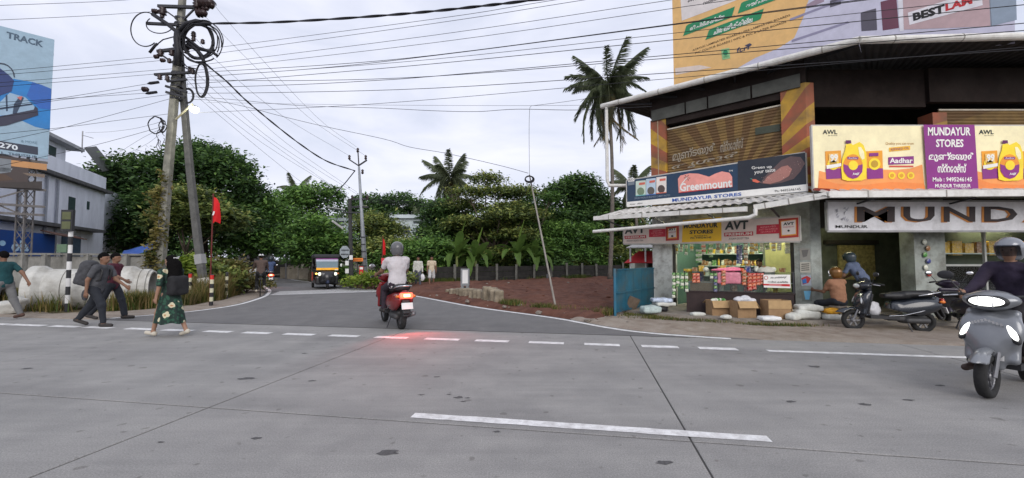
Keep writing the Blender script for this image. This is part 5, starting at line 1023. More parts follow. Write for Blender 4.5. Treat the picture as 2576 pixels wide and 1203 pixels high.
def palm(base, top, FL, label, seed, nf=22, r0=.17, droopk=1.):
    base = Vector(base); top = Vector(top); root = empty('coconut_palm', base, label, 'palm', 'coconut palms'); g = random.Random(seed)
    pts = [base.lerp(top, i / 24) + V3(.25 * math.sin(i / 24 * math.pi) * g.choice((1, 1)), 0, 0) for i in range(25)]
    MB().tube(pts, [r0 * (1.25 if i == 0 else 1 - .35 * i / 24) * (1 + .05 * (i % 2)) for i in range(25)], 10).build('trunk', m_ptr, root, True)
    ms_ = [frond_mesh(FL, seed * 10 + k, d, k == 4) for k, d in enumerate((.25, .55, .9, 1.25, 1.6))]
    for i in range(nf):
        f = i / nf; k = min(int(f * 5 * droopk), 4); o = bpy.data.objects.new('frond', ms_[k]); COL.objects.link(o); o.parent = root; o.location = top - base
        o.rotation_euler = (g.uniform(-.3, .3), -(.80 - 1.75 * f) + g.uniform(-.12, .12), i * 2.4 + g.uniform(-.3, .3)); s_ = g.uniform(.85, 1.1); o.scale = (s_, s_, s_)
    mb = MB(); [mb.ell(top + V3(.22 * math.cos(a), .22 * math.sin(a), -.25 - .08 * (a % 2)), (.11, .11, .14), None, 8, 6) for a in (0, 1.1, 2.3, 3.4, 4.6, 5.6)]; mb.build('coconuts', mat('coconut', (.13, .11, .03), .7), root, True)
tp = P(1530, 222, 30); palm((P(1533, 654, 30).x, 30, 0), tp, 3.35, 'tall coconut palm standing on the soil lot beside the shop roof', 1, 44, .15)
tp = P(1130, 452, 40); palm((P(1150, 654, 40).x, 40, 0), tp, 3.0, 'coconut palm leaning over the layered tree', 2, 32, droopk=1.)
tp = P(1590, 470, 38); palm((P(1600, 654, 38).x, 38, 0), tp, 2.4, 'coconut palm peeping out behind the spice signboard', 3, 18)
tp = P(745, 478, 62); palm((P(745, 654, 62).x, 62, 0), tp, 2.8, 'distant coconut palm above the bright green round tree', 4, 16)
tp = P(1055, 560, 52); palm((P(1055, 654, 52).x, 52, 0), tp, 3.0, 'low coconut palm beside the white house', 5, 16)
# banana plants
m_ban = leafmat('banana_leaf', (.105, .19, .045), .4); m_ban2 = leafmat('banana_leaf_young', (.18, .30, .06), .4); m_bst = mat('banana_stem', (.16, .19, .06), .7, var=.2)
def banana_leaf(L_, w, droop, seed):
    g = random.Random(seed); n_ = 18; vs = []; fs = []
    for i in range(n_ + 1):
        t = i / n_; x = L_ * (t - .25 * droop * t * t); z = L_ * (.75 * t - droop * 1.05 * t * t); ww = w * math.sin(math.pi * min(1, .08 + .92 * t)) ** .6 * (1 if i % 5 else .72 + .2 * g.random())
        vs += [(x, -ww, z + .30 * ww), (x, -.012, z), (x, .012, z), (x, ww, z + .30 * ww)]
    for i in range(n_): fs += [[4 * i + k, 4 * i + k + 1, 4 * i + 5 + k, 4 * i + 4 + k] for k in range(3)]
    me = bpy.data.meshes.new('leaf'); me.from_pydata(vs, [], fs); me.materials.append(m_ban if droop > .2 else m_ban2); return me
BL = [banana_leaf(2.1, .31, d, i) for i, d in enumerate((.05, .35, .6, .85, 1.1))]
def banana(px, Y, h, label, seed):
    g = random.Random(seed); b = gz(px, Y, 0); root = empty('banana_plant', b, label, 'banana plant', 'banana plants behind the fence'); MB().tube([b, b + V3(.03, 0, h * .6), b + V3(.05, 0, h)], [.13, .10, .06], 9).build('stem', m_bst, root, True)
    for i in range(14):
        k = (0, 2, 1, 3, 2, 4, 3, 3, 2, 4, 4, 3, 2, 1)[i]; o = bpy.data.objects.new('leaf', BL[k]); COL.objects.link(o); o.parent = root; o.location = (.04, 0, h - .05 - .03 * i)
        o.rotation_euler = (g.uniform(-.15, .15), -(.75 if k == 0 else .40 - .10 * k) + g.uniform(-.1, .1), i * 2.35 + g.uniform(-.4, .4)); s_ = g.uniform(.8, 1.1); o.scale = (s_,) * 3
banana(1148, 28.4, 2.1, 'banana plant with broad drooping leaves behind the meter cabinet', 1); banana(1195, 29.0, 1.8, 'banana plant crowded beside the taller one behind the fence', 2)
banana(1300, 31.0, 2.1, 'banana plant standing alone left of the thin leaning pole', 3); banana(1345, 32.0, 1.8, 'short banana plant directly behind the thin leaning pole', 4)
# grass and weeds
def grass(name, pts, hgt, seed, mats_, label, lean=.35, w=.012):
    g = np.random.default_rng(seed); n_ = len(pts); a = g.random(n_) * 6.283; h = hgt * (.45 + .8 * g.random(n_)); l = lean * h * g.random(n_) * 1.6
    d = np.stack([np.cos(a), np.sin(a), 0 * a], 1); s_ = np.stack([-np.sin(a), np.cos(a), 0 * a], 1) * w; p0 = np.array(pts); p1 = p0 + d * (l * .35)[:, None]; p1[:, 2] += h * .6; p2 = p0 + d * l[:, None]; p2[:, 2] += h
    V = np.stack([p0 - s_, p0 + s_, p1 + s_ * .7, p1 - s_ * .7, p1 - s_ * .7, p1 + s_ * .7, p2 + s_ * .1, p2 - s_ * .1], 1).reshape(-1, 3); Q = np.arange(n_ * 8).reshape(-1, 4)
    o = npmesh(name, V, Q, mats_, mi=np.repeat(g.integers(0, len(mats_), n_), 2)); return tag(o, label, 'grass', kind='stuff')
def scatter(poly, n, seed, clump=.0, z=0.0):
    g = np.random.default_rng(seed); a = np.array(poly); lo = a.min(0); hi = a.max(0); out = np.zeros((0, 3))
    while len(out) < n:
        p_ = lo + (hi - lo) * g.random((n * 3, 2)); m_ = inside(p_[:, 0], p_[:, 1], poly)
        if clump: m_ &= (vnoise(np.stack([p_[:, 0] * clump, p_[:, 1] * clump, p_[:, 0] * 0 + seed], -1)) + .25 * g.normal(size=len(p_))) > .05
        p_ = p_[m_]; out = np.concatenate([out, np.concatenate([p_, np.full((len(p_), 1), z)], 1)])
    return out[:n]
GR = [leafmat('grass_dry', (.19, .155, .06)), leafmat('grass_olive', (.10, .115, .03)), leafmat('grass_green', (.06, .10, .022)), leafmat('grass_straw', (.26, .21, .10))]
vg = [(-19, 12.9), (-16, 12.3), (-13.1, 12.0), (-11.2, 12.6), (-10.65, 14.0), (-10.9, 16.2), (-11.8, 18.4), (-13.3, 17.2), (-16.8, 13.7)]
grass('verge_grass', scatter(vg, 30000, 1, .8), .50, 1, GR, 'dry and green grass growing over the left verge', w=.014)
vg2 = [(-10.75, 14.5), (-11.0, 16.4), (-11.8, 18.4), (-13.8, 21.6), (-15.5, 21.5), (-13.2, 18.5), (-12.2, 16.2)]
grass('tall_dry_grass', scatter(vg2, 6000, 2), .85, 2, [GR[0], GR[3], GR[1]], 'tall dry golden grass along the inside of the bend', .5, .012)
rg = [(2.5, 10.75), (3.1, 11.6), (3.9, 10.75), (5.6, 9.72), (7.4, 9.5), (7.2, 9.3), (5.4, 9.45), (3.6, 10.3)]
grass('kerb_grass', scatter(rg, 3600, 3, 1.6), .09, 3, [GR[1], GR[0], GR[2]], 'thin weeds growing along the foot of the shop platform', .5, .01)
lg = [(-.8, 14.3), (1.2, 11.9), (2.5, 10.9), (2.9, 11.6), (1.9, 12.3), (-.2, 14.9)]
grass('lot_weeds', scatter(lg, 1300, 4, 1.3, .06), .16, 4, [GR[2], GR[1], GR[0]], 'scattered weeds at the near edge of the soil lot', .6, .01)
fg = [(fA.x - 1, fA.y - .9), (fA.x - 1, fA.y), (fB.x, fB.y), (fB.x, fB.y - .9)]
grass('fence_grass', scatter(fg, 4000, 5, .6, .06), .28, 5, [GR[2], GR[1]], 'green grass fringe along the foot of the lot fence', .4, .018)
# ------------------------------------------------------------------ poles and wires
m_pole = mat('pole_concrete', (.24, .235, .20), .9, var=.25, scale=4, bump=.3, bscale=30, dirt=(.08, .08, .065), damt=.75, dscale=1.5)
m_wire = mat('wire_black', (.012, .012, .016), .6, var=.1); m_ins = mat('insulator_dark', (.035, .02, .02), .35)
def tpole(name, pts, w0, w1, m_, root):
    n_ = len(pts); vs = []
    for i, p_ in enumerate(pts):
        p_ = Vector(p_); w = w0 + (w1 - w0) * i / (n_ - 1); c = w * .28
        for x, y in ((-w + c, -w), (w - c, -w), (w, -w + c), (w, w - c), (w - c, w), (-w + c, w), (-w, w - c), (-w, -w + c)): vs.append(p_ + V3(x, y, 0) * .5)
    fs = [[i * 8 + k, i * 8 + (k + 1) % 8, i * 8 + 8 + (k + 1) % 8, i * 8 + 8 + k] for i in range(n_ - 1) for k in range(8)] + [list(range(8))[::-1], list(range(n_ * 8 - 8, n_ * 8))]
    return MB().add(vs, fs).build(name, m_, root)
PY = 15.5
pr = empty('utility_pole', P(400, 756, PY), 'leaning double concrete utility pole tangled with coiled cables and cross arms', 'utility pole')
tpole('pole_shaft', [P(396, 762, PY), P(420, 460, PY), P(440, 230, PY), P(452, 90, PY), P(464, -70, PY)], .28, .19, m_pole, pr)
tpole('pole_shaft', [P(518, 762, PY + .25), P(497, 600, PY + .25), P(478, 430, PY + .25), P(462, 250, PY + .25), P(452, 120, PY + .25)], .25, .18, mat('dark_pole_concrete', (.10, .10, .095), .9, var=.3, scale=4, bump=.3, bscale=30), pr)
for y0, y1, m_ in ((700, 716, WHT), (718, 732, paint(90, 140, 190)), (734, 748, WHT), (640, 664, paint(150, 150, 150))):
    a_ = P(518 - (757 - y0) * .135, y0, PY + .25); b_ = P(518 - (757 - y1) * .135, y1, PY + .25); MB().beam(a_, b_, .262, .262).build('poster_wrap', m_, pr)
def arm(x0, y0, x1, y1, w=.08, dy=-.2, m_=m_darkst): return MB().beam(P(x0, y0, PY + dy), P(x1, y1, PY + dy), w, w).build('cross_arm', m_, pr)
arm(398, 16, 502, 19, .10); arm(369, 59, 449, 63, .09); arm(396, 130, 486, 118, .10); arm(389, 188, 492, 182, .08); arm(417, 217, 470, 232, .08); arm(418, 232, 466, 245, .08); arm(412, 24, 446, 48, .05); arm(490, 22, 462, 50, .05); arm(398, 132, 440, 162, .06); arm(462, 168, 494, 186, .05); arm(420, 205, 470, 200, .07)
for y in (48, 62, 118, 160, 185, 200, 218, 236, 250): c = P(458 - y * .06, y, PY + .05); MB().lathe([(.2, -.03), (.2, .03)], 10, Matrix.Translation(c)).build('clamp_band', m_darkst, pr)
def insul(x, y, s_=.07, dy=-.2, horiz=False):
    c = P(x, y, PY + dy); M = Matrix.Translation(c) @ (Matrix.Rotation(math.pi / 2, 4, 'Y') if horiz else Matrix()); MB().lathe([(.3 * s_, -1.2 * s_), (s_, -.8 * s_), (.5 * s_, -.5 * s_), (s_, -.1 * s_), (.5 * s_, .2 * s_), (s_ * .9, .6 * s_), (.3 * s_, 1.2 * s_)], 10, M).build('insulator', m_ins, pr, True)
for x, y, s_, h in ((391, 29, .10, 1), (409, 28, .14, 0), (408, 40, .08, 0), (496, 10, .15, 0), (520, 8, .24, 1), (530, 14, .12, 1), (517, 22, .10, 1), (507, 33, .17, 1), (394, 143, .08, 1), (410, 152, .08, 1), (404, 133, .12, 0), (432, 133, .10, 0), (487, 86, .09, 0), (487, 98, .08, 0), (510, 105, .08, 0), (402, 194, .09, 0), (421, 197, .09, 0), (470, 128, .10, 0), (366, 225, .10, 1), (485, 180, .09, 0), (478, 175, .08, 0), (426, 153, .08, 0)): insul(x, y, s_, -.22, h)
for x, y in ((385, 209), (380, 234)): c = P(x, y, 15.1); MB().tube([c + V3(-.2, 0, -.03), c + V3(-.1, 0, -.01), c + V3(.2, 0, .03)], [.02, .055, .05], 8).build('cable_grip', m_wire, pr)
def loop(cx, cy, rx, ry, r_, dy=-.35, a0=0, a1=6.2832, n_=36, wob=0, tw=0): return MB().tube([P(cx + rx * math.cos(a0 + (a1 - a0) * i / n_) + wob * math.sin(i * .9), cy + ry * math.sin(a0 + (a1 - a0) * i / n_) + wob * math.cos(i * 1.3), PY + dy + tw * math.sin(i * .3)) for i in range(n_ + 1)], r_, 7).build('cable_coil', m_wire, pr, True)
for i, (cx, cy, rx, ry, r_) in enumerate(((499, 104, 36, 42, .045), (500, 105, 38, 44, .04), (503, 103, 45, 46, .02), (505, 108, 53, 49, .025), (502, 110, 50, 46, .02), (507, 106, 54, 55, .018))): loop(cx, cy, rx, ry, r_, -.3 - .06 * i, .3 * i, .3 * i + (6.28 if i < 3 else 5.6), wob=.8)
for i in range(3): loop(506 + i, 202, 14 + i * 1.2, 41 + i, .028, -.4 - .06 * i, wob=.5)
loop(366, 74, 37, 43, .02, -.3, .9, 5.4); loop(402, 62, 34, 22, .018, -.3, .5, 3.9); loop(472, 241, 15, 18, .03, -.3, -1.7, 1.8); loop(472, 242, 13, 17, .02, -.25, -1.9, 1.6)
for i in range(3): loop(391 + i, 315, 18 + i, 21, .018, -.4 - .05 * i, wob=1)
for i in range(2): loop(409, 318, 9, 14 + 2 * i, .014, -.4, wob=1)
loop(404, 345, 8, 26, .010, -.4, wob=2.5); loop(400, 372, 5, 20, .010, -.4, wob=2)
loop(530, 12, 14, 9, .012, -.3, 2.6, 6.6)
def bundle(pts, r_, name='cable_bundle', sub=6): return MB().tube([P(x, y, PY - .3 + dz) for x, y, dz in pts], r_, 8).build(name, m_wire, pr, True)
bundle([(384, 36, 0), (420, 60, -.05), (447, 82, -.1), (455, 105, -.1)], .07); bundle([(447, 85, 0), (470, 60, -.1), (495, 54, -.15), (527, 60, -.2)], .09); bundle([(455, 70, 0), (480, 62, -.1), (505, 62, -.15), (527, 61, -.2)], .06); bundle([(448, 80, -.05), (446, 100, -.1), (450, 130, -.1), (447, 165, -.05)], .12)
bundle([(458, 88, 0), (475, 100, 0), (500, 120, -.05), (535, 132, -.1), (546, 140, -.1)], .05); bundle([(470, 105, 0), (490, 120, 0), (508, 140, -.05), (514, 160, -.1)], .06); bundle([(452, 108, 0), (480, 120, 0), (520, 128, -.05), (540, 126, 0)], .05); bundle([(394, 113, 0), (410, 100, 0), (440, 92, 0)], .02); bundle([(376, 133, 0), (390, 115, 0), (396, 110, 0)], .045); bundle([(455, 150, 0), (470, 168, 0), (495, 174, 0)], .02)
# lit street lamp
lampb = P(443, 300, PY - .25); lampt = P(484, 262, PY - .6)
lr = empty('street_lamp', lampb, 'lit street lamp on a short arm clamped to the double pole', 'street lamp'); MB().tube([lampb, lampb.lerp(lampt, .6), lampt], .035, 8).build('arm', mat('lamp_arm', (.45, .42, .30), .6), lr)
c = P(490, 276, PY - .65); MB().lathe([(.04, .14), (.10, .10), (.11, .05)], 14, Matrix.Translation(c)).build('lamp_cap', m_steel, lr, True); MB().ell(c, (.13, .13, .12), None, 14, 10).build('bulb', mat('lamp_bulb', (1, 1, .95), .4, emit=30, ecol=(1, 1, .85)), lr, True)
ld = bpy.data.lights.new('street_lamp_light', 'POINT'); ld.energy = 25; ld.color = (1, 1, .82); ld.shadow_soft_size = .14; lo_ = bpy.data.objects.new('street_lamp_light', ld); COL.objects.link(lo_); lo_.parent = lr; lo_.location = c + V3(0, -.18, -.05) - lampb
# wires
def smooth(pts, n_=6):
    p = [pts[0] * 2 - pts[1]] + pts + [pts[-1] * 2 - pts[-2]]; out = []
    for i in range(1, len(p) - 2):
        for k in range(n_):
            t = k / n_; a, b, c_, d_ = p[i - 1:i + 3]; out.append(.5 * ((2 * b) + (c_ - a) * t + (2 * a - 5 * b + 4 * c_ - d_) * t * t + (3 * b - a - 3 * c_ + d_) * t ** 3))
    return out + [p[-2]]
def wire(pts, dep, r_, label, group='overhead wires', name='overhead_wire', twist=0):
    q_ = [P(x, y, dep(x) if callable(dep) else dep[i]) for i, (x, y) in enumerate(pts)]; q_ = smooth(q_, 5 if not twist else 40) if len(q_) > 2 or twist else q_
    mb = MB()
    if twist:
        for s_ in (0, math.pi): mb.tube([p_ + V3(0, math.cos(i * twist + s_), math.sin(i * twist + s_)) * r_ * .62 for i, p_ in enumerate(q_)], r_ * .72, 6)
    else: mb.tube(q_, r_, 5)
    o = mb.build(name, m_wire, None, True); return tag(o, label, 'wire', group)
def dR(px): r_ = (px - 1288) / F; return 10.84 / (1 + .367 * r_)
ORD = ['highest', 'second highest', 'third highest', 'fourth highest', 'fifth highest', 'sixth highest', 'seventh highest', 'eighth highest', 'ninth highest', 'tenth highest', 'eleventh highest', 'twelfth highest', 'lowest']
LR = 'thin overhead wire running from the double pole across the junction past the shop roof'
def ext(pts, xe=2640):
    (x0, y0), (x1, y1) = pts[-2:]; return pts + [(xe, y1 + (y1 - y0) / (x1 - x0) * (xe - x1))]
RW = [[(470, 130), (1093, 48), (1397, 0)], [(470, 145), (1093, 59), (1470, 0)], [(470, 168), (1093, 88.6), (1689, 0)], [(470, 180), (1093, 107.5), (1738, 14.7)], [(470, 184), (800, 165), (1093, 139), (1738, 55)], [(470, 196), (800, 172), (1093, 140), (1738, 57)], [(700, 180), (1093, 149), (1738, 79)], [(470, 212), (620, 201), (1093, 160.5), (1738, 96)], [(470, 201), (750, 203), (1093, 192), (1738, 142)], [(470, 222), (750, 213), (940, 203), (1093, 192), (1738, 134)], [(470, 235), (700, 233), (1093, 222), (1738, 180)], [(490, 284), (800, 270), (1093, 250), (1738, 193)]]
for i, p_ in enumerate(RW): wire(ext(p_), dR, .0085 if i in (4, 5, 7, 8, 9, 10) else .0065, ORD[i if i < 11 else 12] + ' of the wires leaving the double pole towards the shop roof', 'wires crossing towards the shop')
wire([(480, 243), (600, 252), (700, 262), (800, 268), (950, 272), (1093, 279), (1200, 281), (1300, 275), (1458, 277), (1640, 268)], dR, .007, 'wavy sagging wire passing low behind the tall palm crown', 'sagging service wires')
wire([(520, 258), (900, 264), (1338, 266), (1640, 262)], dR, .004, 'very thin straight wire beside the wavy sagging one', 'sagging service wires')
wire([(447, 62), (527, 59.5), (669, 57), (823, 49), (973, 38.5), (1093, 28), (1215, 15), (1335, 1), (1600, -34), (2000, -95)], dR, .030, 'thick twisted black cable leaving the double pole towards the right', 'thick twisted cables', 'twisted_cable', twist=.16)
def dL(px): return 15.5 - 3.2 * max(0, (400 - px)) / 400
for i, p_ in enumerate(([(391, 29), (200, 41), (-80, 54)], [(480, -25), (320, 0), (-80, 17)], [(394, 143), (131, 168), (-80, 186)], [(410, 152), (133, 178), (-80, 194)], [(436, 173), (133, 198), (-80, 214)], [(397, 186), (131, 208), (-80, 224)], [(378, 210), (127, 251), (-80, 277)], [(364, 225), (127, 255), (-80, 284)], [(376, 234), (129, 250), (-80, 262)], [(440, 236), (127, 277), (-80, 306)], [(430, 248), (165, 320), (-80, 372)], [(430, 286), (280, 305), (165, 320), (-80, 345)], [(412, 318), (240, 365), (60, 405), (-80, 432)])):
    wire(p_, dL, .007, ORD[i if i > 1 else 1 - i] + ' of the wires leaving the double pole past the shoe hoarding', 'wires crossing towards the hoarding')
wire([(410, 305), (375, 315), (330, 325), (270, 332), (215, 334)], lambda px: 15.5 + (410 - px) * .04, .006, 'loose wire looping from the pole to the water tank roof', 'loose service wires'); wire([(404, 325), (350, 352), (282, 396)], lambda px: 15.5 + (410 - px) * .06, .006, 'loose wire dropping from the pole to the lean to roof', 'loose service wires'); wire([(400, 340), (370, 362), (330, 382), (300, 392), (282, 398)], lambda px: 15.4 + (410 - px) * .06, .005, 'thin slack wire below the other loose wires', 'loose service wires')
def dM(px): return PY + (23.4 - PY) * min(1, max(0, (px - 480) / 420.))
LM = 'thin wire running from the double pole to the steel pole at the bend'
for i, p_ in enumerate(([(505, -35), (582, 64), (792, 290), (897, 370)], [(500, 22), (551, 77), (770, 290), (919, 392)], [(487, 90), (546, 154), (708, 290), (877, 391)], [(470, 205), (505, 251), (743, 447), (790, 475)], [(470, 185), (534, 245), (682, 360.5), (880, 498)], [(480, 170), (559, 245), (698, 362), (898, 489)], [(500, 160), (592, 245), (720, 360), (898, 484)], [(470, 200), (520, 250), (660, 360), (850, 478)])): wire(p_, dM, .006, ORD[i if i < 7 else 12] + ' of the thin wires from the double pole to the steel pole', 'wires to the steel pole')
wire([(470, 110), (495, 130), (517, 160), (570, 205), (616, 250), (676, 301), (754, 362), (822, 405.5), (893, 430)], dM, .032, 'thick twisted black cable sagging from the double pole to the steel pole', 'thick twisted cables', 'twisted_cable', twist=.16)
wire([(893, 430), (860, 470), (819, 510), (770, 550), (720, 568)], lambda px: 23.4 + (893 - px) * .06, .03, 'black cable dropping from the steel pole into the trees', 'thick twisted cables', 'twisted_cable')
wire([(480, 250), (545, 254), (631, 272), (698, 290), (810, 317), (966, 350), (1030, 370), (1122, 386), (1255, 416), (1329, 436)], lambda px: 15.3 - 2.5 * (px - 480) / 850., .0075, 'slack wire running down to the top of the thin leaning pole', 'sagging service wires')
wire([(1332, 440), (1331, 340), (1332, 285), (1335, 268), (1350, 265), (1400, 259), (1450, 252), (1545, 238)], lambda px: 12.8 + (px - 1330) * .005, .006, 'wire rising straight from the thin leaning pole then turning to the shop roof', 'sagging service wires')
for k in range(4): wire([(930, 501 + 3 * k), (1060, 508 + 4 * k), (1180, 500 + 4 * k)], lambda px: 23.4 + (px - 930) * .05, .012, ORD[k if k < 3 else 12] + ' of the wires leaving the cross arm of the steel pole', 'far wires from the steel pole')
# steel pole at the bend
MY = 23.4; m_stp = mat('galvanised_pole', (.30, .32, .34), .6, .3, var=.2, scale=4); sp = empty('steel_pole', P(918, 722, MY), 'slim grey steel pole with V shaped top arms at the road bend', 'utility pole')
MB().tube([P(919, 724, MY), P(911, 560, MY), P(903, 420, MY)], [.13, .10, .06], 10).build('shaft', m_stp, sp, True); MB().tube([P(903, 420, MY), P(900, 374, MY)], .035, 8).build('spike', m_darkst, sp)
MB().tube([P(925, 722, MY + .2), P(917, 600, MY + .2), P(909, 505, MY + .2)], [.06, .05, .04], 8).build('strut', m_stp, sp)
for x, y, ex, ey in ((902, 417, 879, 402), (902, 417, 923, 403)): MB().beam(P(x, y, MY), P(ex, ey, MY), .07, .07).build('arm', m_darkst, sp)
for y in (501, 521): MB().beam(P(884, y, MY), P(927, y, MY), .09, .09).build('cross_arm', m_darkst, sp)
for x, y in ((879, 396), (920, 396), (900, 378), (886, 497), (924, 497), (912, 432)): c = P(x, y, MY); MB().lathe([(.03, -.14), (.08, -.08), (.05, 0), (.08, .06), (.03, .13)], 10, Matrix.Translation(c)).build('insulator', m_ins, sp, True)
for k in range(7): c = P(918 - k * .9, 705 - k * 18, MY - .02); MB().lathe([(.15 - .004 * k, -.03), (.15 - .004 * k, .03)], 10, Matrix.Translation(c)).build('band', m_darkst if k > 1 else mat('orange_band', C(190, 120, 40), .6), sp)
dp = empty('dark_pole', P(880, 722, 22.6), 'dark weathered pole carrying the back of an octagonal stop sign', 'pole'); tpole('shaft', [P(884, 724, 22.6), P(880, 500, 22.6)], .2, .15, mat('dark_pole_wood', (.045, .045, .045), .9, var=.3), dp)
MB().beam(P(862, 535, 22.5), P(905, 535, 22.5), .07, .07).build('cross_arm', m_darkst, dp); MB().beam(P(862, 575, 22.3), P(836, 556, 21.6), .06, .10).build('lamp_arm', mat('pale_lamp_arm', (.5, .5, .48), .5), dp)
c = P(867, 634, 22.3); MB().prism([c + V3(.28 * math.cos(a), 0, .34 * math.sin(a)) for a in [math.pi / 8 + k * math.pi / 4 for k in range(8)]], (0, .02, 0)).build('sign_back', mat('sign_back_grey', (.30, .34, .36), .5, .3), dp)
for dz in (.1, -.12): MB().box(c + V3(.02, -.03, dz), (.2, .015, .02)).build('sign_brace', m_darkst, dp)
for x, y in ((883, 648), (873, 662), (873, 682)): MB().box(P(x, y, 22.3), (.09, .01, .12)).build('paper_notice', m_wh, dp)
r, pl = board('orange_sign', 'small orange direction board between the dark and steel poles', 'sign', tuple(P(886, 654, 22.9)[:2]), tuple(P(913, 654, 22.9)[:2]), (1.60, 1.60, 1.42, 1.42), paint(226, 130, 56), .02); MB().beam(P(899, 656, 22.95), P(899, 722, 22.95), .04, .04).build('post', m_darkst, r); pl.rect(889, 653, 910, 655, paint(150, 70, 30), 1)
r, pl = board('red_notice', 'small red and white notice tied to the steel pole', 'notice', tuple(P(904, 654, 23.1)[:2]), tuple(P(914, 654, 23.1)[:2]), (1.15, 1.15, .70, .70), paint(196, 50, 44), .02); pl.rect(905, 672, 913, 678, WHT, 1); MB().beam(P(909, 690, 23.13), P(909, 722, 23.13), .03, .03).build('stake', m_darkst, r)
st = empty('far_street_light', P(719, 700, 34), 'thin street light post beyond the bend', 'street lamp'); MB().tube([P(719, 700, 34), P(719, 590, 34)], [.07, .05], 8).build('post', m_steel, st); MB().tube([P(719, 590, 34), P(735, 585, 34)], .04, 6).build('arm', m_steel, st); MB().box(P(741, 584, 34), (.25, .08, .05)).build('lamp_head', m_wh, st)
# thin leaning pole with a coil on the lot
lb_ = P(1399, 780, 12.8); lb_.z = 0; lt = P(1332, 440, 12.8); lp = empty('leaning_pole', lb_, 'thin leaning metal pole with a coil of cable near its top', 'pole'); MB().tube([lb_, lb_.lerp(lt, .5), lt], [.032, .028, .02], 8).build('shaft', mat('pale_pole', (.30, .28, .25), .7, var=.25), lp)
for i in range(5): c = P(1331 + i * .3, 450 + i * .4, 12.7 - .01 * i); MB().tube([c + V3(.115 * math.cos(a) * (1 + .05 * i), 0, .085 * math.sin(a) * (1 + .04 * i)) for a in [k * math.pi / 10 for k in range(21)]], .02, 6).build('cable_coil', m_wire, lp, True)
MB().box(P(1377, 695, 12.75), (.03, .03, .06)).build('switch_box', m_darkst, lp); MB().tube([P(1331, 440, 12.7), P(1341, 448, 12.7), P(1344, 462, 12.7), P(1335, 470, 12.7)], .006, 5).build('loose_wire', m_wire, lp)
# ------------------------------------------------------------------ vehicles
m_tyre = mat('tyre_rubber', (.018, .018, .018), .85, var=.3, scale=20); m_rim = mat('alloy_rim', (.22, .22, .23), .4, .7); m_blkp = mat('black_plastic_trim', (.022, .022, .024), .55, var=.2)
m_seat = mat('seat_vinyl', (.018, .018, .02), .5); m_chr = mat('chrome', (.65, .65, .66), .2, .9); m_lens = mat('clear_lens', (.55, .56, .56), .15, coat=.5); m_amb = mat('amber_lens', C(210, 110, 20), .25, coat=.5); m_redl = mat('red_lens', C(150, 14, 14), .25, coat=.5)
m_head = mat('headlight_on', (1, 1, .96), .3, emit=2.2, ecol=(1, 1, .95)); m_tail = mat('tail_light_on', (1, .25, .1), .3, emit=2.2, ecol=(1, .06, .04)); m_tailc = mat('tail_light_core', (1, .7, .3), .3, emit=5, ecol=(1, .55, .22))
SC = {}
def part(name, key, prims, vox, m_, root, k=.03):
    if key in SC:
        o = bpy.data.objects.new(name, SC[key]); link(o, root)
    else:
        o = sbody(name, prims, vox, m_, root, k); SC[key] = o.data
    o.material_slots[0].link = 'OBJECT'; o.material_slots[0].material = m_; return o
def wheel(root, c, r_, w, name='wheel', rimm=None, axis='X'):
    M = Matrix.Translation(c) @ Matrix.Rotation(math.pi / 2, 4, 'Y'); t = empty(name, (0, 0, 0)); t.parent = root; WL[t.name] = WL.get(root.name, Vector()); h = w / 2
    MB().lathe([(r_ * .62, -h * .7), (r_ * .8, -h), (r_ * .95, -h * .8), (r_, -h * .25), (r_, h * .25), (r_ * .95, h * .8), (r_ * .8, h), (r_ * .62, h * .7)], 28, M, True).build('tyre', m_tyre, t, True)
    mb = MB(); mb.lathe([(r_ * .64, -h * .6), (r_ * .60, -h * .3), (r_ * .60, h * .3), (r_ * .64, h * .6)], 24, M, True); mb.lathe([(.03, -h * .9), (r_ * .22, -h * .6), (r_ * .22, h * .6), (.03, h * .9)], 14, M)
    for i in range(6): a = i * math.pi / 3; mb.beam(Vector(c) + V3(0, math.cos(a), math.sin(a)) * r_ * .18, Vector(c) + V3(0, math.cos(a), math.sin(a)) * r_ * .62, h * .5, .03, (1, 0, 0))
    mb.build('rim', rimm or m_rim, t); return t
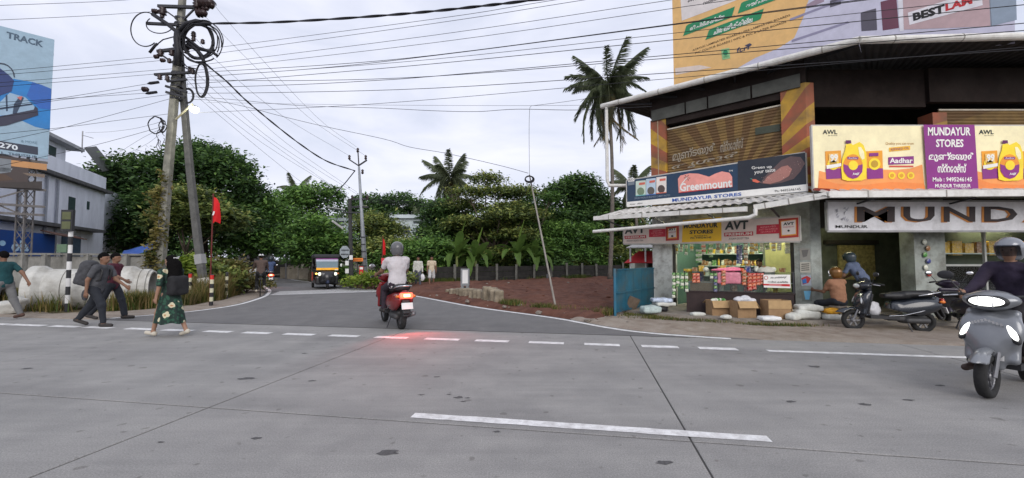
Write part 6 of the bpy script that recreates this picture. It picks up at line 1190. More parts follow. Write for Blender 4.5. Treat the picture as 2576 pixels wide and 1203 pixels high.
def scooter(label, loc, yaw, body, front_on=False, tail_on=False, plate=None, group='motor scooters'):
    r = empty('scooter', (0, 0, 0), label, 'scooter', group)
    wheel(r, (0, .63, .215), .215, .10); wheel(r, (0, -.60, .215), .215, .105)
    cyl = lambda cy, rr: ('n', lambda Q: np.maximum(rr - np.hypot(Q[..., 1] - cy, Q[..., 2] - .215), np.abs(Q[..., 0]) - .075))
    part('front_fender', 'fender', [elp((0, .65, .28), (.10, .34, .215)), half((0, 0, .26), (0, .12, -1)), cyl(.63, .235)], .012, body, r)
    part('front_apron', 'apron', [rbx((0, .43, .60), (.195, .04, .27), .04, RX(.22)), elp((0, .50, .60), (.15, .075, .24), RX(.22)), elp((.13, .47, .66), (.10, .07, .16), RX(.22)), elp((-.13, .47, .66), (.10, .07, .16), RX(.22)), rbx((0, .48, .36), (.09, .05, .10), .04)], .013, body, r, .05)
    part('leg_shield', 'legs', [rbx((0, .375, .58), (.17, .02, .22), .02, RX(.22)), rbx((0, .36, .72), (.14, .05, .05), .03)], .014, m_blkp, r)
    part('headlamp_cowl', 'cowl', [elp((0, .42, .955), (.21, .12, .085)), elp((0, .46, .93), (.15, .10, .08)), elp((0, .36, 1.0), (.13, .10, .05))], .012, body, r, .04)
    part('headlight', 'hl', [elp((0, .525, .945), (.135, .055, .055)), half((0, 0, 1.0), (0, 0, 1))], .010, m_head if front_on else m_lens, r)
    part('headlight_bezel', 'hlb', [elp((0, .512, .945), (.155, .055, .070)), half((0, 0, 1.005), (0, 0, 1))], .010, m_blkp, r)
    if front_on: [MB().box((x_, .575 - abs(x_) * .16, .945), (.004, .012, .05)).build('lens_rib', m_lens, r) for x_ in (-.05, .05)]
    for s_ in (-1, 1):
        part('indicator', 'ind%d' % s_, [elp((s_ * .150, .520, .665), (.030, .03, .105), RY(-s_ * .5) @ RX(.25))], .007, m_head if front_on else m_lens, r)
        part('lens_bezel', 'lb%d' % s_, [elp((s_ * .147, .510, .650), (.046, .03, .130), RY(-s_ * .5) @ RX(.25))], .009, m_blkp, r)
        MB().tube([(s_ * .12, .38, .985), (s_ * .24, .33, 1.0), (s_ * .30, .29, .995)], .016, 8).build('handlebar', m_blkp, r); MB().tube([(s_ * .28, .30, .997), (s_ * .38, .23, .985)], .021, 9).build('grip', m_tyre, r, True)
        MB().tube([(s_ * .25, .38, .99), (s_ * .30, .37, .985), (s_ * .39, .30, .97)], .008, 6).build('brake_lever', m_chr, r)
        mm = MB().tube([(s_ * .22, .35, 1.0), (s_ * .28, .37, 1.10), (s_ * .33, .36, 1.17)], .007, 6).build('mirror_stalk', m_blkp, r); MB().ell((s_ * .35, .355, 1.20), (.075, .02, .048), RZ(-s_ * .15), 14, 8).build('mirror', m_blkp, mm, True); MB().ell((s_ * .352, .338, 1.20), (.062, .006, .038), RZ(-s_ * .15), 14, 6).build('mirror_glass', m_chr, mm, True)
    MB().box((0, .13, .30), (.17, .25, .03)).build('floorboard', m_blkp, r)
    part('side_cowl', 'rear', [cap((0, -.15, .50), (0, -.80, .66), .15, .10), elp((.11, -.45, .51), (.095, .44, .17), RX(-.18)), elp((-.11, -.45, .51), (.095, .44, .17), RX(-.18)), rbx((0, -.08, .45), (.14, .08, .17), .05), half((0, -.5, .345), (0, .25, -1))], .014, body, r, .06)
    part('seat', 'seat', [rbx((0, -.12, .745), (.115, .22, .05), .045), rbx((0, -.50, .79), (.125, .26, .05), .045), cap((0, -.1, .74), (0, -.7, .80), .085, .07)], .013, m_seat, r, .06)
    part('engine', 'eng', [rbx((.02, -.42, .27), (.10, .22, .09), .04), cap((-.10, -.30, .25), (-.10, -.62, .25), .06), rbx((0, -.10, .28), (.10, .15, .05), .03)], .016, mat('engine_grey', (.06, .06, .062), .6, .3), r)
    MB().tube([(.13, -.25, .24), (.15, -.5, .25), (.16, -.86, .32)], [.03, .055, .045], 10).build('exhaust', m_steel, r, True)
    tl = part('tail_light', 'tl', [rbx((0, -.90, .66), (.125, .035, .055), .03, RX(-.3))], .010, m_tail if tail_on else m_redl, r)
    if tail_on: part('tail_lamp_core', 'tlc', [rbx((0, -.935, .665), (.06, .012, .026), .01, RX(-.3))], .006, m_tailc, r)
    for s_ in (-1, 1): part('rear_indicator', 'ri%d' % s_, [elp((s_ * .155, -.86, .645), (.04, .05, .03))], .009, m_amb, r)
    part('rear_fender', 'rf', [rbx((0, -.90, .46), (.075, .02, .14), .018, RX(-.35)), rbx((0, -.86, .36), (.06, .02, .1), .018, RX(-.5))], .012, m_blkp, r)
    npo = MB().box((0, -.965, .475), (.105, .006, .06), RX(-.3)).build('number_plate', m_wh, r)
    MB().box((0, .545, .40), (.10, .005, .032), RX(.2)).build('number_plate', m_wh, r)
    MB().tube([(.13, -.48, .76), (.15, -.66, .80), (.11, -.86, .84), (0, -.91, .845), (-.11, -.86, .84), (-.15, -.66, .80), (-.13, -.48, .76)], .013, 8).build('grab_rail', m_chr, r, True)
    for s_ in (-1, 1):
        MB().tube([(s_ * .155, .05, .335), (s_ * .175, -.20, .36), (s_ * .205, -.45, .44), (s_ * .15, -.82, .56)], .007, 6).build('chrome_trim', m_chr, r)
        MB().tube([(s_ * .06, .66, .215), (s_ * .07, .56, .45)], .018, 8).build('fork', m_steel, r)
    MB().tube([(-.12, -.28, .2), (-.20, -.32, .012)], .012, 6).build('side_stand', m_darkst, r)
    if tail_on:
        ldd = bpy.data.lights.new('tail_glow', 'SPOT'); ldd.spot_size = rad(115); ldd.spot_blend = .6; ldd.energy = tail_on if not isinstance(tail_on, bool) else 1; ldd.color = (1, .06, .04); ldd.shadow_soft_size = .06; lo2 = bpy.data.objects.new('tail_glow', ldd); COL.objects.link(lo2); lo2.parent = r; lo2.location = (0, -1.0, .66); lo2.rotation_euler = (rad(-55), 0, 0)
    r.location = loc; r.rotation_euler = (0, 0, yaw); return r
red = mat('maroon_paint', C(120, 22, 26), .3, coat=.6, var=.08); navy = mat('dark_slate_paint', (.016, .020, .027), .25, coat=.7, var=.1); grey = mat('grey_paint', (.19, .20, .215), .3, .3, coat=.5, var=.08)
s1 = scooter('maroon scooter with glowing red tail light ridden away by a man in a pale shirt', (-2.75, 9.80, 0), rad(31), red, False, 45); s1.scale = (1.13, 1.13, 1.13)
s2 = scooter('dark slate scooter parked side on in front of the shop door', (7.93, 8.96, 0), rad(75), navy)
s3 = scooter('grey scooter with blazing headlight coming out of the road to the shop', (5.80, 4.98, 0), rad(117), grey, True); s3.scale = (1.1, 1.1, 1.1)
s5 = scooter('dark purple scooter parked tail out beside the shop pillar', (9.85, 9.35, 0), rad(-24), mat('dark_purple_paint', (.025, .018, .035), .3, coat=.5))
s4 = scooter('distant scooter with lit tail light ridden by a person in blue', (-13.75, 24.0, 0), rad(33), mat('blue_grey_paint', (.05, .06, .08), .3, coat=.5), False, 8)
# things on the parked scooter and lettering on the grey one
bagp = Matrix.Translation(s2.location) @ Matrix.Rotation(rad(75), 4, 'Z')
pb_ = bagp @ Vector((.10, .20, .43)); o = sbody('white_carrier_bag', [elp((pb_.x, pb_.y, pb_.z), (.15, .10, .13)), elp((pb_.x, pb_.y, pb_.z + .1), (.10, .06, .08))], .014, mat('white_plastic_bag', (.62, .62, .64), .4, var=.1), noise=lambda Q: .018 * vnoise(Q * 14)); tag(o, 'white plastic bag hanging in the footwell of the parked scooter', 'bag')
for i in range(9): MB().box((-.10 + .025 * i, .590 - .9 * (.1 - abs(-.10 + .025 * i)) * 0 - (abs(-.10 + .025 * i)) ** 2 * 2.2, .765 - .02 * abs(i - 4) * .5), (.009, .004, .013), RY(.3)).build('badge_letter', m_chr, s3)
# auto rickshaw
ar = empty('auto_rickshaw', (0, 0, 0), 'black auto rickshaw with a yellow band under its windscreen', 'auto rickshaw'); m_ab = mat('rickshaw_black', (.018, .018, .02), .35, coat=.4); m_ay = mat('rickshaw_yellow', C(236, 168, 24), .4)
sbody('front_cowl', [rbx((0, .98, .62), (.36, .22, .30), .12), elp((0, 1.12, .58), (.24, .20, .28)), rbx((0, .80, .45), (.55, .15, .22), .08)], .03, m_ab, ar, .08)
MB().box((0, -.25, .38), (.63, .95, .07)).build('floor_pan', m_ab, ar); MB().box((0, -.95, .72), (.62, .28, .30)).build('rear_body', m_ab, ar)
for s_ in (-1, 1):
    MB().box((s_ * .62, -.42, .62), (.02, .42, .22)).build('side_panel', mat('rust_red_panel', C(150, 52, 34), .5) if s_ > 0 else m_ab, ar)
    MB().beam((s_ * .50, .92, .95), (s_ * .56, .60, 1.62), .05, .05).build('windscreen_pillar', m_ab, ar); MB().beam((s_ * .62, -.55, .6), (s_ * .60, -.55, 1.64), .05, .05).build('door_pillar', m_ab, ar); MB().beam((s_ * .60, -1.15, 1.0), (s_ * .58, -1.1, 1.62), .05, .05).build('rear_pillar', m_ab, ar)
    MB().box((s_ * .60, -.85, 1.32), (.012, .28, .30)).build('side_curtain', m_ab, ar)
    M = Matrix.Translation((s_ * .37, 1.13, .78)) @ Matrix.Rotation(-math.pi / 2, 4, 'X'); MB().lathe([(.02, .05), (.07, .04), (.085, 0), (.085, -.12)], 16, M).build('headlight', mat('rickshaw_lamp', (.9, .9, .75), .2, emit=.9, ecol=(1, 1, .8)), ar, True)
    MB().ell((s_ * .52, .98, .80), (.05, .05, .04), None, 10, 6).build('indicator', m_amb if s_ < 0 else mat('amber_on', C(240, 140, 30), .3, emit=4, ecol=(1, .55, .1)), ar, True)
    MB().ell((s_ * .68, .78, 1.22), (.05, .02, .09), None, 10, 6).build('mirror', m_wh if s_ < 0 else m_blkp, ar, True); MB().tube([(s_ * .55, .80, 1.15), (s_ * .66, .78, 1.2)], .01, 6).build('mirror_arm', m_blkp, ar)
    wheel(ar, (s_ * .55, -.78, .23), .23, .12)
wheel(ar, (0, 1.12, .23), .23, .11); part('front_fender', 'arf', [elp((0, 1.14, .34), (.10, .30, .17)), half((0, 0, .30), (0, 0, -1))], .02, mat('navy_fender', (.02, .028, .06), .35), ar)
sbody('canopy_roof', [rbx((0, -.25, 1.68), (.64, .98, .11), .10), rbx((0, -1.15, 1.30), (.60, .08, .38), .06)], .03, mat('rickshaw_hood', (.028, .028, .032), .7), ar, .06)
ws = MB().prism([V3(-.50, .90, 1.08), V3(.50, .90, 1.08), V3(.53, .64, 1.58), V3(-.53, .64, 1.58)], (0, -.012, 0)).build('windscreen', mat('windscreen', (.10, .16, .18), .08, spec=.8, coat=1), ar)
MB().prism([V3(-.52, .965, .98), V3(.52, .965, .98), V3(.52, .915, 1.09), V3(-.52, .915, 1.09)], (0, -.02, 0)).build('yellow_band', m_ay, ar); MB().prism([V3(-.51, .935, 1.0), V3(-.36, .98, 1.0), V3(-.36, .985, .965), V3(-.51, .985, .965)], (0, -.02, 0)).build('white_patch', m_wh, ar)
for z0, z1, m_ in ((1.42, 1.52, mat('white_film', (.40, .44, .52), .4)), (1.52, 1.585, mat('magenta_film', C(150, 84, 146), .4))):
    f = lambda z: .90 - (z - 1.08) * .52 + .004; MB().prism([V3(-.52, f(z0), z0), V3(.52, f(z0), z0), V3(.525, f(z1), z1), V3(-.525, f(z1), z1)], (0, -.003, 0)).build('sun_film', m_, ws)
MB().box((0, -.62, .80), (.52, .25, .10)).build('bench_seat', m_seat, ar); MB().box((0, .12, .72), (.22, .18, .07)).build('driver_seat', m_seat, ar)
c = G(803, 727); ar.location = (c.x, c.y + .7, 0); ar.rotation_euler = (0, 0, rad(-151))
# far white car
car = empty('white_car', (0, 0, 0), 'white car with lit headlight coming round the bend', 'car'); m_cw = mat('car_white', (.66, .66, .65), .3, coat=.6, var=.05)
sbody('body', [rbx((0, 0, .62), (.82, 1.9, .30), .18), rbx((0, -.25, 1.08), (.68, 1.0, .30), .22), half((0, 0, .28), (0, 0, -1))], .05, m_cw, car, .12)
MB().prism([V3(-.62, .98, .98), V3(.62, .98, .98), V3(.55, .62, 1.30), V3(-.55, .62, 1.30)], (0, .04, .04)).build('windscreen', mat('car_glass', (.03, .04, .045), .08, spec=.8, coat=1), car)
for s_ in (-1, 1):
    MB().prism([V3(s_ * .74, .7, 1.0), V3(s_ * .74, -1.0, 1.0), V3(s_ * .68, -.9, 1.28), V3(s_ * .68, .5, 1.28)], (s_ * .03, 0, 0)).build('side_window', MATS['car_glass'], car)
    MB().ell((s_ * .60, 1.88, .68), (.17, .06, .09), None, 12, 8).build('headlight', mat('car_headlight', (1, 1, .9), .3, emit=30, ecol=(1, .93, .7)) if s_ > 0 else m_lens, car, True)
    for y in (1.2, -1.2): wheel(car, (s_ * .78, y, .30), .30, .18)
MB().box((0, 1.90, .50), (.45, .03, .09)).build('grille', m_blkp, car); MB().box((0, 1.93, .42), (.24, .01, .06)).build('number_plate', m_wh, car)
c = P(628, 654, 31.5); car.location = (c.x, c.y, 0); car.rotation_euler = (0, 0, rad(-152))
# bicycle
bi = empty('bicycle', (0, 0, 0), 'black bicycle ridden away by a man in a brown shirt', 'bicycle')
for y in (.53, -.53):
    M = Matrix.Translation((0, y, .34)) @ Matrix.Rotation(math.pi / 2, 4, 'Y'); t = empty('wheel', (0, 0, 0)); t.parent = bi; MB().lathe([(.32, -.012), (.34, -.016), (.345, 0), (.34, .016), (.32, .012)], 32, M, True).build('tyre', m_tyre, t, True)
    mb = MB(); [mb.tube([(0, y, .34), (0, y + .32 * math.cos(a), .34 + .32 * math.sin(a))], .003, 4) for a in [k * math.pi / 9 for k in range(18)]]; mb.build('spokes', m_steel, t)['kind'] = 'stuff'
mb = MB(); [mb.tube([a, b], .016, 7) for a, b in (((0, -.05, .30), (0, -.18, .82)), ((0, -.05, .30), (0, .36, .78)), ((0, -.16, .76), (0, .34, .84)), ((0, -.53, .34), (0, -.05, .30)), ((0, -.53, .34), (0, -.16, .76)), ((0, .53, .34), (0, .36, .78)), ((0, .36, .78), (0, .32, .98)))]; mb.build('frame', m_bk, bi)
part('saddle', 'sad', [cap((0, -.25, .86), (0, -.05, .86), .07, .03)], .012, m_seat, bi); MB().tube([(-.28, .20, 1.0), (-.2, .30, 1.02), (0, .33, 1.0), (.2, .30, 1.02), (.28, .20, 1.0)], .013, 7).build('handlebar', m_chr, bi, True); MB().box((0, -.50, .72), (.09, .20, .015)).build('carrier', m_darkst, bi)
for s_ in (-1, 1): MB().tube([(s_ * .03, -.05, .30), (s_ * .1, -.05 + s_ * .05, .30 - s_ * .15)], .012, 6).build('crank', m_steel, bi); MB().box((s_ * .15, -.05 + s_ * .05, .30 - s_ * .15), (.05, .04, .012)).build('pedal', m_bk, bi)
c = G(650, 746); bi.location = (c.x - .2, c.y + .45, 0); bi.rotation_euler = (0, 0, rad(31))
# ------------------------------------------------------------------ people
m_skin = mat('skin', (.20, .105, .065), .6, var=.1, scale=10); m_skin2 = mat('skin_light', (.30, .17, .11), .6, var=.1); m_hair = mat('black_hair', (.006, .0055, .0055), .85, var=.3, scale=40, spec=.05); m_eye = mat('eye_dark', (.02, .015, .012), .2); m_lip = mat('lips', (.16, .06, .05), .5)
def cloth(name, col, var=.15, scale=7, **k): return mat(name, col, .85, var=var, scale=scale, bump=.25, bscale=90, **k)
def FK(pose, s_):
    R_ = {}; lean = rad(pose.get('lean', 4)); tw = rad(pose.get('roll', 0)); sp = Vector((math.sin(tw), math.sin(lean), math.cos(lean))); pel = Vector((0, 0, 0)); sx = Vector((1, 0, 0))
    R_['pel'] = pel; R_['waist'] = pel + sp * .14 * s_; R_['chest'] = pel + sp * .34 * s_; R_['sh'] = pel + sp * .47 * s_; R_['neck'] = pel + sp * .54 * s_
    hp, hy = [rad(a) for a in pose.get('head', (0, 0))]; hl = lean * .4 + hp; hd = Vector((0, math.sin(hl), math.cos(hl))); R_['head'] = R_['neck'] + hd * .145 * s_ ; R_['HR'] = RZ(hy) @ RX(-hl * .8); R_['sp'] = sp
    for sd, s2_ in (('l', -1), ('r', 1)):
        h, kn, ab = [rad(a) for a in pose.get(sd + 'l', (0, 5, 3))]; hip = pel + sx * s2_ * .095 * s_; R_[sd + 'hip'] = hip
        td = Vector((s2_ * math.sin(ab), math.cos(ab) * math.sin(h), -math.cos(ab) * math.cos(h))); R_[sd + 'knee'] = hip + td * .43 * s_
        a2 = h - kn; sdv = Vector((s2_ * math.sin(ab) * .5, math.sin(a2), -math.cos(a2))).normalized(); R_[sd + 'ank'] = R_[sd + 'knee'] + sdv * .41 * s_
        fp = rad(pose.get(sd + 'f', 0)); R_[sd + 'toe'] = R_[sd + 'ank'] + Vector((s2_ * .02, .17 * math.cos(fp), -.055 - .17 * math.sin(fp))) * s_; R_[sd + 'heel'] = R_[sd + 'ank'] + Vector((0, -.05 * math.cos(fp), -.055 + .05 * math.sin(fp))) * s_
        a, b, e = [rad(x) for x in pose.get(sd + 'a', (0, 6, 12))]; sho = R_['sh'] + sx * s2_ * .19 * s_ * pose.get('sw', 1); R_[sd + 'sho'] = sho
        ud = Vector((s2_ * math.sin(b), math.cos(b) * math.sin(a), -math.cos(b) * math.cos(a))); R_[sd + 'elb'] = sho + ud * .29 * s_
        b2 = b * pose.get('ain', .4); fd_ = Vector((s2_ * math.sin(b2), math.cos(b2) * math.sin(a + e), -math.cos(b2) * math.cos(a + e))); R_[sd + 'wri'] = R_[sd + 'elb'] + fd_ * .255 * s_; R_[sd + 'hd'] = fd_
    return R_
def person(label, loc, yaw, pose, shirt, pants, H=1.7, pz=None, vox=.012, sleeve='short', leg='long', hair='short', shoe=None, skin=m_skin, helmet=None, group=None, girth=1., hem=-.10, curl=.6, cap_m=None):
    s_ = H / 1.72; J = FK(pose, s_)
    if pz is None: dz = -min(J['ltoe'].z, J['lheel'].z, J['rtoe'].z, J['rheel'].z) + .028
    else: dz = pz
    for k_, v in J.items():
        if isinstance(v, Vector) and k_ not in ('lhd', 'rhd', 'sp'): J[k_] = v + V3(0, 0, dz)
    root = empty('person', (0, 0, 0), label, 'person', group); HR = J['HR']; hd = J['head']; hp = lambda x, y, z: hd + HR @ (V3(x, y, z) * s_)
    pr_ = [elp(hp(0, 0, .015), np.array((.076, .096, .112)) * s_, HR), elp(hp(0, .025, -.065), np.array((.055, .062, .058)) * s_, HR), cap(hp(0, .088, .005), hp(0, .108, -.022), .011 * s_, .016 * s_), elp(hp(.077, -.005, -.01), np.array((.012, .022, .032)) * s_, HR), elp(hp(-.077, -.005, -.01), np.array((.012, .022, .032)) * s_, HR), elp(hp(0, .083, -.062), np.array((.026, .016, .010)) * s_, HR), elp(hp(0, .078, .035), np.array((.055, .018, .012)) * s_, HR),
           cap(J['neck'] - V3(0, 0, .05), hp(0, -.02, -.05), .056 * s_, .052 * s_), cap(J['pel'], J['waist'], .085 * s_, .085 * s_), cap(J['waist'], J['chest'], .085 * s_, .09 * s_), cap(J['lsho'] * .85 + J['rsho'] * .15, J['rsho'] * .85 + J['lsho'] * .15, .052 * s_)]
    mbx = MB()
    for d in 'lr':
        pr_ += [cap(J[d + 'sho'], J[d + 'elb'], .050 * s_, .040 * s_), cap(J[d + 'elb'], J[d + 'wri'], .040 * s_, .027 * s_), cap(J[d + 'hip'], J[d + 'knee'], .074 * s_, .055 * s_), cap(J[d + 'knee'], J[d + 'ank'], .054 * s_, .036 * s_), cap(J[d + 'heel'] + V3(0, 0, .012), J[d + 'toe'] + V3(0, 0, .005), .034 * s_, .030 * s_), cap(J[d + 'ank'], J[d + 'heel'] + V3(0, 0, .02), .036 * s_, .034 * s_)]
        f = J[d + 'hd']; side = Vector((1 if d == 'r' else -1, 0, 0)); side = (side - f * side.dot(f)).normalized(); nrm = f.cross(side); acr = nrm; pc = J[d + 'wri'] + f * .05 * s_
        Rm = Matrix((acr, f, side)).transposed(); pr_.append(elp(pc, np.array((.042, .055, .018)) * s_, Rm)); cu = -side * (1 if True else -1)
        for i in range(4):
            st = J[d + 'wri'] + f * .085 * s_ + acr * (-.030 + .020 * i) * s_; ln = (.062, .075, .070, .055)[i] * s_; a1 = st + (f * math.cos(curl * .6) + cu * math.sin(curl * .6)) * ln * .5; a2 = a1 + (f * math.cos(curl * 1.5) + cu * math.sin(curl * 1.5)) * ln * .5; mbx.tube([st - f * .02, st, a1, a2], [.010 * s_, .010 * s_, .009 * s_, .007 * s_], 6)
        fw = acr if acr.y + acr.z > 0 else -acr; st = J[d + 'wri'] + f * .035 * s_ + fw * .035 * s_; mbx.tube([st - fw * .015, st + (f * .7 + fw * .6) * .03 * s_, st + (f + fw * .35) * .058 * s_], [.012 * s_, .011 * s_, .009 * s_], 6)
    V, Q = snet(pr_, vox, .025 * s_); mb = MB(); mb.v = [tuple(p_) for p_ in V.tolist()]; mb.f = Q.tolist(); mb.mi = [0] * len(mb.f); mb.add(mbx.v, mbx.f); mb.build('body', skin, root, True)
    mb = MB(); [mb.ell(hp(x, .086, .012), (.012 * s_, .008 * s_, .007 * s_), None, 8, 6) for x in (-.032, .032)]; e_ = MB().ell(hp(-.032, .086, .012), (.012 * s_, .008 * s_, .007 * s_), None, 8, 6).build('eye', m_eye, root); MB().ell(hp(.032, .086, .012), (.012 * s_, .008 * s_, .007 * s_), None, 8, 6).build('eye', m_eye, root); MB().ell(hp(0, .094, -.060), (.024 * s_, .008 * s_, .006 * s_), None, 8, 6).build('mouth', m_lip, root)
    # shirt
    gw = girth * s_; sp = J['sp']; slv = {'short': .62, 'half': .95, 'long': 1.}[sleeve]
    pr_ = [elp(J['chest'] + V3(0, -.005, 0), np.array((.178 * gw, .118 * gw, .20 * s_))), elp(J['waist'] + sp * .02, np.array((.160 * gw, .118 * gw, .19 * s_))), elp(J['pel'] + sp * .02, np.array((.165 * gw, .122 * gw, .17 * s_))), cap(J['lsho'] * .88 + J['rsho'] * .12, J['rsho'] * .88 + J['lsho'] * .12, .072 * s_), cap(J['neck'] - sp * .05, J['neck'] - sp * .015, .068 * s_, .062 * s_)]
    for d in 'lr':
        e_ = J[d + 'sho'].lerp(J[d + 'elb'], min(1, slv)); pr_.append(cap(J[d + 'sho'], e_, .066 * s_, .060 * s_))
        if sleeve == 'long': pr_.append(cap(J[d + 'elb'], J[d + 'elb'].lerp(J[d + 'wri'], .93), .056 * s_, .040 * s_))
    pr_.append(half(J['pel'] + sp * (hem * s_), -sp)); pr_.append(half(J['neck'] + sp * .012, sp))
    sbody('shirt', pr_, vox, shirt, root, .04 * s_, lambda Q: .013 * vnoise(Q * np.array([9, 9, 5.]) + 3) + .007 * vnoise(Q * 21))
    # trousers / shorts
    if pants:
        le_ = 1.0 if leg == 'long' else .0; pr_ = [elp(J['pel'] + V3(0, 0, -.01), np.array((.158 * gw, .118 * gw, .13 * s_)))]
        for d in 'lr':
            pr_.append(cap(J[d + 'hip'], J[d + 'hip'].lerp(J[d + 'knee'], 1 if le_ else .92), .098 * s_, (.076 if le_ else .095) * s_))
            if le_: pr_.append(cap(J[d + 'knee'], J[d + 'knee'].lerp(J[d + 'ank'], .93), .074 * s_, .060 * s_))
        sbody('trousers' if le_ else 'shorts', pr_, vox, pants, root, .03 * s_, lambda Q: .012 * vnoise(Q * np.array([10, 10, 6.]) + 8) + .005 * vnoise(Q * 24))
    for d in 'lr':
        if shoe:
            h_, t_ = J[d + 'heel'], J[d + 'toe']; sbody('shoe', [cap(h_ + V3(0, 0, .018), t_ + V3(0, 0, .012), .042 * s_, .040 * s_), cap(h_ + V3(0, 0, .03), J[d + 'ank'] + V3(0, 0, -.02), .042 * s_, .038 * s_), half((h_ + t_) / 2 - V3(0, 0, .026), (0, -math.sin(rad(pose.get(d + 'f', 0))), -1))], min(vox, .012), shoe, root, .02)
    # hair or helmet
    if helmet:
        sbody('helmet', [elp(hp(0, -.01, .03), np.array((.128, .152, .135)) * s_, HR), elp(hp(0, -.03, -.05), np.array((.115, .12, .10)) * s_, HR), ('n', lambda Q: -np.maximum.reduce([-( (Q - np.array(hp(0, .03, .03))) @ np.array(HR @ V3(0, 1, 0))), ((Q - np.array(hp(0, 0, .055))) @ np.array(HR @ V3(0, 0, 1))), np.abs((Q - np.array(hd)) @ np.array(HR @ V3(1, 0, 0))) - .095 * s_])), half(hp(0, 0, -.12), HR @ V3(0, 0, -1))], vox, helmet, root, .03)
        vv = []; n_ = 12
        for j in range(4):
            for i in range(n_ + 1): a = rad(-62 + 124 * i / n_); vv.append(hp(.125 * math.sin(a), .02 + .135 * math.cos(a) - .008 * j, .075 - .045 * j))
        MB().add(vv, [[j * (n_ + 1) + i, j * (n_ + 1) + i + 1, (j + 1) * (n_ + 1) + i + 1, (j + 1) * (n_ + 1) + i] for j in range(3) for i in range(n_)]).build('visor', glass('visor_glass', (.35, .36, .4), .9), root, True)
    elif hair:
        pr_ = [elp(hp(0, -.012, .032), np.array((.090, .108, .112)) * s_, HR)]
        if hair == 'long': pr_ += [elp(hp(0, -.06, -.03), np.array((.098, .075, .14)) * s_, HR), cap(hp(0, -.08, -.08), J['chest'] + V3(0, -.15 * s_, -.03), .125 * s_, .12 * s_), cap(J['chest'] + V3(-.04, -.15 * s_, -.02), J['waist'] + V3(-.03, -.15 * s_, .02), .11 * s_, .06 * s_), cap(hp(.06, -.03, -.04), hp(.07, .0, -.2), .05 * s_, .03 * s_), cap(hp(-.06, -.03, -.04), hp(-.07, .0, -.2), .05 * s_, .03 * s_)]
        ax_ = np.array(HR @ V3(0, 1, 0)); az_ = np.array(HR @ V3(0, 0, 1)); c0 = np.array(hp(0, .012 if hair == 'short' else .04, .045)); zl = np.array(hp(0, -.1, -.07))
        pr_.append(('n', lambda Q: -np.maximum(-((Q - c0) @ ax_), ((Q - c0) @ az_)) - 0.0))
        if hair == 'short': pr_.append(half(hp(0, -.1, -.055), HR @ V3(0, .25, -1)))
        sbody('hair', pr_, min(vox, .011), m_hair, root, .03, lambda Q: .006 * vnoise(Q * 40))
    if cap_m: sbody('cap', [elp(hp(0, -.005, .055), np.array((.096, .112, .085)) * s_, HR), elp(hp(0, .13, .05), np.array((.07, .07, .012)) * s_, HR), half(hp(0, 0, .035), HR @ V3(0, 0, -1))], .012, cap_m, root, .02)
    root.location = loc; root.rotation_euler = (0, 0, yaw); root['_j'] = 0; del root['_j']; return root, J
def gp(px, Y): a = P(px, 654, Y); return (a.x, a.y, 0)
# woman in the floral skirt
m_floral = bpy.data.materials.new('floral_cloth'); m_floral.use_nodes = True; t = m_floral.node_tree; b = t.nodes['Principled BSDF']; b.inputs['Roughness'].default_value = .85; tc = t.nodes.new('ShaderNodeTexCoord'); prev = None
nz_ = t.nodes.new('ShaderNodeTexNoise'); nz_.inputs['Scale'].default_value = 9; t.links.new(tc.outputs['Object'], nz_.inputs[0]); ad = t.nodes.new('ShaderNodeMixRGB'); ad.inputs[0].default_value = .10; t.links.new(tc.outputs['Object'], ad.inputs[1]); t.links.new(nz_.outputs['Color'], ad.inputs[2])
for sc, thr, col in ((16., .42, (.02, .075, .045)), (6.0, .30, (.55, .50, .34)), (6.0, .13, (.42, .22, .10))):
    vo = t.nodes.new('ShaderNodeTexVoronoi'); vo.inputs['Scale'].default_value = sc; t.links.new(ad.outputs[0], vo.inputs[0]); r_ = t.nodes.new('ShaderNodeValToRGB'); r_.color_ramp.interpolation = 'CONSTANT'; r_.color_ramp.elements[0].color = (1, 1, 1, 1); r_.color_ramp.elements[1].position = thr; r_.color_ramp.elements[1].color = (0, 0, 0, 1); t.links.new(vo.outputs['Distance'], r_.inputs[0])
    mx = t.nodes.new('ShaderNodeMix'); mx.data_type = 'RGBA'; t.links.new(r_.outputs[0], mx.inputs[0]); mx.inputs[7].default_value = (*col, 1)
    if prev: t.links.new(prev, mx.inputs[6])
    else: mx.inputs[6].default_value = (.008, .024, .018, 1)
    prev = mx.outputs[2]
t.links.new(prev, b.inputs['Base Color'])
black_top = cloth('black_floral_top', (.016, .018, .018), .4); sand = mat('pale_sandal', (.50, .46, .38), .7)
wl = Vector(gp(432, 8.35)); wm, J = person('woman with long black hair in a green floral skirt crossing the road', wl, rad(72), {'lean': 2, 'll': (24, 10, 3), 'rl': (-16, 14, 3), 'rf': 14, 'lf': -8, 'la': (-14, 12, 25), 'ra': (22, 12, 40), 'head': (2, 18)}, m_floral, None, 1.60, hair='long', sleeve='half', shoe=sand, skin=m_skin2, hem=-.06, girth=.92)
sk = MB(); nR, nA = 14, 48; z0 = J['waist'].z - .02; z1 = .27; vs = []
cF = (J['lank'] + J['rank']) / 2
for j in range(nR + 1):
    f = j / nR; z = z0 + (z1 - z0) * f
    for i in range(nA):
        a = 2 * math.pi * i / nA; rx = .135 + .085 * f ** .8; ry = .105 + .175 * f ** .85; w_ = 1 + (.07 * math.sin(7 * a + 1.0) + .045 * math.sin(11 * a + 2)) * f ** .7
        vs.append((rx * w_ * math.cos(a), cF.y * f * .75 + ry * w_ * math.sin(a), z + .015 * math.sin(5 * a) * f))
sk.add(vs, [[j * nA + i, j * nA + (i + 1) % nA, (j + 1) * nA + (i + 1) % nA, (j + 1) * nA + i] for j in range(nR) for i in range(nA)]); sk.build('skirt', m_floral, wm, True).location = (0, 0, 0)
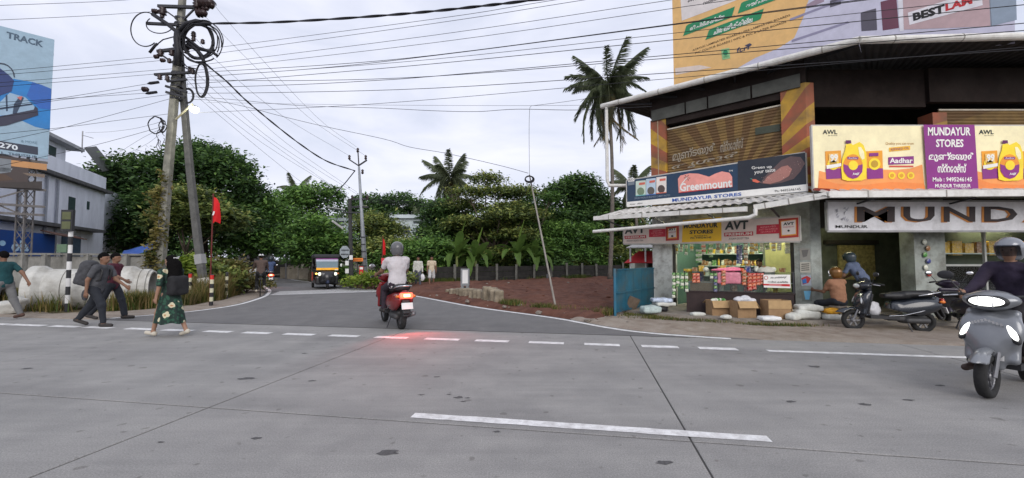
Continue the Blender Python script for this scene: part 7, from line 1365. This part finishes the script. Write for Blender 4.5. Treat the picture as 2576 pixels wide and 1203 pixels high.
hc = J['head'] + V3(.03, -.10, .07); MB().box(hc, (.05, .012, .012)).build('hair_clip', m_wh, wm).location = (0, 0, 0)
bm = Matrix.Translation(wl) @ Matrix.Rotation(rad(72), 4, 'Z'); bc = bm @ V3(.02, -.17, 1.0); o = sbody('black_shoulder_bag', [rbx(bc, (.17, .10, .19), .06, RZ(rad(72)))], .016, cloth('bag_black', (.016, .016, .018)), noise=lambda Q: .01 * vnoise(Q * 12)); tag(o, 'black bag hanging on the back of the woman in the floral skirt', 'bag')
# men on the left
dkj = cloth('dark_denim', (.018, .021, .028)); m_shd = mat('dark_shoe', (.03, .026, .024), .7); gsh = cloth('grey_shirt', (.07, .072, .08), .3)
p2, J2 = person('man with a large grey backpack striding across the road', gp(246, 9.6), rad(-84), {'lean': 14, 'll': (-26, 12, 2), 'rl': (30, 22, 2), 'lf': 20, 'la': (22, 8, 30), 'ra': (-22, 10, 20), 'head': (-4, 0)}, gsh, dkj, 1.72, shoe=m_shd)
bm = Matrix.Translation(gp(246, 9.6)) @ Matrix.Rotation(rad(-84), 4, 'Z'); ch = J2['chest']; bp = empty('backpack', bm @ (ch + V3(0, -.28, -.25)), 'bulging dark grey backpack on the striding man', 'backpack'); m_bpk = cloth('backpack_grey', (.055, .056, .062), .35, 10); RB = RZ(rad(-84)) @ RX(rad(-14))
sbody('main_pack', [rbx(bm @ (ch + V3(0, -.26, -.02)), (.19, .15, .27), .11, RB), elp(bm @ (ch + V3(0, -.24, .20)), (.17, .13, .11), RB)], .014, m_bpk, bp, .06, lambda Q: .016 * vnoise(Q * 9) + .007 * vnoise(Q * 24)); sbody('front_pocket', [rbx(bm @ (ch + V3(0, -.42, -.10)), (.13, .05, .14), .045, RB)], .014, m_bpk, bp, .03, lambda Q: .008 * vnoise(Q * 14))
for s_ in (-.11, .11): MB().tube([bm @ (ch + V3(s_, -.12, .18)), bm @ (ch + V3(s_, .02, .20)), bm @ (ch + V3(s_ * 1.1, .125, .06)), bm @ (ch + V3(s_ * 1.15, .09, -.14)), bm @ (ch + V3(s_ * 1.2, -.11, -.20))], .022, 7).build('shoulder_strap', m_blkp, bp, True)
bd = bm @ (J2['pel'] + V3(-.05, -.27, -.16)); o = sbody('hanging_pouch', [elp(bd, (.07, .05, .13))], .014, m_bpk); tag(o, 'small dark pouch dangling below the backpack', 'pouch')
person('man in a maroon shirt swinging his arm while walking', gp(285, 10.7), rad(-80), {'lean': 6, 'll': (22, 10, 2), 'rl': (-20, 16, 2), 'rf': 14, 'la': (-26, 8, 18), 'ra': (38, 10, 24), 'head': (0, 0)}, cloth('maroon_shirt', (.075, .013, .026), .25), dkj, 1.70, shoe=m_shd, sleeve='half')
person('man in a teal shirt walking out along the road edge', gp(14, 10.7), rad(86), {'lean': 6, 'll': (20, 10, 2), 'rl': (-18, 12, 2), 'rf': 10, 'la': (26, 8, 20), 'ra': (-44, 12, 12), 'head': (4, 0)}, cloth('teal_shirt', (.008, .055, .062), .2), cloth('grey_trousers', (.13, .13, .13)), 1.74, shoe=mat('brown_shoe', (.07, .035, .025), .7))
# the two men by the lot
bone = cloth('pale_check_shirt', (.50, .50, .46), .25, 16); m1, J1 = person('man in a pale checked shirt carrying a white bag by the lot wall', gp(1052, 23.6), rad(-168), {'lean': 2, 'll': (14, 8, 2), 'rl': (-12, 10, 2), 'la': (4, 8, 10), 'ra': (-4, 8, 12)}, bone, cloth('blue_grey_jeans', (.07, .075, .10)), 1.70, vox=.016, sleeve='long', shoe=m_shd, group='men walking past the lot')
person('man in a cream shirt and white shorts by the lot wall', gp(1086, 24.0), rad(-168), {'lean': 2, 'll': (-10, 8, 2), 'rl': (12, 8, 2), 'la': (-4, 8, 8), 'ra': (6, 8, 10)}, cloth('cream_shirt', (.55, .46, .34), .12), cloth('white_shorts', (.48, .48, .48)), 1.72, vox=.016, leg='short', shoe=sand, group='men walking past the lot')
bm = Matrix.Translation(gp(1052, 23.6)) @ Matrix.Rotation(rad(-168), 4, 'Z'); hb = bm @ (J1['lwri'] + V3(0, 0, -.32)); o = sbody('white_plastic_bag', [elp(hb, (.13, .08, .20)), cap(hb + V3(0, 0, .12), hb + V3(0, 0, .24), .05, .02)], .018, MATS['white_plastic_bag'], noise=lambda Q: .012 * vnoise(Q * 12)); tag(o, 'white plastic bag held by the man in the checked shirt', 'bag')
# riders
RD = {'lean': 6, 'll': (74, 78, 6), 'rl': (74, 78, 6), 'la': (42, 12, 28), 'ra': (42, 12, 28), 'ain': .9, 'head': (2, 0)}
def rider(label, sc_, pose, shirt, pants, helmet, seat=(0, -.30, .86), **k):
    M = Matrix.Translation(sc_.location) @ Matrix.Rotation(sc_.rotation_euler.z, 4, 'Z'); kz = sc_.scale.x; q_ = M @ Vector((seat[0], seat[1] * kz, 0)); seat = (0, 0, seat[2] * kz); return person(label, q_, sc_.rotation_euler.z, pose, shirt, pants, pz=seat[2], helmet=helmet, **k)
rider('man in a pale pinkish shirt and grey helmet riding the maroon scooter', s1, RD, cloth('pale_pink_shirt', (.52, .49, .50), .1), cloth('plum_trousers', (.030, .020, .030)), mat('grey_helmet', (.10, .10, .105), .3, coat=.4), H=1.92, shoe=m_shd, girth=1.12)
rd = dict(RD); rd['rl'] = (38, 30, 20); rd['rf'] = 0; rd['lean'] = 10
rider('person in a dark purple top and silver helmet riding the grey scooter', s3, rd, cloth('dark_purple_top', (.020, .013, .030), .3), cloth('charcoal_trousers', (.025, .022, .024)), mat('silver_helmet', (.22, .23, .25), .25, .3, coat=.4), H=1.70, sleeve='long', shoe=mat('brown_leather', (.045, .028, .022), .6), skin=m_skin2)
rider('rider in a blue shirt on the distant scooter', s4, RD, cloth('blue_shirt', (.06, .09, .18)), dkj, mat('dark_helmet', (.02, .03, .035), .3, coat=.4), H=1.70, vox=.018, shoe=m_shd)
rider('man in a brown shirt and white cap riding the bicycle', bi, {'lean': 14, 'll': (42, 50, 4), 'rl': (66, 82, 4), 'la': (40, 10, 22), 'ra': (40, 10, 22), 'ain': .9, 'head': (-6, 0)}, cloth('brown_shirt', (.085, .058, .048), .2), cloth('black_trousers', (.015, .015, .016)), None, seat=(0, -.16, .96), H=1.72, vox=.014, shoe=sand, cap_m=mat('white_cap', (.62, .62, .62), .7), sleeve='half')
# customers at the shop door
person('customer in an orange brown shirt and copper helmet seated with back to the road', (7.74, 10.02, .1), rad(8), {'lean': 8, 'll': (80, 84, 14), 'rl': (80, 84, 14), 'la': (34, 4, 60), 'ra': (34, 4, 60)}, cloth('tan_shirt', (.30, .15, .085), .15), dkj, H=1.66, pz=.42, shoe=m_shd, helmet=mat('copper_helmet', (.20, .09, .02), .25, .4, coat=.5), group='customers at the shop door', girth=1.1)
st = empty('low_stool', (7.74, 9.98, .1), 'low stool under the customer in the orange brown shirt', 'stool'); MB().box((7.74, 9.98, .40), (.17, .15, .02)).build('seat', m_slab, st)
for a, b in ((-.13, -.11), (.13, -.11), (-.13, .11), (.13, .11)): MB().beam((7.74 + a, 9.98 + b, .1), (7.74 + a, 9.98 + b, .38), .03, .03).build('leg', m_darkst, st)
person('customer in a pale blue shirt and slate helmet bending at the shop door', (8.95, 10.75, .1), rad(30), {'lean': 34, 'll': (12, 8, 4), 'rl': (-4, 6, 4), 'la': (20, 8, 30), 'ra': (26, 8, 30), 'head': (-10, 0)}, cloth('pale_blue_shirt', (.11, .14, .22), .15), dkj, H=1.66, shoe=m_shd, helmet=mat('slate_helmet', (.05, .07, .085), .3, coat=.5), group='customers at the shop door')
# ------------------------------------------------------------------ goods at the shop
rs = random.Random(21)
m_cnt = mat('dark_brown_counter', (.030, .017, .016), .6, var=.3); cA = P(1700, 654, 11.55); cB = P(1995, 654, 10.5); cA.z = cB.z = 0; cd = (cB - cA).normalized(); cn = Vector((cd.y, -cd.x, 0)); cn = cn if cn.y < 0 else -cn
ct = empty('shop_counter', (cA + cB) / 2 + V3(0, 0, .1), 'dark brown shop counter with a glass display case on top', 'counter'); cl = (cB - cA).length
def cbox(s0, s1, o0, o1, z0, z1): return MB().prism([cA + cd * s0 + cn * o0 + V3(0, 0, z0), cA + cd * s1 + cn * o0 + V3(0, 0, z0), cA + cd * s1 + cn * o1 + V3(0, 0, z0), cA + cd * s0 + cn * o1 + V3(0, 0, z0)], (0, 0, z1 - z0))
cbox(.25, cl, 0, -.5, .1, .64).build('base', m_cnt, ct); cbox(.2, cl + .03, .02, -.52, .642, .67).build('base_top', m_cnt, ct); cbox(.2, cl + .03, .0, -.5, 1.17, 1.19).build('top_glass', glass('case_glass'), ct)
for s0, s1 in ((.22, 1.02), (1.06, 2.06), (2.10, cl)): cbox(s0, s1, .0, -.006, .672, 1.168).build('front_glass', glass('case_glass'), ct)
for s0 in (.2, 1.02, 2.06, cl - .02): cbox(s0, s0 + .035, .012, -.02, .672, 1.2).build('corner_post', m_darkst, ct)
cbox(.25, cl, -.05, -.45, .90, .915).build('glass_shelf', m_shelf, ct)
cp = Plane(cA + cn * .05, cn, None)
# pillow packets
def pkmesh(w, h, d):
    vs = [(-w, 0, h), (w, 0, h), (w, 0, -h), (-w, 0, -h), (-w * .6, -d, h * .55), (w * .6, -d, h * .55), (w * .6, -d, -h * .55), (-w * .6, -d, -h * .55)]
    me = bpy.data.meshes.new('packet'); me.from_pydata(vs, [], [[4, 5, 6, 7][::-1], [0, 1, 5, 4][::-1], [1, 2, 6, 5][::-1], [2, 3, 7, 6][::-1], [3, 0, 4, 7][::-1], [0, 3, 2, 1][::-1]]); return me
PK = {}
def packet(m_, w, h, d, loc, rot, root):
    key = (m_.name, w, h)
    if key not in PK: PK[key] = pkmesh(w, h, d); PK[key].materials.append(m_)
    o = bpy.data.objects.new('packet', PK[key]); COL.objects.link(o); o.parent = root; o.location = Vector(loc) - WL[root.name]; o.rotation_euler = rot; return o
def gloss(n, r, g, b): return mat('packet_' + n, C(r * .92, g * .92, b * .92), .35, var=.5, scale=38, coat=.3, dirt=C(225, 215, 190), damt=.75, dscale=16)
pg, pw, po, pr2, pbl, pbr, pk2, py = gloss('green', 70, 150, 60), gloss('white', 226, 230, 214), gloss('orange', 226, 96, 50), gloss('red', 206, 44, 40), gloss('blue', 36, 58, 140), gloss('brown', 150, 100, 50), gloss('pink', 226, 110, 140), gloss('yellow', 236, 190, 40)
cyaw = math.atan2(cd.y, cd.x)
def pstrip(plane, x, y0, y1, n_, w, ms, label, grp, yaw):
    top = plane.hit(x, y0); bot = plane.hit(x, y1); r = empty('packet_strip', bot, label, 'packet strip', grp); h = (top.z - bot.z) / n_ * .5
    for i in range(n_): packet(ms[i % len(ms)], w, round(h * .96, 3), .02, top.lerp(bot, (i + .5) / n_) + V3(rs.uniform(-.006, .006), 0, 0), (rs.uniform(-.12, .12), rs.uniform(-.14, .14), yaw + rs.uniform(-.15, .15)), r)
    MB().tube([top + V3(0, .012, .01), bot + V3(0, .012, 0)], .003, 4).build('hanging_string', m_wire, r)
CG = 'packet strips hanging on the counter front'
for x, y1, n_ in ((1695, 750, 8), (1705, 722, 5), (1716, 728, 5), (1727, 735, 6)): pstrip(cp, x, 686, y1, n_, .042, [pg, pw], 'strip of green and white packets at the gate end of the counter', CG, cyaw)
for x in (1746, 1756): pstrip(cp, x, 687, 712, 3, .045, [po, pr2], 'short strip of orange packets over the plain part of the case', CG, cyaw)
for x, y1, n_ in ((1790, 702, 2), (1800, 735, 6)): pstrip(cp, x, 687, y1, n_, .04, [pg, pbl] if x > 1795 else [pg, pw], 'strip of green packets beside the pink wrapped parcels', CG, cyaw)
for x in (1820, 1872): pstrip(cp, x, 680, 718, 5, .05, [po, pbr], 'strip of orange brown packets across the pink parcels', CG, cyaw)
for x, y1, n_ in ((1886, 731, 5), (1897, 729, 5), (1907, 718, 4), (1916, 716, 4)): pstrip(cp, x, 687, y1, n_, .05, [pr2, po], 'strip of bright red packets beside the white notice', CG, cyaw)
# pink wrapped parcels on the counter, white sack, notice
for i, (x, w) in enumerate(((1830, .20), (1855, .17))):
    c = cp.hit(x, 700, .02) + V3(0, .16, 0); o = sbody('pink_parcel', [rbx((c.x, c.y, c.z), (w, .10, .16), .05, RZ(cyaw))], .02, mat('pink_wrap', C(206, 130, 146), .35, var=.2, scale=14), noise=lambda Q: .015 * vnoise(Q * 10)); tag(o, ('larger' if i == 0 else 'smaller') + ' pink wrapped parcel behind the counter glass', 'parcel')
c = cp.hit(1838, 680) + V3(0, .2, 0); o = sbody('pink_cloth', [elp((c.x, c.y, c.z), (.36, .14, .05), RZ(cyaw)), elp((c.x + .12, c.y, c.z + .03), (.22, .12, .05), RZ(cyaw))], .018, mat('pink_cloth', C(232, 120, 150), .6, var=.25, scale=9), noise=lambda Q: .02 * vnoise(Q * 9)); tag(o, 'bright pink cloth heaped on the counter top', 'cloth')
c = cp.hit(1942, 685) + V3(0, .25, 0); o = sbody('white_sack', [elp((c.x, c.y, c.z), (.21, .17, .14))], .018, mat('woven_sack', (.55, .54, .46), .8, var=.12, scale=20), noise=lambda Q: .012 * vnoise(Q * 10)); tag(o, 'rounded white sack on the counter behind the notice', 'sack')
nL = cp.hit(1920, 705, .06); nR = cp.hit(1987, 705, .06); r, pl = board('shop_notice', 'white notice with two dark lines and a red band on the counter', 'notice', (nL.x, nL.y), (nR.x, nR.y), (cp.hit(1920, 691).z, cp.hit(1987, 691).z, cp.hit(1987, 725).z, cp.hit(1920, 723).z), WHT, .01)
pl.text('കടം ചോദിക്കരുത്', [(1938, 696), (1979, 694), (1979, 701), (1938, 702)], BLK, 1, .02); pl.text('ഇവിടെ കടമില്ല', [(1931, 707), (1982, 707), (1982, 713), (1931, 712)], BLK, 1, .02); pl.poly([(1920, 714), (1987, 715), (1987, 721), (1920, 718)], paint(196, 40, 44), 1); pl.poly([(1934, 715.5), (1966, 716), (1966, 719), (1934, 718)], paint(226, 150, 150), 2); pl.disc(1927, 699, 5, 5, paint(196, 60, 60), 1); pl.disc(1927, 699, 3.6, 3.6, WHT, 2)
# inside the case
for i in range(14):
    s0 = .3 + i * (cl - .5) / 14; z = .672 if i % 2 else .917; m_ = rs.choice((pw, pbr, py, pbl, pr2, pg)); w = rs.uniform(.05, .09); h = rs.uniform(.08, .17)
    o = MB().box(cA + cd * s0 - cn * rs.uniform(.15, .35) + V3(0, 0, z + h), (w, w * .8, h), RZ(rs.uniform(0, 1))).build('carton', m_); tag(o, '%s carton inside the counter case' % m_.name.split('_')[1], 'carton', 'cartons in the counter case')
o = cbox(.35, .98, -.06, -.4, .672, .92).build('cardboard_tray', mat('cardboard', (.30, .19, .10), .9, var=.15, scale=8)); tag(o, 'plain cardboard tray behind the first glass of the counter', 'tray')
# strips hanging from the shop lintel
op = Plane(Wg(0, -.25, 0), WN, None); wyaw = math.atan2(-WD.y, -WD.x); HG = 'packet strips hanging in the shop opening'
for x, y1, m_ in ((1702, 640, py), (1714, 634, pw), (1726, 642, pg), (1740, 632, py), (1806, 636, pbr), (1820, 630, pw), (1836, 634, py), (1916, 634, pw), (1930, 628, pg), (1946, 632, py), (1960, 630, pw)): pstrip(op, x, 609, y1, 4, .05, [m_, pw], 'short strip of %s packets hanging from the shop lintel' % m_.name.split('_')[1], HG, wyaw)
for x, y0, y1, n_, w, ms, lab in ((1758, 628, 662, 6, .09, [pw, pg], 'bright white and green packet strip hanging in the opening'), (1770, 612, 640, 5, .06, [pw, pr2], 'white and red packet strip beside the bright white one'), (1788, 610, 648, 6, .06, [pw, pg], 'pale packet strip hanging over the dark middle of the shop'), (1860, 616, 664, 12, .075, [pbl], 'thick strip of dark blue sachets hanging in the opening'), (1876, 608, 664, 8, .055, [pbr, pw], 'brown and white packet strip beside the blue sachets'), (1892, 608, 640, 5, .06, [py, pw], 'yellow and white packet strip right of the brown one'), (1902, 608, 632, 4, .05, [pw, py], 'short pale packet strip near the yellow one'), (1981, 608, 638, 6, .06, [pw], 'white sachet strip hanging at the pillar end')): pstrip(op, x, y0, y1, n_, w, ms, lab, HG, wyaw)
# goods on the shelves
KM = {'jar': lambda b, s_: MB().lathe([(.05, 0), (.055, .02), (.055, .13 * s_), (.04, .15 * s_), (.045, .152 * s_), (.045, .18 * s_)], 12, Matrix.Translation(b)), 'carton': lambda b, s_: MB().box(b + V3(0, 0, .09 * s_), (.06, .05, .09 * s_), RZ(rs.uniform(-.3, .3) + wyaw)), 'bottle': lambda b, s_: MB().lathe([(.032, 0), (.034, .02), (.034, .13 * s_), (.012, .18 * s_), (.012, .21 * s_)], 10, Matrix.Translation(b)), 'packet': lambda b, s_: MB().ell(b + V3(0, 0, .07 * s_), (.07, .03, .075 * s_), RZ(wyaw + rs.uniform(-.4, .4)), 10, 7)}
for zi, z in (('lowest', .98), ('middle', 1.31), ('upper', 1.71)):
    t = .48
    while t < 3.42:
        k_ = rs.choice(('jar', 'carton', 'carton', 'packet', 'bottle')); m_ = rs.choice((py, py, pw, pbr, pbr, pw, py, pg) if zi != 'middle' else (pg, pw, pw, py, pbr, pbr))
        o = KM[k_](Wg(t, -2.28 + rs.uniform(-.06, .06), z), rs.uniform(.8, 1.3)).build(k_, m_, None, k_ in ('jar', 'bottle', 'packet')); tag(o, '%s %s on the %s shelf of the counter shop' % (m_.name.split('_')[1], k_, zi), k_, 'goods on the counter shop shelves'); t += rs.uniform(.09, .15)
for i in range(9):
    b = V3(11.1 + i * .32, 11.17, 1.68); o = MB().box(b + V3(0, 0, .13), (.13, .06, .13 + .03 * (i % 3)), RZ(rs.uniform(-.1, .1))).build('carton', py if i % 4 else pbr); tag(o, '%s carton on the high shelf of the window display' % ('yellow' if i % 4 else 'brown'), 'carton', 'cartons in the window display')
for i, m_ in enumerate((pbl, pw, pg, pbl, pw, pg, pbr)):
    b = V3(11.15 + i * .36, 11.17, .88); o = sbody('goods_sack', [elp((b.x, b.y, b.z + .17), (.15, .11, .19))], .02, m_, noise=lambda Q: .012 * vnoise(Q * 11)); tag(o, '%s bag of goods on the low window shelf' % m_.name.split('_')[1], 'bag', 'bags in the window display')
for i in range(6):        # sachets hung on the pillar by the display
    b = V3(10.35 + .08 * (i % 2), 10.56, 1.95 - .16 * i); o = MB().ell(b, (.06, .025, .07), None, 10, 6).build('hanging_sachet', (pw, pbr, pg, pbl, pw, pr2)[i], None, True); tag(o, '%s sachet hung on the pillar beside the window' % ('white', 'brown', 'green', 'blue', 'white', 'red')[i], 'sachet', 'sachets on the pillar')
# shopkeeper
person('shopkeeper with dark hair sitting behind the counter', tuple(Wg(1.35, -.9, .1)), wyaw + math.pi, {'lean': 6, 'll': (80, 84, 8), 'rl': (80, 84, 8), 'la': (30, 8, 40), 'ra': (30, 8, 40)}, cloth('dark_check_shirt', (.05, .06, .10), .3, 14), dkj, H=1.62, pz=.66, shoe=m_shd)
st = empty('shop_stool', Wg(1.35, -.9, .1), 'stool behind the counter under the shopkeeper', 'stool'); MB().box(Wg(1.35, -.9, .54), (.17, .17, .02)).build('seat', m_darkst, st); [MB().beam(Wg(1.35 + a, -.9 + b, .1), Wg(1.35 + a, -.9 + b, .52), .03, .03).build('leg', m_darkst, st) for a, b in ((-.13, -.13), (.13, -.13), (-.13, .13), (.13, .13))]
# open cardboard boxes
m_card = MATS['cardboard']; m_card2 = mat('cardboard_light', (.42, .28, .14), .9, var=.12, scale=8)
def carton_open(px, Y, w, d, h, yaw, label, flaps, z=.1):
    a = P(px, 654, Y); r = empty('cardboard_box', (a.x, a.y, z), label, 'cardboard box', 'open cardboard boxes before the counter'); R = RZ(yaw); o0 = V3(a.x, a.y, z)
    def pan(c, hs, name='side', m_=m_card): return MB().box(o0 + R @ Vector(c), hs, R).build(name, m_, r)
    pan((0, -d, h / 2), (w, .004, h / 2)); pan((0, d, h / 2), (w, .004, h / 2)); pan((-w + .004, 0, h / 2), (.004, d - .005, h / 2)); pan((w - .004, 0, h / 2), (.004, d - .005, h / 2)); pan((0, 0, .006), (w - .01, d - .01, .005), 'bottom')
    for sd, ang in flaps:
        if sd == 'f': R2 = R @ RX(ang); c = o0 + R @ V3(0, -d, h) + R2 @ V3(0, -d * .55, 0); hs = (w, d * .55, .004)
        elif sd == 'b': R2 = R @ RX(-ang); c = o0 + R @ V3(0, d, h) + R2 @ V3(0, d * .55, 0); hs = (w, d * .55, .004)
        elif sd == 'r': R2 = R @ RY(ang); c = o0 + R @ V3(w, 0, h) + R2 @ V3(w * .5, 0, 0); hs = (w * .5, d, .004)
        else: R2 = R @ RY(-ang); c = o0 + R @ V3(-w, 0, h) + R2 @ V3(-w * .5, 0, 0); hs = (w * .5, d, .004)
        MB().box(c, hs, R2).build('flap', m_card2, r)
    return o0, R, r
o0, R, r = carton_open(1803, 10.85, .23, .17, .37, .02, 'open cardboard box of green leafy packets before the counter', (('f', 1.15), ('r', .9), ('b', .5)))
for i in range(6): q_ = o0 + R @ V3(-.15 + .06 * i, rs.uniform(-.08, .08), .37); o = MB().ell(q_, (.07, .05, .05), RZ(i), 9, 6).build('vegetable_packet', pg if i % 2 else pw, None, True); tag(o, ('green' if i % 2 else 'white') + ' packet piled in the first open cardboard box', 'packet', 'packets in the cardboard box')
o0, R, r = carton_open(1865, 10.42, .23, .17, .40, .05, 'open cardboard box with crumpled white bags spilling out', (('f', 1.0), ('r', 1.0)))
for i, (x, y, z) in enumerate(((-.08, 0, .42), (.1, .02, .44), (.2, -.02, .38))): q_ = o0 + R @ V3(x, y, z); o = sbody('crumpled_bag', [elp((q_.x, q_.y, q_.z), (.12, .10, .085))], .016, MATS['white_plastic_bag'], noise=lambda Q: .025 * vnoise(Q * 15)); tag(o, 'crumpled white plastic bag on top of the middle cardboard box', 'bag', 'crumpled bags in the box')
carton_open(1947, 10.22, .26, .18, .44, -.05, 'closed up cardboard box with folded down flaps near the pillar', (('f', 1.52), ('r', 1.45)))
# sacks
m_sackw = mat('white_woven_sack', (.60, .61, .56), .75, var=.12, scale=16, dirt=(.35, .32, .26), damt=.4)
def sack(px, Y, z, r3, yaw, label, m_=m_sackw, tilt=0):
    a = P(px, 654, Y); o = sbody('sack', [rbx((a.x, a.y, z + r3[2]), r3, min(r3) * .75, RZ(yaw) @ RY(tilt)), elp((a.x, a.y, z + r3[2] * 1.05), (r3[0] * .8, r3[1] * .8, r3[2] * 1.15), RZ(yaw) @ RY(tilt))], .018, m_, None, .06, lambda Q: .016 * vnoise(Q * 7) + .007 * vnoise(Q * 19)); return tag(o, label, 'sack', 'sacks around the counter')
sack(2022, 10.1, .1, (.30, .17, .11), .1, 'white woven sack lying lowest at the pillar foot'); sack(2030, 10.1, .29, (.28, .16, .07), -.1, 'white woven sack topmost at the pillar foot'); sack(1990, 9.95, .1, (.16, .12, .07), .5, 'small white sack slumped beside the last cardboard box')
sack(2088, 9.95, .1, (.20, .13, .07), .1, 'white sack lying under the orange printed one'); sack(2088, 9.95, .25, (.20, .13, .055), .05, 'orange printed sack beside the seated customer', mat('orange_sack', C(240, 160, 40), .5, var=.5, scale=6))
sack(1930, 9.87, .1, (.23, .13, .045), .05, 'flat white sack on the platform edge before the last box', mat('clean_white_sack', (.72, .73, .72), .6)); sack(1752, 10.75, .1, (.17, .1, .03), .1, 'flat white bag below the counter'); sack(1822, 10.15, .1, (.12, .08, .035), .4, 'small white bag between the boxes and the kerb')
sack(1648, 11.6, .1, (.28, .18, .08), .1, 'black sack lowest in the pile beside the counter', mat('black_bag', (.02, .02, .022), .4)); sack(1668, 11.5, .26, (.27, .17, .05), .15, 'white sack in the middle of the pile beside the counter'); sack(1662, 11.5, .36, (.27, .17, .05), -.1, 'blue and white printed sack on top of the pile beside the counter', mat('blue_print_sack', (.42, .48, .58), .6, var=.5, scale=7)); sack(1635, 11.2, .1, (.26, .15, .09), .2, 'pale green striped sack lying inside the blue gate', mat('green_stripe_sack', (.42, .50, .48), .7, var=.35, scale=6))
# bunches of goods crowding the case top
for i in range(26):
    s0 = .3 + (cl - .45) * rs.random(); k_ = rs.choice(('jar', 'packet', 'packet', 'carton')); m_ = rs.choice((py, pw, pg, pbr, po, pk2, pbl)); b = cA + cd * s0 - cn * rs.uniform(.1, .42) + V3(0, 0, 1.192)
    o = KM[k_](b, rs.uniform(.5, .95)).build(k_, m_, None, k_ != 'carton'); tag(o, '%s %s standing on the glass case top' % (m_.name.split('_')[1], k_), k_, 'goods on the case top')
# posters on the corner pillar
pp = Plane(Wg(0, 0, 0), WN, None)
def poster(x0, y0, x1, y1, m_, label, extra=()):
    a = pp.hit(x0, (y0 + y1) / 2, .012); b = pp.hit(x1, (y0 + y1) / 2, .012); r, pl = board('poster', label, 'poster', (a.x, a.y), (b.x, b.y), (pp.hit(x0, y0).z, pp.hit(x1, y0).z, pp.hit(x1, y1).z, pp.hit(x0, y1).z), m_, .006, group='posters on the pillar')
    for e in extra: pl.poly(e[0], e[1], e[2] if len(e) > 2 else 1)
    return pl
grp_ = paint(150, 148, 140)
pl = poster(2012, 625, 2038, 654, grp_, 'grey weathered poster highest on the corner pillar', (([(2016, 630), (2034, 628), (2030, 645), (2020, 648)], paint(110, 108, 104)),)); pl = poster(2013, 660, 2039, 686, paint(190, 186, 172), 'pale printed notice below the grey poster', tuple(([(2016, y), (2036, y - 1), (2036, y + 1), (2016, y + 2)], BLK) for y in (664, 669, 674, 679)))
poster(2015, 692, 2041, 719, paint(172, 180, 190), 'poster with a red and blue product picture', (([(2016, 700), (2030, 694), (2040, 700), (2034, 712), (2020, 716)], paint(190, 60, 60)), ([(2018, 704), (2028, 700), (2030, 712), (2020, 714)], paint(60, 120, 190), 2))); poster(2018, 728, 2043, 758, paint(120, 126, 120), 'poster with a pale blue cup shape low on the pillar', (([(2022, 732), (2040, 732), (2036, 754), (2026, 754)], paint(120, 190, 226)),))
